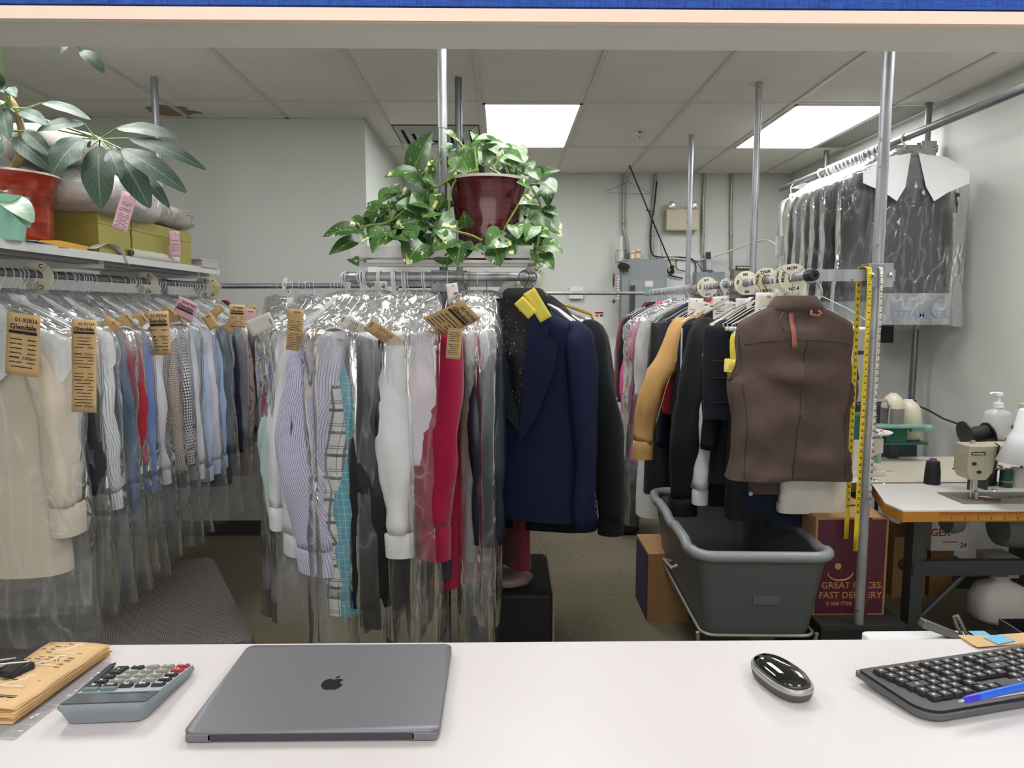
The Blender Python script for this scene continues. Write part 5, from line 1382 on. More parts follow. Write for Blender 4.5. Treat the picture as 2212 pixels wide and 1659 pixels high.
# wrapped comforters
def pillow(name, label, c, d, m, fm, seed, rz=0):
    t = thing(name, label, 'comforter', c, rz)
    def mesh(k, f, amp, e=.62):
        rg = []
        for i in range(17):
            a = -PI/2+PI*i/16; s_ = max(math.cos(a), .02)**.5
            rg.append(ering((0, 0, d[2]/2+d[2]/2*k*math.copysign(abs(math.sin(a))**.8, math.sin(a))), AX, AY, d[0]/2*k*s_, d[1]/2*k*s_, 36, e))
        return MB().rings(disp(rg, seed, amp, f, False))
    mesh(.95, (9, 9, 9), .03).build('filling', m, t, smooth=180)
    mesh(1.04, (14, 14, 14), .03).build('plastic_wrap', fm, t, smooth=180)
    return t
CRM = fab('cream_comforter', (244, 237, 226)); TPE = fab('taupe_blanket', (190, 170, 150))
k1 = pillow('comforter', 'cream comforter in clear wrap sagging over the olive boxes', (-1.60, 2.95, SZ+.150), (.34, .62, .17), CRM, FILM_S, 3)
k2 = pillow('comforter', 'white comforter behind the umbrella plant leaves, on top of the cream one', (-1.66, 2.78, SZ+.30), (.32, .42, .15), CRM, FILM_S, 6)
k3 = pillow('blanket', 'taupe blanket in clear wrap at the shelf end on olive box', (-1.62, 3.44, SZ+.165), (.26, .36, .10), TPE, FILM_S, 9)
ticket(k1, upx(832, 1235, 2.62), roll=.28, w=.05, h=.14, m=PINKT, num='0', out=(.3,-1,0), lean=-.1, shop=False)
ticket(b2, upx(1115, 1478, 3.30), roll=0, w=.055, h=.115, m=PINKT, num='0', out=(.9,-.5,0), lean=0, shop=False)
t = thing('package', 'small flat yellow package lying near the shelf edge', 'package', (-1.56, 2.60, SZ), .15)
MB().box((0,0,.011), (.07,.22,.022)).build('box', mat('amber_card', (232, 178, 56), .5), t, bevel=.002)
t = thing('paper_strip', 'curled white paper strip spilling over the shelf edge', 'paper', (-1.545, 2.80, SZ), .1)
MB().grid(lambda u, v: V((-.01+.04*u+.02*v, -.10+.24*v, .012+.03*math.sin(PI*v)-.055*max(0, v-.8)*5*u)), 4, 16).build('strip', mat('white_paper', (226, 222, 212), .8), t, smooth=180, solid=.0006)
t = thing('paper_roll', 'white paper tube lying in front of the olive gold boxes', 'paper roll', (-1.525, 2.98, SZ+.019), 0)
MB().lathe([(.018,0),(.018,.42)], n=20, M=Matrix.Rotation(-PI/2, 4, 'X'), cap=(False, True)).build('tube', mat('white_paper', (226, 222, 212), .8), t, smooth=50, solid=.0015)
t = thing('plastic_case', 'clear plastic case at the far end of the left shelf', 'case', (-1.56, 3.76, SZ))
MB().box((0,0,.018), (.10,.20,.036)).build('case', mat('frosted_plastic', (196, 192, 186), .3), t, bevel=.004); MB().box((0,-.02,.04), (.10,.20,.008)).build('lid', mat('frosted_lid', (206, 198, 192), .3), t)
t = thing('cloth_bundle', 'striped grey cloth crumpled under the front of red-orange pot', 'cloth', (-1.60, 2.43, SZ), .2)
MB().grid(lambda u, v: V(((u-.5)*.16, (v-.5)*.24, .006+.012*abs(noise.noise(V((u*4, v*4, 1)))))), 12, 14).build('cloth', mat('grey_plastic_bag', (160, 156, 156), .5), t, smooth=180, solid=.003)

# ================================================================ PLANTER WITH POTHOS
ty = 2.72
A = PY(757, 531, ty); B = PY(1152, 531, ty); zt0 = A.z; tw = B.x-A.x; tcx = (A.x+B.x)/2
zb = PY(955, 557, ty).z; zb2 = PY(955, 574, ty+.02).z
tray = thing('planter_tray', 'white wooden slatted planter tray above the centre rail', 'planter', (tcx, ty, zb2))
WB = mat('white_tray_paint', (214, 212, 210), .5, var=.04, bump=(40, .15, .002))
MB().box((0, .006, (zt0+zb)/2-zb2), (tw, .014, zt0-zb)).build('front_board', WB, tray, bevel=.001)
MB().box((0, .26, (zt0+zb)/2-zb2), (tw, .014, zt0-zb)).build('back_board', WB, tray, bevel=.001)
for s in (-1, 1): MB().box((s*(tw/2-.007), .135, (zt0+zb)/2-zb2), (.014, .25, zt0-zb)).build('end_board', WB, tray)
for i in range(4): MB().box((-tw/2+.075+.167*i+.06, .13, zb-zb2-.014), (.15, .27, .012)).build('bottom_slat', WB, tray, bevel=.001)
MB().box((0, .02, (zb-zb2-.02)/2), (tw*.94, .012, .016)).build('lower_rail', WB, tray)
t = thing('saucer', 'bright green plastic saucer at the right end of planter tray', 'saucer', (tcx+tw/2-.05, ty+.09, zt0-.006)); MB().lathe([(.05,0),(.066,.01),(.066,.014),(.05,.006),(.001,.004)], n=28, cap=(True, False)).build('dish', mat('green_plastic', (40, 150, 84), .4), t, smooth=50)
def wpx(x, y, Y): return PY(680+x/2.963, 100+y/2.963, Y)
rimc = wpx(1105, 860, 2.88); botc = wpx(1095, 1262, 2.88); rr = (wpx(1362, 880, 2.88).x-wpx(850, 880, 2.88).x)/2
pz = zb; ph = rimc.z-pz
pp = V((rimc.x, 2.88, pz))
po = thing('potted_plant', 'variegated pothos trailing from a glossy maroon pot on the planter tray', 'potted plant', pp)
POT2 = glaze('maroon_glaze', (58, 8, 20), (98, 18, 34))
MB().lathe([(rr*.60,0),(rr*.66,.008),(rr*.74,ph*.25),(rr*.84,ph*.6),(rr*.95,ph*.93),(rr,ph*.97)], n=48, cap=(True, False)).build('pot', POT2, po, smooth=60)
MB().lathe([(rr,ph*.97),(rr*1.02,ph),(rr*.97,ph*1.005),(rr*.9,ph*.95)], n=48, cap=(False, False)).build('pot_rim', mat('white_rim', (226, 222, 214), .3), po, smooth=60)
MB().lathe([(rr*.9,ph*.93),(.001,ph*.96)], n=32, cap=(False, False)).build('soil', SOIL, po)
PL = leafmat('pothos_leaf', rgb(40, 72, 34), rgb(70, 110, 52), rgb(116, 150, 84), .33, .40)
fo = MB(); st = MB()
LV = [((640,775),(757,542),125),((720,690),(772,612),60),((655,800),(443,838),75),((652,800),(735,918),150),((500,930),(412,1008),95),((490,920),(545,935),60),((440,1010),(362,1068),80),((720,1110),(495,1160),125),((560,1035),(415,1160),110),((290,1160),(180,1175),70),((300,1150),(225,1100),80),((262,1170),(48,1222),90),((250,1245),(88,1338),70),((462,1185),(368,1325),115),((685,1255),(575,1400),150),((895,1105),(745,1220),100),((895,1225),(750,1315),120),((930,1255),(912,1408),125),((1205,1215),(1088,1295),120),((1150,1275),(1185,1412),120),((1215,1235),(1285,1338),100),((962,1160),(955,1052),72),((1430,1045),(1472,1192),130),((1480,1110),(1583,1222),95),((1455,1270),(1592,1327),85),((1455,1350),(1530,1432),80),((1420,1315),(1440,1430),75),((1440,825),(1575,795),60),((1470,865),(1545,935),85),((1485,900),(1495,1035),70),((1440,910),(1385,985),70),((1400,990),(1308,1012),75),((905,590),(820,548),60),((1010,612),(1222,622),55),((980,690),(1110,755),110),((935,705),(1000,835),140),((1110,625),(1165,690),80),((1240,685),(1335,748),62),((1190,700),(1325,805),75),((1370,745),(1400,785),50),((845,1350),(850,1410),110),((1285,1150),(1300,1238),80),((1150,590),(1020,600),50),((950,640),(1010,660),60),((1380,900),(1290,870),60),((860,690),(905,640),60),((240,1360),(280,1410),50),((1150,760),(1080,700),70),((1260,770),(1190,730),60),((840,640),(855,700),50),((1020,560),(1010,600),40),((1400,1150),(1350,1250),80),((1440,1190),(1505,1225),60),((770,720),(720,770),90),((760,870),(690,850),80),((700,1000),(600,1010),110),((640,1040),(520,1010),90),((770,1060),(690,1100),100),((540,1210),(600,1250),80),((620,1180),(650,1240),70),((480,1190),(500,1230),60),((330,1200),(300,1250),70),((800,1180),(830,1250),60),((1010,1290),(1080,1320),70),((1160,1230),(1230,1200),60),((1340,1070),(1390,1040),60),((1480,1040),(1555,1090),60),((1400,800),(1440,860),60),((1340,790),(1390,830),60)]
for i, (b, e, w_) in enumerate(LV):
    cx_ = (b[0]+e[0])/2; cy_ = (b[1]+e[1])/2
    front = cy_ > 1180 or (850 < cx_ < 1340 and cy_ > 850)
    Y = 2.685 if front else (2.80 if cx_ < 850 or cx_ > 1340 else 2.86)
    if cy_ < 850 and not front: Y = 2.84+.05*((i*37) % 7-3)/3
    Y += rnd(-.02, .015) if front else rnd(-.05, .05)
    Bp, Ep = wpx(*b, Y), wpx(*e, Y-.045)
    leaf(fo, Bp-pp, Ep-pp, w_/2.963/F*2.8*1.2, (rnd(-.25,.25), -.8, .5), heart=True, bend=rnd(.03,.12), cup=.22)
for i in range(130):         # inner mass behind the outer leaves
    q = R.random()
    if q < .55: x, y = rnd(330, 800), rnd(930, 1270); x = x+max(0, (1150-y))*.5
    elif q < .75: x, y = rnd(850, 1350), rnd(620, 830)
    else: x, y = rnd(1320, 1500), rnd(820, 1330)
    if x < 250 or (830 < x < 1330 and y > 840): continue
    Y = rnd(2.82, 2.98); a = rnd(0, 6.28); l_ = rnd(70, 115)
    leaf(fo, wpx(x, y, Y)-pp, wpx(x+l_*math.cos(a), y+l_*math.sin(a)+20, Y-.03)-pp, rnd(60, 95)/2.963/F*2.9, (rnd(-.5,.5), -.7, .5), heart=True, bend=rnd(.02,.1), nu=4, nv=7)
fo.build('foliage', PL, po, smooth=180)
ST_ = [[(1050,790),(900,830),(780,900),(650,940),(560,1060),(460,1130),(330,1150),(270,1200)],[(1120,780),(1220,840)],[(1330,860),(1375,885),(1300,1020),(1240,1120),(1195,1200)],[(1375,885),(1470,880)],[(905,850),(870,930),(855,1100)],[(1040,800),(1020,640)],[(740,900),(640,970),(590,1050)],[(560,1210),(700,1310),(750,1305)],[(880,1180),(1000,1210),(1070,1245)],[(1240,1250),(1180,1220)],[(1330,1130),(1240,1160)],[(860,840),(960,690),(900,585)],[(1150,770),(1190,700)],[(1340,850),(1440,1000),(1440,1170)],[(1440,1180),(1420,1320)],[(470,990),(490,1110)],[(760,940),(740,1060),(780,1110)],[(930,1260),(830,1340)]]
for q in ST_:
    Y = 2.70 if q[0][1] > 1150 else 2.78
    st.tube(cr([wpx(*p, Y)-pp for p in q], 5*len(q)), .0048, 6)
st.build('vines', mat('pothos_vine', (118, 142, 62), .45), po, smooth=60)
# ================================================================ FLOOR THINGS
TUBM = mat('grey_tub_plastic', (92, 96, 99), .45, bump=(160, .12, .002))
cc = V((.985, 2.98, 0)); ct_ = thing('laundry_cart', 'large grey plastic laundry tub cart on a wire frame under the right rack', 'cart', cc, math.radians(-2))
hx, hy, z0, z1 = .262, .48, .265, .60
def rrect(a, b, r, z, n=6):
    out = []
    for sx, sy, a0 in ((1,1,0),(-1,1,PI/2),(-1,-1,PI),(1,-1,1.5*PI)):
        for i in range(n): an = a0+PI/2*i/(n-1); out.append(V((sx*(a-r)+r*math.cos(an), sy*(b-r)+r*math.sin(an), z)))
    return out
def dip(pts, z): 
    return [V((p.x, p.y, p.z-(.022 if abs(p.x) > hx*.8 and -.30 < p.y < .30 else 0))) for p in pts]
TB_ = .76
rg = [rrect(hx*TB_, hy*.86, .05, z0), rrect(hx*.80, hy*.88, .055, z0+.05), rrect(hx*.9, hy*.94, .06, z1-.08), rrect(hx*.945, hy*.97, .06, z1-.012)]
ri = [rrect(hx*.925, hy*.955, .06, z1-.012), rrect(hx*.88, hy*.92, .06, z1-.08), rrect(hx*.76, hy*.85, .05, z0+.03)]
MB().rings([[V(p) for p in r] for r in rg+ri], cap=(True, True)).build('tub', TUBM, ct_, smooth=40)
# rolled rim with stepped side sections
rim = []
base = rrect(hx*.96, hy*.98, .07, z1-.004, 8)
for i in range(len(base)):
    a, b = base[i], base[(i+1) % len(base)]
    n_ = 18 if (b-a).length > .3 else 1
    for k in range(n_):
        p = a.lerp(b, k/n_); zz = 0
        if abs(p.x) > hx*.9: zz = -.012*(abs(math.sin(p.y*9.2)) < .5 and abs(p.y) < hy*.8)
        rim.append(p+V((0,0,zz)))
MB().tube(rim, .021, 10, closed=True).build('rim', mat('grey_rim_plastic', (140, 143, 146), .38), ct_, smooth=180)
FW = mat('zinc_wire', (168, 166, 160), .4, .6)
fr = rrect(hx*.815, hy*.90, .05, z0+.012); MB().tube(fr, .0065, 8, closed=True).build('frame_ring', FW, ct_, smooth=60)
for sx in (-1, 1):
    for sy in (-1, 1):
        MB().tube([(sx*hx*.86, sy*hy*.85, z0+.012), (sx*hx*.8, sy*hy*.8, .14), (sx*hx*.8, sy*hy*.8, .09)], .0075, 8).build('leg', FW, ct_, smooth=60)
        w_ = MB().lathe([(.012,-.014),(.038,-.012),(.04,0),(.038,.012),(.012,.014)], c=(sx*hx*.8, sy*hy*.8, .04), M=Matrix.Rotation(PI/2, 4, 'Y'), n=20).build('caster', mat('black_rubber', (24, 24, 25), .5), ct_, smooth=40)
        MB().box((sx*hx*.8, sy*hy*.8, .07), (.04, .03, .05)).build('caster_fork', FW, ct_)
MB().tube([(-hx*.98,-.18,z0+.19),(-hx*1.08,-.18,z0+.18),(-hx*1.08,-.02,z0+.16),(-hx*.96,-.02,z0+.15)], .006, 8).build('side_handle', FW, ct_, smooth=60)
MB().box((.02, -hy*.915, z0+.16), (.10, .003, .045), Matrix.Rotation(-.15, 3, 'X')).build('moulded_mark', TUBM, ct_)
# maroon carton on black box
MAR = mat('maroon_print_card', (84, 32, 48), .55, var=.05); KRB = mat('brown_carton', (168, 128, 84), .75, var=.06)
BX = (1.245, 1.505)
t = thing('storage_box', 'low black box under the maroon carton', 'box', (1.385, 2.80, 0))
MB().box((0,0,.142), (.33,.44,.285)).build('carton', mat('black_card', (30, 30, 36), .5), t, bevel=.004); MB().box((0,0,.292), (.335,.445,.014)).build('lid', mat('dark_lid_card', (52, 50, 50), .5), t)
mc = thing('carton', 'maroon printed carton with brown flaps beside the sewing table', 'carton', (1.365, 2.85, .30))
cw_, cd_, chh = .285, .36, .395
MB().box((0,0,chh/2), (cw_,cd_,chh)).build('box', KRB, mc)
MB().box((0,-cd_/2-.001,chh/2), (cw_-.018,.002,chh-.016)).build('printed_face', MAR, mc)
MB().box((.05,-cd_/2-.0025,chh/2), (.05,.001,chh)).build('tape_strip', mat('clear_brown_tape', (104, 50, 60), .2), mc)
MB().box((-.03,-.02,chh+.003), (cw_*.9,.006,.006)).build('flap_gap', mat('dark_gap', (80, 58, 38), .8), mc)
L = MB(); ORG = mat('orange_print', (206, 140, 84), .7)
M = frame((0,-cd_/2-.0022,0), (1,0,0), (0,0,1))
for tx, sz, x, z in (('GREAT PRICES.', .040, .010, .122), ('FAST DELIVERY.', .040, .008, .082), ('0 568 7768', .024, -.04, .048)):
    put_text(L, tx, sz*.92, M @ Matrix.Translation((x, z, 0)), .0005)
L.tube([M @ V((-.04+.05*math.cos(a), .175+.032*math.sin(a), .001)) for a in [PI+PI*i/10 for i in range(11)]], .003, 5)
L.lathe([(.013,0),(.013,.001)], c=M @ V((-.05,.200,0)), M=Matrix.Rotation(PI/2, 4, 'X'), n=16)
L.build('lettering', ORG, mc)
# carton behind the tub
t = thing('carton', 'small maroon and brown carton on the floor left of the tub frame', 'carton', (.80, 3.42, 0)); MB().box((0,0,.17), (.2,.3,.34)).build('box', KRB, t); MB().box((-.1015,0,.17), (.002,.28,.32)).build('printed_face', mat('violet_print_card', (60, 40, 84), .6), t)
# upholstered bench under the racks
UPH = NT('grey_woven_upholstery'); v_ = UPH.mapped((1,1,1))
w1 = UPH.n('ShaderNodeTexWave', wave_type='BANDS', bands_direction='X'); UPH.l(v_, w1.inputs[0]); w1.inputs['Scale'].default_value = 60; w1.inputs['Distortion'].default_value = 3
w2 = UPH.n('ShaderNodeTexWave', wave_type='BANDS', bands_direction='Y'); UPH.l(v_, w2.inputs[0]); w2.inputs['Scale'].default_value = 60; w2.inputs['Distortion'].default_value = 3
h_ = UPH.math('MULTIPLY', w1.outputs[0], w2.outputs[0]); UPHM = UPH.set(UPH.ramp(h_, [(.1, rgb(70, 66, 64)), (.6, rgb(158, 152, 148))]), .95, None, UPH.bump(h_, .6, .003))
bt = thing('bench', 'low grey woven upholstered bench between the left and centre racks', 'bench', (-1.45, 2.635, 0), math.radians(30))
MB().box((0,0,.21), (.80,1.0,.30)).build('cushion', UPHM, bt, bevel=.05)
for sx in (-.34,.34):
    for sy in (-.42,.42): MB().lathe([(.018,0),(.024,.07)], c=(sx,sy,0), n=12).build('leg', mat('dark_wood', (52, 40, 32), .5), bt)
# dark things under the centre rack
t = thing('suitcase', 'black case with a pinkish plastic bag on it, under the centre rack', 'suitcase', (.03, 3.05, 0)); MB().box((0,0,.17), (.36,.5,.34)).build('shell', mat('black_case_cloth', (26, 26, 28), .7), t, bevel=.02); MB().tube([(.182,-.25,.02),(.182,-.25,.33),(.182,.25,.33)], .004, 6).build('piping', mat('beige_piping', (160, 150, 130), .6), t)
t = thing('plastic_bag', 'pinkish translucent plastic bag lying on the black case', 'bag', (.0, 2.93, .341)); 
rg = [ering((0,0,z), AX, AY, a, b, 20, .9) for z, a, b in ((0,.11,.08),(.02,.13,.1),(.045,.11,.085),(.06,.06,.05))]
MB().rings(disp(rg, 4, .02, (20,20,20), False)).build('bag', mat('pink_grey_plastic', (150, 126, 128), .3), t, smooth=180)
for (x, y, l, m_) in [(-1.62, 2.5, 'dark bundle on the floor under the beige coat', 'dark_floor_bag'), (-1.85, 3.0, 'dark bundle on the floor below the left rail', 'dark_floor_bag')]:
    t = thing('clothes_bundle', l, 'bundle', (x, y, 0)); rg = [ering((0,0,z), AX, AY, a, b, 24, .8) for z, a, b in ((0,.22,.2),(.05,.26,.24),(.2,.25,.23),(.3,.17,.15),(.33,.05,.05))]
    MB().rings(disp(rg, x, .05, (7,7,7), False)).build('bag', mat(m_, (36, 36, 40), .45), t, smooth=180)
# ================================================================ SEWING CORNER
TZ = .75
TOPW = mat('white_table_laminate', (222, 220, 216), .35, var=.03)
TOPB = mat('beige_table_laminate', (214, 206, 190), .4, var=.03)
OAK = mat('varnished_oak_edge', (196, 132, 44), .4, var=.1, nz=(3, 60, 60))
LEGM = mat('dark_grey_table_steel', (72, 74, 76), .5, .3)
t1 = thing('sewing_table', 'white topped sewing table with oak edge and printed ruler, nearest', 'table', (2.04, 2.78, 0))
poly = [(1.60-2.04,2.985-2.78),(1.385+.14-2.04,2.70-2.78),(1.493-2.04,2.665-2.78),(1.493-2.04,2.575-2.78),(2.56-2.04,2.575-2.78),(2.56-2.04,2.985-2.78)]
poly = [(-.44,.205),(-.547,-.10),(-.535,-.205),(.52,-.205),(.52,.205)]
MB().prism(poly[::-1] if False else poly, TZ-.006, TZ).build('tabletop', TOPW, t1)
MB().prism([(x*1.0, y) for x, y in poly], TZ-.045, TZ-.006).build('oak_edge', OAK, t1)
L = MB()
M = frame((-.40,-.206,TZ-.026), (1,0,0), (0,0,1))
L.box((.06,-.2065,TZ-.010), (.92,.001,.0015)); L.box((.06,-.2065,TZ-.042), (.92,.001,.0015))
for i in range(92):
    L.box((-.395+.01*i,-.2065,TZ-.010-(.006 if i % 5 == 0 else .004)), (.001,.001,.012 if i % 5 == 0 else .008))
for i in range(1, 19): put_text(L, str(i), .014, M @ Matrix.Translation((.05*i, -.006, 0)), .0002)
L.build('ruler_print', mat('red_brown_print', (110, 52, 22), .7), t1)
for x in (-.36,.44): MB().box((x,0,.36), (.05,.06,.68)).build('leg', LEGM, t1)
MB().box((.04,-.02,.46), (.84,.03,.06)).build('crossbar', LEGM, t1); MB().box((.04,-.06,.16), (.98,.06,.07)).build('foot_bar', LEGM, t1)
MB().tube([(-.36,0,.2),(-.12,0,.45)], .012, 8).build('brace', LEGM, t1)
MB().box((.25,.05,.30), (.22,.14,.02), Matrix.Rotation(.3, 3, 'X')).build('treadle', LEGM, t1)
mo = MB().lathe([(.02,-.13),(.075,-.12),(.085,-.06),(.085,.07),(.07,.1),(.03,.11)], c=(.14,.06,.60), M=Matrix.Rotation(PI/2, 4, 'Y'), n=24).build('motor', mat('grey_motor_enamel', (108, 110, 112), .5), t1, smooth=40)
MB().box((.19,-.03,.585), (.07,.004,.05)).build('motor_plate', mat('motor_label', (204, 200, 196), .5), mo)
MB().lathe([(.055,0),(.06,.02),(.055,.05)], c=(-.26,-.03,.665), M=Matrix.Rotation(PI/2, 4, 'Y'), n=20).build('knee_motor', mat('grey_motor_enamel', (108, 110, 112), .5), t1, smooth=40)
MB().lathe([(.004,-.10),(.03,-.06),(.035,0),(.02,.05),(.006,.07)], c=(.36,-.16,.58), M=Matrix.Rotation(.4, 4, 'Y'), n=16).build('knee_lever', mat('light_enamel', (170, 168, 162), .5), t1, smooth=60)
t2 = thing('sewing_table', 'beige topped sewing table behind the white one', 'table', (2.06, 3.27, 0))
MB().prism([(-.56,-.265),(.5,-.265),(.5,.27),(-.56,.27)], TZ-.04, TZ).build('tabletop', TOPB, t2)
MB().box((-.02,-.268,TZ-.02), (1.06,.006,.04)).build('edge_band', mat('red_brown_band', (110, 70, 58), .5), t2)
for x in (-.4,.42): MB().box((x,0,.355), (.05,.06,.71)).build('leg', LEGM, t2)
MB().box((.0,0,.2), (.82,.05,.06)).build('crossbar', LEGM, t2)
STUD = mat('chrome', (200,200,200), .25, 1)
m = 0
for px, py in ((1922,1019),(1892,1037),(1908,1044),(2126,1051),(2148,1059)):
    p = PZ(px, py, TZ); par = t2 if py < 1046 else t1
    MB().lathe([(.012,0),(.010,.003),(.001,.004)], c=p-V(par.location), n=16).build('hinge_stud', STUD, par, smooth=60)
# ---- brother machine
ENM = mat('olive_grey_enamel', (176, 170, 148), .4)
hp_ = PY(2096, 1085, 2.73); sx = hp_.x
sm = thing('sewing_machine', 'olive grey industrial sewing machine on the white topped table', 'sewing machine', (sx, 2.74, TZ))
hd_ = [(-.042,.33),(-.046,.28),(-.046,.17),(-.030,.125),(.035,.125),(.075,.19),(.085,.245),(.085,.33)]
MB().prism(hd_, -.045, .045, Matrix.Rotation(PI/2, 4, 'X')).build('head', ENM, sm, bevel=.006)
MB().box((.27,0,.285), (.40,.085,.10)).build('arm', ENM, sm, bevel=.012)
MB().box((.42,.0,.16), (.10,.10,.24)).build('column', ENM, sm, bevel=.012)
MB().box((.16,0,.003), (.48,.17,.006)).build('bed_plate', mat('satin_steel_bed', (150, 146, 132), .4, .5), sm, bevel=.002)
MB().lathe([(.011,.06),(.011,.13)], c=(.012,-.01,0), n=12).build('presser_bar', STUD, sm, smooth=40); MB().tube([(-.004,-.012,.012),(-.004,-.012,.13)], .003, 8).build('needle_bar', STUD, sm)
MB().box((.012,-.02,.03), (.012,.02,.05)).build('presser_foot', STUD, sm, bevel=.002); MB().box((.012,-.03,.010), (.02,.045,.006)).build('foot_plate', STUD, sm)
L = MB(); lbl = MB().prism([(x_*1.0, y_) for x_, y_ in [(-.026,-.010),(.026,-.010),(.03,-.004),(.03,.004),(.026,.010),(-.026,.010),(-.03,.004),(-.03,-.004)]], 0, .001, frame((-.005,-.0455,.285), (1,0,0), (0,0,1))); lbl.build('badge', mat('black_badge', (22, 22, 22), .4), sm)
put_text(L, 'brother', .016, frame((-.005,-.0468,.285), (1,0,0), (0,0,1)), .0004); L.build('lettering', LINEW, sm)
for x, z in ((-.02,.225),(.002,.175)): MB().lathe([(.010,0),(.010,.002),(.001,.003)], c=(x,-.0455,z), M=Matrix.Rotation(PI/2, 4, 'X'), n=14).build('screw', mat('dark_screw', (52, 50, 46), .4, .5), sm)
MB().tube([(.06,-.047,.15),(.066,-.052,.25),(.072,-.052,.335),(.06,-.045,.345)], .004, 6).build('thread_lever', BC, sm, smooth=60)
MB().lathe([(.012,0),(.014,.01),(.006,.014),(.006,.03)], c=(.085,-.04,.205), M=Matrix.Rotation(PI/2, 4, 'X'), n=14).build('tension_dial', STUD, sm, smooth=40)
MB().tube([(.0,0,.33),(.0,0,.352)], .010, 10).build('top_knob', STUD, sm)
sm.scale = (.95, 1, .67)
pp_ = PZ(2128, 1078, TZ+.006); t = thing('thread_snips', 'small dark red thread snips on the machine bed', 'snips', pp_, -.5)
MB().tube([(-.04,.006,.004),(.0,.012,.006),(.05,.0,.004)], .004, 6).build('blade', STUD, t, smooth=60); MB().tube([(-.04,-.006,.004),(.0,-.012,.006),(.05,0,.004)], .005, 6).build('handle', mat('dark_red_handle', (96, 28, 34), .4), t, smooth=60)
# ---- lamp
LX = PY(2212, 950, 2.60)
la = thing('work_lamp', 'white metal lamp shade with vent slots at the right edge', 'lamp', (LX.x+.01, 2.60, TZ))
zc_ = LX.z-TZ
MB().lathe([(.028,.115),(.032,.11),(.045,.03),(.052,.02),(.092,-.085)], c=(0,0,zc_), n=36, cap=(True, False)).build('shade', mat('white_enamel', (228, 230, 234), .35), la, smooth=50, solid=.002)
m = MB()
for a in (-2.2,-1.85): m.box((.042*math.cos(a), .042*math.sin(a), zc_+.07), (.006,.006,.035), Matrix.Rotation(a, 3, 'Z'))
m.build('vent_slot', BC, la)
MB().tube([(.03,.02,zc_+.1),(.1,.08,zc_+.14),(.22,.12,.1),(.22,.12,0)], .008, 8).build('arm', PLAS_W, la, smooth=60)
# ---- things on the tables
sp_ = PZ(2013, 1045, TZ); t = thing('thread_cone', 'black cone of sewing thread standing on the beige table edge', 'thread', sp_)
MB().lathe([(.030,0),(.032,.004),(.031,.05),(.026,.098),(.024,.10)], n=28).build('thread', mat('black_thread', (24, 24, 28), .7, bump=(90,.4,.002)), t, smooth=50); MB().lathe([(.014,.10),(.012,.112),(.001,.112)], n=20).build('cone_tip', mat('violet_plastic', (120, 80, 130), .4), t, smooth=50)
MB().lathe([(.033,0),(.033,.003)], n=24).build('cone_base', mat('violet_plastic', (120, 80, 130), .4), t)
# black cord reel on the arm, cord tied to the wall post
ar = PY(2088, 938, 2.86); br = PY(2138, 955, 2.86)
cr_ = thing('cord_reel', 'black reel of elastic cord behind the sewing machine head', 'reel', (ar.x+.04, 2.86, ar.z))
for x, r in ((-.045,.055),(.05,.05)): MB().lathe([(r,-.003),(r,.003)], c=(x,0,0), M=Matrix.Rotation(PI/2-.25, 4, 'Y'), n=28).build('flange', mat('black_plastic', (22,22,24), .4), cr_, smooth=40)
MB().lathe([(.03,-.045),(.032,0),(.03,.045)], M=Matrix.Rotation(PI/2-.25, 4, 'Y'), n=20).build('cord_winding', mat('black_thread', (24,24,28), .7), cr_, smooth=60)
MB().box((0,.02,-.055), (.03,.02,.11)).build('spindle_stand', LEGM, cr_)
MB().box((0,.02,-.11-(ar.z-TZ-.11)/2), (.012,.012,ar.z-TZ-.11)).build('stand_rod', LEGM, cr_)
tie = PY(1975, 872, 4.22); a_ = V((ar.x, 2.86, ar.z+.03))
tag(MB().tube([V((2.478,4.235,tie.z)), tie*.7+a_*.3, tie*.35+a_*.65+V((0,0,-.01)), a_], .005, 6).build('cord', BC, smooth=60), 'black elastic cord stretched from the wall post to the black reel', 'cord')
t = thing('cord_knot', 'black cord knotted round the wall post above the sewing corner', 'knot', (2.5, 4.26, tie.z))
for z in (-.015, 0, .012): MB().tube([(.024*math.cos(a), .024*math.sin(a), z+.004*math.sin(a*2)) for a in [2*PI*i/16 for i in range(16)]], .006, 6, closed=True).build('loop', BC, t, smooth=60)
MB().tube([(-.02,-.02,0),(-.01,-.035,-.03),(.0,-.03,-.06)], .006, 6).build('tail', BC, t, smooth=60)
# pump bottle
pb = PY(2150, 962, 2.92); t = thing('pump_bottle', 'clear pump bottle with white pump behind the sewing machine', 'bottle', (pb.x, 2.92, TZ+.20))
CLR = NT('clear_bottle_plastic'); CLM = CLR.set(rgb(226, 230, 234), .15, None, None, **{'Alpha': .45})
rg = [ering((0,0,z), AX, AY, a, a*.75, 28, .8) for z, a in ((0,.045),(.005,.05),(.06,.052),(.11,.053),(.125,.045),(.135,.02),(.14,.018))]
MB().rings(rg).build('body', CLM, t, smooth=50)
MB().lathe([(.020,.14),(.020,.16),(.008,.162),(.007,.19),(.016,.191),(.016,.203),(.004,.206)], n=20).build('pump', PLAS_W, t, smooth=40)
MB().tube([(0,0,.2),(-.03,0,.202),(-.038,0,.196)], .005, 8).build('nozzle', PLAS_W, t, smooth=60); MB().tube([(0,0,.14),(.005,0,.02)], .003, 6).build('dip_tube', PLAS_W, t)
t = thing('riser_shelf', 'dark riser shelf holding the pump bottle behind the machine', 'shelf', (pb.x+.06, 2.92, TZ)); MB().box((0,0,.195), (.26,.11,.01)).build('board', LEGM, t)
for x in (-.12,.12): MB().box((x,0,.095), (.012,.1,.19)).build('side', LEGM, t)
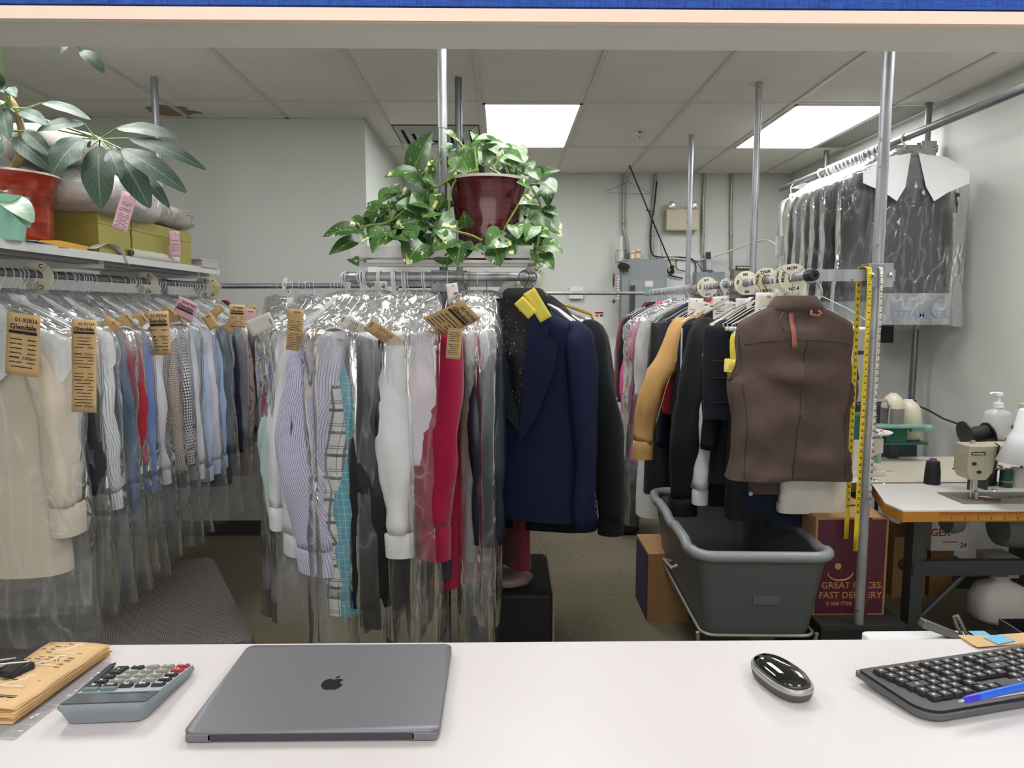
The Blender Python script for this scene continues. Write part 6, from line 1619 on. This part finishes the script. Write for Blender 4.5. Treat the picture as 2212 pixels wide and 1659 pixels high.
ys_ = PY(2170, 965, 2.80); t = thing('sponge', 'small yellow and green sponge on the machine arm', 'sponge', (ys_.x, 2.745, TZ+.225)); MB().box((0,0,.01), (.06,.03,.012)).build('green_side', mat('green_scourer', (70,130,70), .9), t); MB().box((-.015,0,.02), (.03,.03,.008)).build('yellow_side', mat('yellow_foam', (232,206,70), .9), t)
# thread cones on a stand at the right edge
t = thing('thread_cone', 'beige cone of thread on a black plate at the right edge', 'thread', PY(2206, 922, 2.95)); MB().lathe([(.05,-.006),(.05,0)], n=28).build('stand_plate', mat('black_plastic', (22,22,24), .4), t); MB().lathe([(.028,0),(.027,.05),(.025,.10)], c=(.015,0,0), n=24).build('thread', mat('beige_thread', (206,184,146), .8, bump=(90,.4,.002)), t, smooth=50); MB().tube([(.015,0,-.25),(.015,0,-.006)], .006, 8).build('stand_rod', LEGM, t)
for (px, py, col, l, r, h) in [(2172,1051,(36,76,66),'dark green thread spool tied with a rubber band behind the machine',.026,.075),(2197,1051,(190,188,184),'pale grey thread spool at the right edge behind the machine',.028,.08),(2125,1044,(30,30,34),'black thread spool behind the machine column',.05,.07)]:
    t = thing('thread_spool', l, 'thread', PZ(px, py, TZ)); MB().lathe([(r,0),(r,h*.08),(r*.92,h*.1),(r*.92,h*.9),(r,h*.92),(r,h)], n=24).build('thread', mat('thread_%d' % px, col, .6), t, smooth=40)
    if px == 2172: MB().lathe([(r*.96,h*.3),(r*.99,h*.33),(r*.96,h*.36)], n=24, cap=(False, False)).build('band', mat('rubber_band', (180,160,110), .6), t)
t = thing('tweezers', 'steel scissors handle poking in at the right edge of white table', 'scissors', PZ(2205, 1075, TZ), .8); MB().tube([(0,0,.006),(-.06,.03,.006)], .006, 6).build('blade', STUD, t); MB().tube([(0,0,.006),(.05,-.02,.008)], .007, 6).build('handle', mat('orange_handle', (186,110,70), .4), t)
t = thing('pen', 'dark blue pen lying behind the machine head on the beige table', 'pen', PZ(2066, 1014, TZ), .3); MB().tube([(-.02,0,.005),(.06,0,.005)], .005, 8).build('barrel', mat('dark_blue_plastic', (30,50,90), .4), t)
# ---- second machine with button dish, thread stand, bottles
s2p = PZ(1893, 1032, TZ); s2 = thing('sewing_machine', 'off-white button machine behind the near post, on the beige table', 'sewing machine', (s2p.x-.02, 3.18, TZ))
EN2 = mat('off_white_enamel', (214, 210, 198), .4)
MB().box((0,0,.012), (.16,.12,.024)).build('base', EN2, s2, bevel=.004); MB().prism([(-.07,.02),(-.03,.02),(-.01,.06),(.05,.10),(.07,.10),(.07,.17),(-.07,.17)], -.045, .045, Matrix.Rotation(PI/2, 4, 'X')).build('head', EN2, s2, bevel=.006)
MB().box((-.03,0,.22), (.10,.09,.12)).build('upper_case', mat('dark_green_enamel', (26, 92, 78), .4), s2, bevel=.006)
d = MB().lathe([(.0,.0),(.07,.004),(.082,.014),(.078,.014),(.001,.006)], c=(.03,-.02,.185), n=28, cap=(False, False)).build('button_dish', PLAS_W, s2, smooth=50)
for i in range(14): 
    a, r = rnd(0, 6.28), rnd(.01, .055)
    MB().lathe([(.007,0),(.007,.004)], c=(.03+r*math.cos(a), -.02+r*math.sin(a), .193+.002*(i % 3)), n=8).build('loose_button', mat(['btn_dark','btn_red','btn_pale'][i % 3], [(30,30,36),(150,60,80),(220,214,220)][i % 3], .4), d)
MB().tube([(.03,-.02,.19),(.03,-.02,.27)], .009, 8).build('spring_post', STUD, s2); 
m = MB().tube([(.03+.014*math.cos(i*.9), -.02+.014*math.sin(i*.9), .20+.0022*i) for i in range(36)], .0018, 5); m.build('spring', STUD, s2, smooth=60)
gs = PY(1945, 920, 3.40); t = thing('bobbin_rack', 'mint green metal thread arm reaching right past the bottles', 'rack', (gs.x, 3.40, TZ))
zz = gs.z-TZ; MINTG = mat('mint_green_enamel', (126, 168, 150), .35)
MB().box((-.02,0,zz), (.26,.06,.016)).build('plate', MINTG, t, bevel=.004); MB().lathe([(.018,-.05),(.02,0),(.018,.05)], c=(.10,0,zz-.012), M=Matrix.Rotation(PI/2, 4, 'Y'), n=18).build('roller', MINTG, t, smooth=60); MB().tube([(-.10,0,0),(-.10,0,zz)], .012, 10).build('stand_rod', MINTG, t)
MB().tube([(-.06,0,zz),(-.06,0,zz+.10),(-.075,0,zz+.125),(-.13,0,zz+.125)], .007, 8).build('chrome_hook', STUD, t, smooth=60)
MILK = mat('milky_bottle', (206, 198, 178), .35)
def jug(px, py, Y, r, h, label, two=None):
    p = PY(px, py, Y); t = thing('oil_bottle', label, 'bottle', p)
    MB().lathe([(r*.9,0),(r,.01),(r,h*.62),(r*.88,h*.80),(r*.55,h*.94),(r*.3,h*.985),(.001,h)], n=28).build('body', MILK, t, smooth=60)
    if two: MB().lathe([(r*1.006,.01),(r*1.006,h*.55)], n=28, cap=(False, False)).build('liquid_level', mat('grey_liquid', (120,118,116), .4), t, smooth=60)
    MB().lathe([(r*.34,h*.965),(r*.34,h*1.0),(.001,h*1.005)], n=16).build('cap', PLAS_W, t, smooth=40)
jug(1926, 918, 3.45, .052, .158, 'milky domed bottle half filled with grey liquid, behind the near post', True)
jug(1958, 948, 3.50, .062, .20, 'larger milky bottle in front of the wall post on the right')
t = thing('bottle_shelf', 'small green shelf carrying the milky bottles', 'shelf', (PY(1940, 955, 3.47).x, 3.47, TZ)); zs = PY(1958, 948, 3.5).z-TZ
MB().box((0,0,zs-.006), (.22,.14,.01)).build('board', mat('dark_green_enamel', (26,92,78), .4), t); MB().box((0,.05,(zs-.01)/2), (.05,.03,zs-.01)).build('stand', LEGM, t)
MB().box((-.045,-.02,(zs+PY(1926,918,3.45).z-TZ)/2-.002), (.10,.09,PY(1926,918,3.45).z-TZ-zs-.004)).build('block', mat('dark_green_enamel', (26,92,78), .4), t)
t = thing('wall_strip', 'flat steel strip bracket fixed to the wall behind the near post', 'bracket', (2.50, 4.85, PX(1918, 768, 2.5).z)); MB().box((-.05,0,0), (.16,.03,.025)).build('strip', DGAL, t); 
c_ = thing('chair', 'dark blue chair back beyond the beige table', 'chair', (2.22, 4.02, 0)); MB().box((0,0,.80), (.36,.04,.34), Matrix.Rotation(-.1,3,'X')).build('backrest', mat('dark_blue_plastic_seat', (36,42,56), .5), c_, bevel=.02); MB().box((0,.2,.45), (.40,.40,.05)).build('seat', mat('dark_blue_plastic_seat', (36,42,56), .5), c_, bevel=.015)
for x in (-.17,.17):
    for y in (.03,.37): MB().tube([(x,y,0),(x,y,.45)], .012, 8).build('leg', LEGM, c_)
MB().tube([(-.13,.0,.47),(-.13,-.01,.68)], .01, 8).build('back_post', LEGM, c_); MB().tube([(.13,.0,.47),(.13,-.01,.68)], .01, 8).build('back_post', LEGM, c_)
# ---- under the table
def carton(px0, px1, py0, py1, Y, dep, m, label, fm=None, name='carton', rz=0):
    a, b = PY(px0, py1, Y), PY(px1, py0, Y); w_, h_ = b.x-a.x, b.z-a.z
    t = thing(name, label, 'carton', ((a.x+b.x)/2, Y+dep/2, a.z), rz); MB().box((0,0,h_/2), (w_,dep,h_)).build('box', m, t, bevel=.002)
    if fm: MB().box((0,-dep/2-.001,h_/2), (w_*.94,.002,h_*.92)).build('printed_face', fm, t)
    return t, w_, h_, dep
WC = mat('white_carton', (214, 208, 204), .7)
c1, w_, h_, dp = carton(2010, 2096, 1126, 1190, 2.95, .16, WC, 'white carton printed GER and 24 under the white table')
c1.rotation_euler = (0, -.0, .0)
L = MB(); M = frame((0,-dp/2-.0012,0), (1,0,0), (0,0,1)); put_text(L, 'GER', .046, M @ Matrix.Translation((-w_*.27, h_*.62, 0)), .0008); put_text(L, '24', .030, M @ Matrix.Translation((w_*.36, h_*.18, 0)), .0005); L.box((0,-dp/2-.001,h_*.3), (w_*.4,.001,.003)); L.build('lettering', mat('crimson_print', (150,30,56), .7), c1)
k1_, w2_, h2_, d2_ = carton(1925, 2005, 1160, 1290, 3.05, .2, KRB, 'brown carton printed cleaners under the white table')
MB().lathe([(.055,0),(.055,.002)], c=(.0,-d2_/2-.001,h2_*.55), M=Matrix.Rotation(PI/2, 4, 'X') @ Matrix.Scale(.6, 4, V((0,1,0))), n=24).build('oval_print', mat('dark_print_oval', (46,34,32), .7), k1_)
L = MB(); put_text(L, 'Cleaners', .028, frame((0,-d2_/2-.0042,h2_*.55), (1,0,0), (0,0,1)), .0004); L.build('lettering', KRB, k1_)
t_ = carton(2005, 2065, 1130, 1290, 3.10, .2, mat('tan_carton', (150,112,72), .8), 'tall tan carton behind the white GER carton')
t = thing('plastic_jug', 'white speckled plastic jug on the low bar under the table', 'jug', V((2.10, 2.86, .195))); rg = [ering((0,0,z), AX, AY, a, a*.7, 24, .6) for z, a in ((0,.09),(.02,.11),(.10,.11),(.15,.085),(.17,.04),(.19,.03))]
MB().rings(rg).build('body', WC, t, smooth=50)
t = thing('storage_box', 'small white box lettered PRP at the lower right edge under the table', 'box', V((1.98, 2.50, .0))); MB().box((0,0,.12), (.14,.12,.24)).build('box', WC, t); L = MB(); put_text(L, 'PRP', .03, frame((.0,-.0612,.20), (1,0,0), (0,0,1)), .0008); L.build('lettering', INK, t)
c2_, *_r = carton(2145, 2205, 1205, 1250, 2.98, .12, WC, 'grey white carton lettered GER in the dark under the table')
L = MB(); put_text(L, 'GER', .035, frame((-.01,-.0612,.05), (1,0,0), (0,0,1)), .0008); L.build('lettering', mat('dark_grey_print', (70,66,66), .7), c2_)
# ================================================================ ON THE COUNTER
# laptop
lx0, lx1, ly0, ly1 = -.421, -.083, .888, 1.133
lt = thing('laptop', 'closed space-grey laptop with a dark fruit emblem on the white counter', 'laptop', ((lx0+lx1)/2, (ly0+ly1)/2, zc))
SG = mat('space_grey_aluminium', (118, 118, 124), .45, .45)
def slabr(a, b, r, z0, z1, ed=.002):
    return MB().rings([rrect(a-ed, b-ed, r, z0, 8), rrect(a, b, r, z0+ed, 8), rrect(a, b, r, z1-ed, 8), rrect(a-ed, b-ed, r, z1, 8)])
a_, b_ = (lx1-lx0)/2, (ly1-ly0)/2
slabr(a_, b_, .012, .003, .0105).build('base', SG, lt, smooth=40)
slabr(a_, b_, .012, .0112, .0162, .0015).build('lid', SG, lt, smooth=40)
MB().box((0, -b_+.002, .0085), (2*a_*.80, .005, .008)).build('hinge_bar', mat('dark_hinge', (64, 64, 70), .5, .3), lt)
for s in (-1, 1): MB().box((s*a_*.88, -b_+.0035, .0075), (a_*.2, .008, .011)).build('hinge_block', SG, lt, bevel=.0015)
for sx in (-1, 1):
    for sy in (-1, 1): MB().lathe([(.008,0),(.008,.003)], c=(sx*a_*.85, sy*b_*.85, 0), n=14).build('rubber_foot', BC, lt)
# emblem: apple-shaped silhouette with a bite, plus leaf (reads upright from the far side's reverse, as in the photo)
half = [(0,.70),(.16,.80),(.36,.84),(.60,.78),(.80,.60)]
outl = [(.02,.72),(.14,.80),(.34,.86),(.56,.82),(.74,.70),(.62,.56),(.57,.40),(.60,.22),(.72,.06),(.84,-.02),(.74,-.30),(.58,-.54),(.40,-.72),(.24,-.76),(.08,-.70),(0,-.68),(-.10,-.70),(-.26,-.76),(-.44,-.70),(-.62,-.50),(-.78,-.20),(-.84,.12),(-.80,.42),(-.68,.66),(-.48,.82),(-.28,.85),(-.12,.79)]
k = .019; M = frame((.0,-.004,.0163), (1,0,0), (0,1,0))
em = MB().prism([(x*k, y*k-.002) for x, y in cr(outl+[outl[0]], 90)[:-1]][::-1], 0, .0003, M)
em.build('emblem', mat('black_mirror', (26, 20, 22), .25), lt)
lf = [(.02,.95),(.06,1.12),(.18,1.28),(.36,1.36),(.36,1.20),(.26,1.04),(.12,.95)]
MB().prism([(x*k, y*k-.002) for x, y in lf], 0, .0003, M).build('emblem_leaf', mat('black_mirror', (26, 20, 22), .25), lt)
# mouse
m0 = PZ(1640, 1440, zc); m1 = PZ(1722, 1512, zc)
mc_ = (PZ(1625,1432,zc)+PZ(1735,1515,zc))*.5+V((0,-.014,0)); 
ms = thing('computer_mouse', 'glossy black wireless mouse with silver band on the counter', 'mouse', (mc_.x, mc_.y, zc), math.atan2(-(1.09-.985), .035)*1.0+PI/2)
def moush(zs):
    rg = []
    for z, k_ in zs: rg.append([V((.030*k_*math.copysign(abs(math.cos(t_))**.85, math.cos(t_))*(1-.10*math.sin(t_)), .055*k_*math.copysign(abs(math.sin(t_))**.8, math.sin(t_)), z+(0 if k_ > .99 else 0))) for t_ in [2*PI*i/36 for i in range(36)]])
    return rg
MB().rings(moush([(.0015,.88),(.004,.95),(.012,1.0),(.014,1.0)])).build('base', mat('warm_grey_rubber', (84, 78, 84), .6), ms, smooth=60)
MB().rings(moush([(.0138,1.0),(.017,1.012),(.0215,.985),(.022,.96)])).build('silver_band', mat('satin_silver', (170, 172, 168), .35, .6), ms, smooth=60)
MB().rings(moush([(.0215,.965),(.027,.90),(.032,.76),(.0355,.55),(.0372,.30),(.0378,.02)])).build('shell', mat('gloss_black', (12, 12, 14), .08, **{'Coat Weight': 1.0}), ms, smooth=180)
MB().lathe([(.004,-.003),(.009,-.002),(.009,.002),(.004,.003)], c=(0,-.025,.0292), M=Matrix.Rotation(PI/2, 4, 'Y'), n=18).build('scroll_wheel', mat('grey_rubber', (54, 54, 58), .6), ms, smooth=40)
MB().tube([(0,-.036,.0272),(0,-.045,.0245),(0,-.0505,.0228)], .0006, 5).build('button_split', BC, ms)
# keyboard
kb0 = PZ(1842, 1449, zc+.012); 
kdir = (PZ(2210, 1556-16, zc)-PZ(2030, 1556, zc)); ka = math.atan2(kdir.y, kdir.x)
ka = math.radians(13.5)
kb = thing('keyboard', 'black keyboard with grey edge reaching out of the frame, blue pen on it', 'keyboard', (0, 0, zc), ka)
KB, KH = .44, .165
Rm = Matrix.Rotation(ka, 3, 'Z')
# left-front corner of plate sits near pixel (2012,1552); left-back corner near (1842,1449)
lb = PZ(1846, 1448, zc+.018); lf_ = PZ(2003, 1548, zc+.014)
side = lf_-lb; side.z = 0; ex = V((math.cos(ka), math.sin(ka), 0)); ey = -side.normalized(); KH = side.length
o = lb+ex*(KB/2)+side*.5; kb.location = (o.x, o.y, zc)
sk = Rm.inverted() @ ey                        # local back direction (slightly skewed plate)
skx = sk.x/sk.y
def kp(x, y, z): return V((x+skx*y, y, z))
kw2, kh2 = KB/2, KH*abs(sk.y)/2
def plate(e, z0, z1, front=0):
    pts = []
    for sx, sy, rx in ((1,1,.004),(-1,1,.004),(-1,-1,.03),(1,-1,.03)):
        a0 = {(1,1):0,(-1,1):PI/2,(-1,-1):PI,(1,-1):1.5*PI}[(sx,sy)]
        for i in range(6):
            an = a0+PI/2*i/5; pts.append((sx*(kw2+e-rx)+rx*math.cos(an), sy*(kh2+e-rx)+rx*math.sin(an)))
    def zz(y): return .006*(y+kh2)/(2*kh2)
    return [kp(x, y, z0+zz(y)) for x, y in pts], [kp(x, y, z1+zz(y)) for x, y in pts]
a1_, a2_ = plate(.0, .004, .012); b1_, b2_ = plate(-.004, .012, .0155)
MB().rings([a1_, a2_]).build('edge_rim', mat('graphite_rim', (92, 94, 98), .4, .3), kb, smooth=40)
MB().rings([b1_, b2_]).build('deck', mat('black_deck', (32, 31, 34), .42), kb, smooth=40)
KEYM = mat('black_keycap', (38, 37, 40), .45); KLEG = mat('key_legend', (214, 210, 206), .5)
def key(x, y, w_, h_, leg=True, blue=False):
    z = .0155+.006*(y+kh2)/(2*kh2)
    lo = [kp(x+sx*w_/2, y+sy*h_/2, z) for sx, sy in ((-1,-1),(1,-1),(1,1),(-1,1))]; hi = [kp(x+sx*(w_/2-.002), y+sy*(h_/2-.002), z+.0055) for sx, sy in ((-1,-1),(1,-1),(1,1),(-1,1))]
    o_ = MB().rings([lo, hi]).build('key', KEYM, kb, bevel=.0006)
    if leg:
        q = [kp(x+dx, y+dy, z+.0058) for dx, dy in ((-.003,-.002),(.001,-.002),(.001,.002),(-.003,.002))]
        MB().add(q, [(0,1,2,3)]).build('legend', mat('cyan_legend', (90, 190, 220), .5) if blue else KLEG, o_)
# seen from the far side the number pad is nearest: rows run from left edge
u_ = .019
nx = 21
for r_ in range(6):
    y = kh2-.022-r_*(2*kh2-.052)/5.2
    x = -kw2+.018+(.004*r_)
    c = 0
    while x < kw2-.02:
        wd_ = u_*.93; gap = .019
        if c in (4, 8): x += .008
        if r_ == 3 and c == 0: wd_ = u_*1.9; gap = .038
        if r_ == 1 and c == 9 or r_ == 2 and c == 8: wd_ = u_*2.0; gap = .040
        if r_ == 5 and c == 6: wd_ = u_*4.4; gap = .09
        if not (r_ == 4 and c in (5, 6, 7)): key(x+wd_/2, y, wd_, .0165, True, r_ == 0 and c == 9)
        x += gap; c += 1
MB().box(kp(-.05,-kh2+.012,.0165), (.09,.002,.0012)).build('maker_print', KLEG, kb)
for x in (-.12,.12): MB().box(kp(x, -kh2+.02, .002), (.02,.012,.004)).build('rubber_foot', BC, kb); MB().box(kp(x, kh2-.02, .005), (.02,.012,.009)).build('rubber_foot', BC, kb)
# blue pen on the keyboard
p0 = PZ(2076, 1514, zc+.030); p1 = PZ(2225, 1478, zc+.030); pn = thing('pen', 'bright blue stick pen lying across the keyboard', 'pen', p0)
d_ = (p1-p0).normalized()
MB().tube([d_*-.006, d_*.004], [.0008,.003], 10).build('tip', STEEL, pn, smooth=60); MB().tube([d_*.003, d_*.012, d_*.03], [.003,.0052,.0055], 14).build('grip', mat('violet_blue_plastic', (58, 44, 190), .3), pn, smooth=60)
MB().tube([d_*.03, d_*.15], .0056, 14).build('barrel', mat('bright_blue_plastic', (24, 96, 214), .25), pn, smooth=60)
# calculator
q = [PZ(250,1440,zc+.012), PZ(402,1445,zc+.012), PZ(330,1545,zc+.012), PZ(145,1528,zc+.02)]
ca = math.radians(-9); ccx = (q[0]+q[1]+q[2]+q[3])*.25
cl = thing('calculator', 'silver desktop calculator with red and grey keys, turned away from the viewer', 'calculator', (ccx.x, ccx.y-.003, zc), math.radians(3))
cw2, ch2 = .061, .072; SKW = .22
def cp(x, y, z): return V((x+SKW*y*.55, y, z+(.030-.018*(y+ch2)/(2*ch2))))
CS = mat('calculator_silver', (196, 200, 206), .4, .3); CG_ = mat('calculator_grey', (128, 136, 144), .5)
def cring(e, z, z_abs=None):
    pts = [V((p.x, p.y, 0)) for p in rrect(cw2+e, ch2+e, .012, 0)]
    return [cp(p.x, p.y, z) if z_abs is None else V((p.x+SKW*p.y*.55, p.y, z_abs+.006*(p.y < 0)*0)) for p in pts]
MB().rings([cring(-.008, 0, .002), cring(-.003, -.010), cring(0, -.004), cring(-.001, 0)]).build('body', CG_, cl, smooth=50)
f0 = [cp(x, y, .0005) for x, y in ((-cw2+.004,-.028),(cw2-.004,-.028),(cw2-.004,ch2-.004),(-cw2+.004,ch2-.004))]; f1 = [p+V((0,0,.0012)) for p in f0]
MB().rings([f0, f1]).build('faceplate', CS, cl)
f0 = [cp(x, y, .0005) for x, y in ((-cw2+.004,-ch2+.010),(cw2-.004,-ch2+.010),(cw2-.004,-.031),(-cw2+.004,-.031))]; f1 = [p+V((0,0,.0015)) for p in f0]
MB().rings([f0, f1]).build('display_window', mat('smoked_lcd', (96, 104, 110), .12), cl)
f0 = [cp(x, y, .0022) for x, y in ((-.012,-ch2+.036),(.045,-ch2+.036),(.045,-.034),(-.012,-.034))]; MB().add(f0, [(0,1,2,3)]).build('lcd', mat('lcd_dark', (58, 62, 66), .2), cl)
KG = mat('calc_key_grey', (150, 150, 142), .5); KD = mat('calc_key_dark', (40, 42, 46), .5); KR = mat('calc_key_red', (172, 48, 56), .5); KT = mat('calc_key_green', (110, 134, 128), .5)
leg_rows = [['', '=', '.', '0', 'AC'], ['+', '3', '2', '1', 'C'], ['-', '6', '5', '4', 'CE'], ['x', '9', '8', '7', 'MU'], ['%', 'M+', 'M-', 'MR', 'MC']]
for j in range(5):
    for i in range(5):
        x = -cw2+.0155+.0228*i; y = ch2-.013-.0172*j
        txt = leg_rows[j][i]
        km = KR if (i == 4 and j < 2) else (KD if i in (0,) or j == 4 or (i == 4) or (i == 1 and j == 0) else KG)
        if j == 0 and i == 0: continue
        hh = .0108
        if j == 1 and i == 0: y += .008; hh = .026
        lo = [cp(x+sx*.0090, y+sy*hh/2, .0016) for sx, sy in ((-1,-1),(1,-1),(1,1),(-1,1))]; hi = [cp(x+sx*.0076, y+sy*(hh/2-.0012), .0062) for sx, sy in ((-1,-1),(1,-1),(1,1),(-1,1))]
        o_ = MB().rings([lo, hi]).build('key', km, cl, bevel=.0008)
        L = MB(); put_text(L, txt, .0095 if len(txt) == 1 else .0075, frame(cp(x, y, .0063), (-1,0,0), cp(0,-1,0)-cp(0,0,0)), .0003); L.build('lettering', LINEW, o_)
for i in range(2): 
    x = -cw2+.018+.025*i; lo = [cp(x+sx*.010, -.020+sy*.004, .0016) for sx, sy in ((-1,-1),(1,-1),(1,1),(-1,1))]; MB().rings([lo, [p+V((0,0,.004)) for p in lo]]).build('key', KT, cl)
# dark pen left of the calculator
a0, a1 = PZ(250, 1432, zc+.006), PZ(158, 1512, zc+.006); d_ = a1-a0; t = thing('pen', 'dark pen lying against the left side of the calculator', 'pen', a0)
MB().tube([V((0,0,0)), d_*.12], [.001,.005], 10).build('tip', mat('dark_pen_plastic', (40, 44, 56), .4), t, smooth=60); MB().tube([d_*.12, d_], .0052, 10).build('barrel', mat('dark_pen_plastic', (40, 44, 56), .4), t, smooth=60)
# receipt bundle with binder clip
bq = [PZ(110,1408,zc), PZ(236,1416,zc), PZ(30,1568,zc), PZ(-115,1560,zc)]
bx = (bq[1]-bq[0]); by = (bq[0]-bq[3])
rb_ = thing('receipt_bundle', 'thick bundle of brown paper receipts held by a binder clip, on a clear bag', 'receipts', (bq[0]+bq[1]+bq[2]+bq[3])*.25, 0)
rc = V(rb_.location)
for i in range(12):
    dx = V((rnd(-.004,.006), rnd(-.006,.006), 0)); z0_ = .0022*i
    vs = []
    c0 = [p-rc+dx for p in (bq[3], bq[2], bq[1], bq[0])]
    def fn(u, v, c0=c0, z0_=z0_, i=i):
        p = (c0[0]*(1-u)+c0[1]*u)*(1-v)+(c0[3]*(1-u)+c0[2]*u)*v
        return V((p.x, p.y, .001+z0_*(1-.25*v)+.0015*math.sin(u*5+i)+.0025*abs(math.sin(v*7+i))*(.3+.7*(i == 11))))
    o_ = MB().grid(fn, 5, 12).build('receipt', mat('kraft_receipt', (222, 186, 136), .8, var=.06) if i % 3 else mat('dark_kraft_receipt', (176, 132, 80), .8), rb_, smooth=180, solid=.0009)
top = o_; zt_ = .001+.0022*11
L = MB()
bxn, byn = bx.normalized(), by.normalized()
def bt_(u, v, dz=.0034):
    return (lambda p: V((p.x, p.y, .001+.0022*11*(1-.25*v)+dz)))(((bq[3]*(1-u)+bq[2]*u)*(1-v)+(bq[0]*(1-u)+bq[1]*u)*v)-rc)
for v in [.06,.10,.16,.34,.40,.55,.60,.66,.70,.78,.83,.88,.93]:
    n_ = 5
    for i in range(n_):
        if R.random() < .75:
            u0 = .10+.16*i; L.add([bt_(u0, v), bt_(u0+rnd(.06,.13), v), bt_(u0+rnd(.06,.13), v+.010), bt_(u0, v+.010)], [(0,1,2,3)])
for v in (.11, .13): L.add([bt_(.1, v), bt_(.85, v), bt_(.85, v+.008), bt_(.1, v+.008)], [(0,1,2,3)])
L.build('lettering', INK, top)
for cv in (.62, .30, .82):
    H = MB()
    q_ = [bt_(.40, cv-.05, .0042), bt_(.75, cv-.05, .0042), bt_(.60, cv+.06, .0042)]
    H.tube(q_, .0012, 5, closed=True); H.tube([bt_(.60, cv+.06, .0042), bt_(.58, cv+.10, .0042), bt_(.66, cv+.12, .0042)], .0012, 5)
    H.build('hanger_print', LINEW, top)
bc = bt_(.22, .46, .008)+rc; bcl = thing('binder_clip', 'black binder clip with silver wire handles gripping the receipts', 'clip', bc, math.atan2(byn.y, byn.x)-.3); bcl.scale = (1.35, 1.35, 1.35)
MB().prism([(-.012,-.012),(.014,-.004),(.014,.004),(-.012,.003)], -.018, .018, Matrix.Rotation(PI/2, 4, 'X')).build('clamp', mat('black_spring_steel', (58, 60, 68), .25, .6), bcl, bevel=.001)
for s in (-1, 1): MB().tube([(.012,-.011,.004),(-.01,-.009,.012),(-.034,-.006,.016+.004*s),(-.042,0,.017+.004*s),(-.034,.006,.016+.004*s),(-.01,.009,.012),(.012,.011,.004)], .0011, 6).build('wire_handle', mat('pale_wire', (214, 210, 200), .3, .6), bcl, smooth=60)
t = thing('clear_sleeve', 'clear plastic sleeve lying under the receipt bundle', 'plastic sleeve', (rc.x+.02, rc.y-.025, zc)); MB().grid(lambda u, v: (lambda p: V((p.x, p.y, .0010+.0006*math.sin(u*9))))(((bq[3]-rc)*1.06*(1-u)+(bq[2]-rc)*1.08*u)*(1-v)+((bq[0]-rc)*1.05*(1-u)+(bq[1]-rc)*1.02*u)*v), 8, 8).build('sleeve', FILM_S, t, smooth=180)
# things on the lower back desk at right
dk = thing('back_desk', 'white work ledge just below and behind the right end of the counter', 'desk', (1.05, 1.24, 0)); MB().box((0,0,.85), (1.0,.115,.02)).build('ledge', LAM, dk); MB().box((.0,.045,.42), (.98,.02,.84)).build('panel', WHT, dk)
def dz_(px, py, z): return PZ(px, py, z)
tr_ = thing('paper_tray', 'flat white plastic tray on the back ledge', 'tray', dz_(1985, 1372, .893)); tr_.location.y = 1.238; tr_.location.z = .860
slabr(.10, .045, .01, 0, .032).build('tray', PLAS_W, tr_, smooth=40)
b0 = dz_(2045, 1368, .895)
sp = thing('staple_puller', 'grey metal hand punch standing open on the back ledge', 'punch', (b0.x, 1.255, .892)); GM = mat('gunmetal', (120, 116, 110), .35, .7)
MB().prism([(-.058,.022),(-.052,.036),(.015,.008),(.03,.0),(.0,.0)], -.009, .009, Matrix.Rotation(PI/2, 4, 'X'), (0,0,.0)).build('jaw_lever', GM, sp, bevel=.002)
MB().tube([(.025,0,.0),(.012,0,.022),(.005,0,.04),(.011,0,.042),(.022,0,.024),(.034,0,.0)], .0035, 8).build('handle_loop', GM, sp, smooth=60)
b1_ = dz_(2180, 1372, .89); og = thing('desk_organizer', 'black desk organizer corner at the right edge of back ledge', 'organizer', (b1_.x+.05, 1.24, .860))
for c_, d_ in (((0,-.04,.028),(.12,.003,.056)),((0,.04,.028),(.12,.003,.056)),((-.06,0,.028),(.003,.08,.056)),((.06,0,.028),(.003,.08,.056)),((0,0,.0015),(.12,.08,.003))): MB().box(c_, d_).build('panel', mat('black_plastic', (22,22,24), .4), og)
f_ = dz_(2150, 1392, zc); t = thing('ticket_stack', 'brown receipts fanned at the back edge of the counter behind the keyboard', 'receipts', (f_.x+.02, f_.y+.01, zc))
for i in range(3): MB().box((.0,0,.001+.0012*i), (.13,.035,.0008), Matrix.Rotation(.12*i-.1, 3, 'Z')).build('receipt', KRAFT, t)
f_ = dz_(2160, 1388, zc); t = thing('sticky_note', 'light blue note on the brown receipts behind the keyboard', 'note', (f_.x, f_.y+.002, zc+.005), .3); MB().box((0,0,0), (.04,.026,.0008)).build('note', mat('light_blue_paper', (120, 184, 226), .7), t)
f_ = dz_(2095, 1368, .88); t = thing('sticky_note', 'small blue note peeking at the end of the white tray', 'note', (f_.x, 1.268, .8925)); MB().box((0,0,0), (.03,.02,.001)).build('note', mat('light_blue_paper', (120, 184, 226), .7), t)
# added fill light before the windowless front wall, brightens camera-facing surfaces
wl = bpy.data.lights.new('front_fill_light', 'AREA'); wl.shape = 'RECTANGLE'; wl.size = 4.6; wl.size_y = 1.7; wl.energy = 46; wl.color = (1, .985, .97)
wo = bpy.data.objects.new('front_fill_light', wl); COL.objects.link(wo); wo.location = (.2, -1.66, 1.35); wo.rotation_euler = (PI/2, 0, 0)
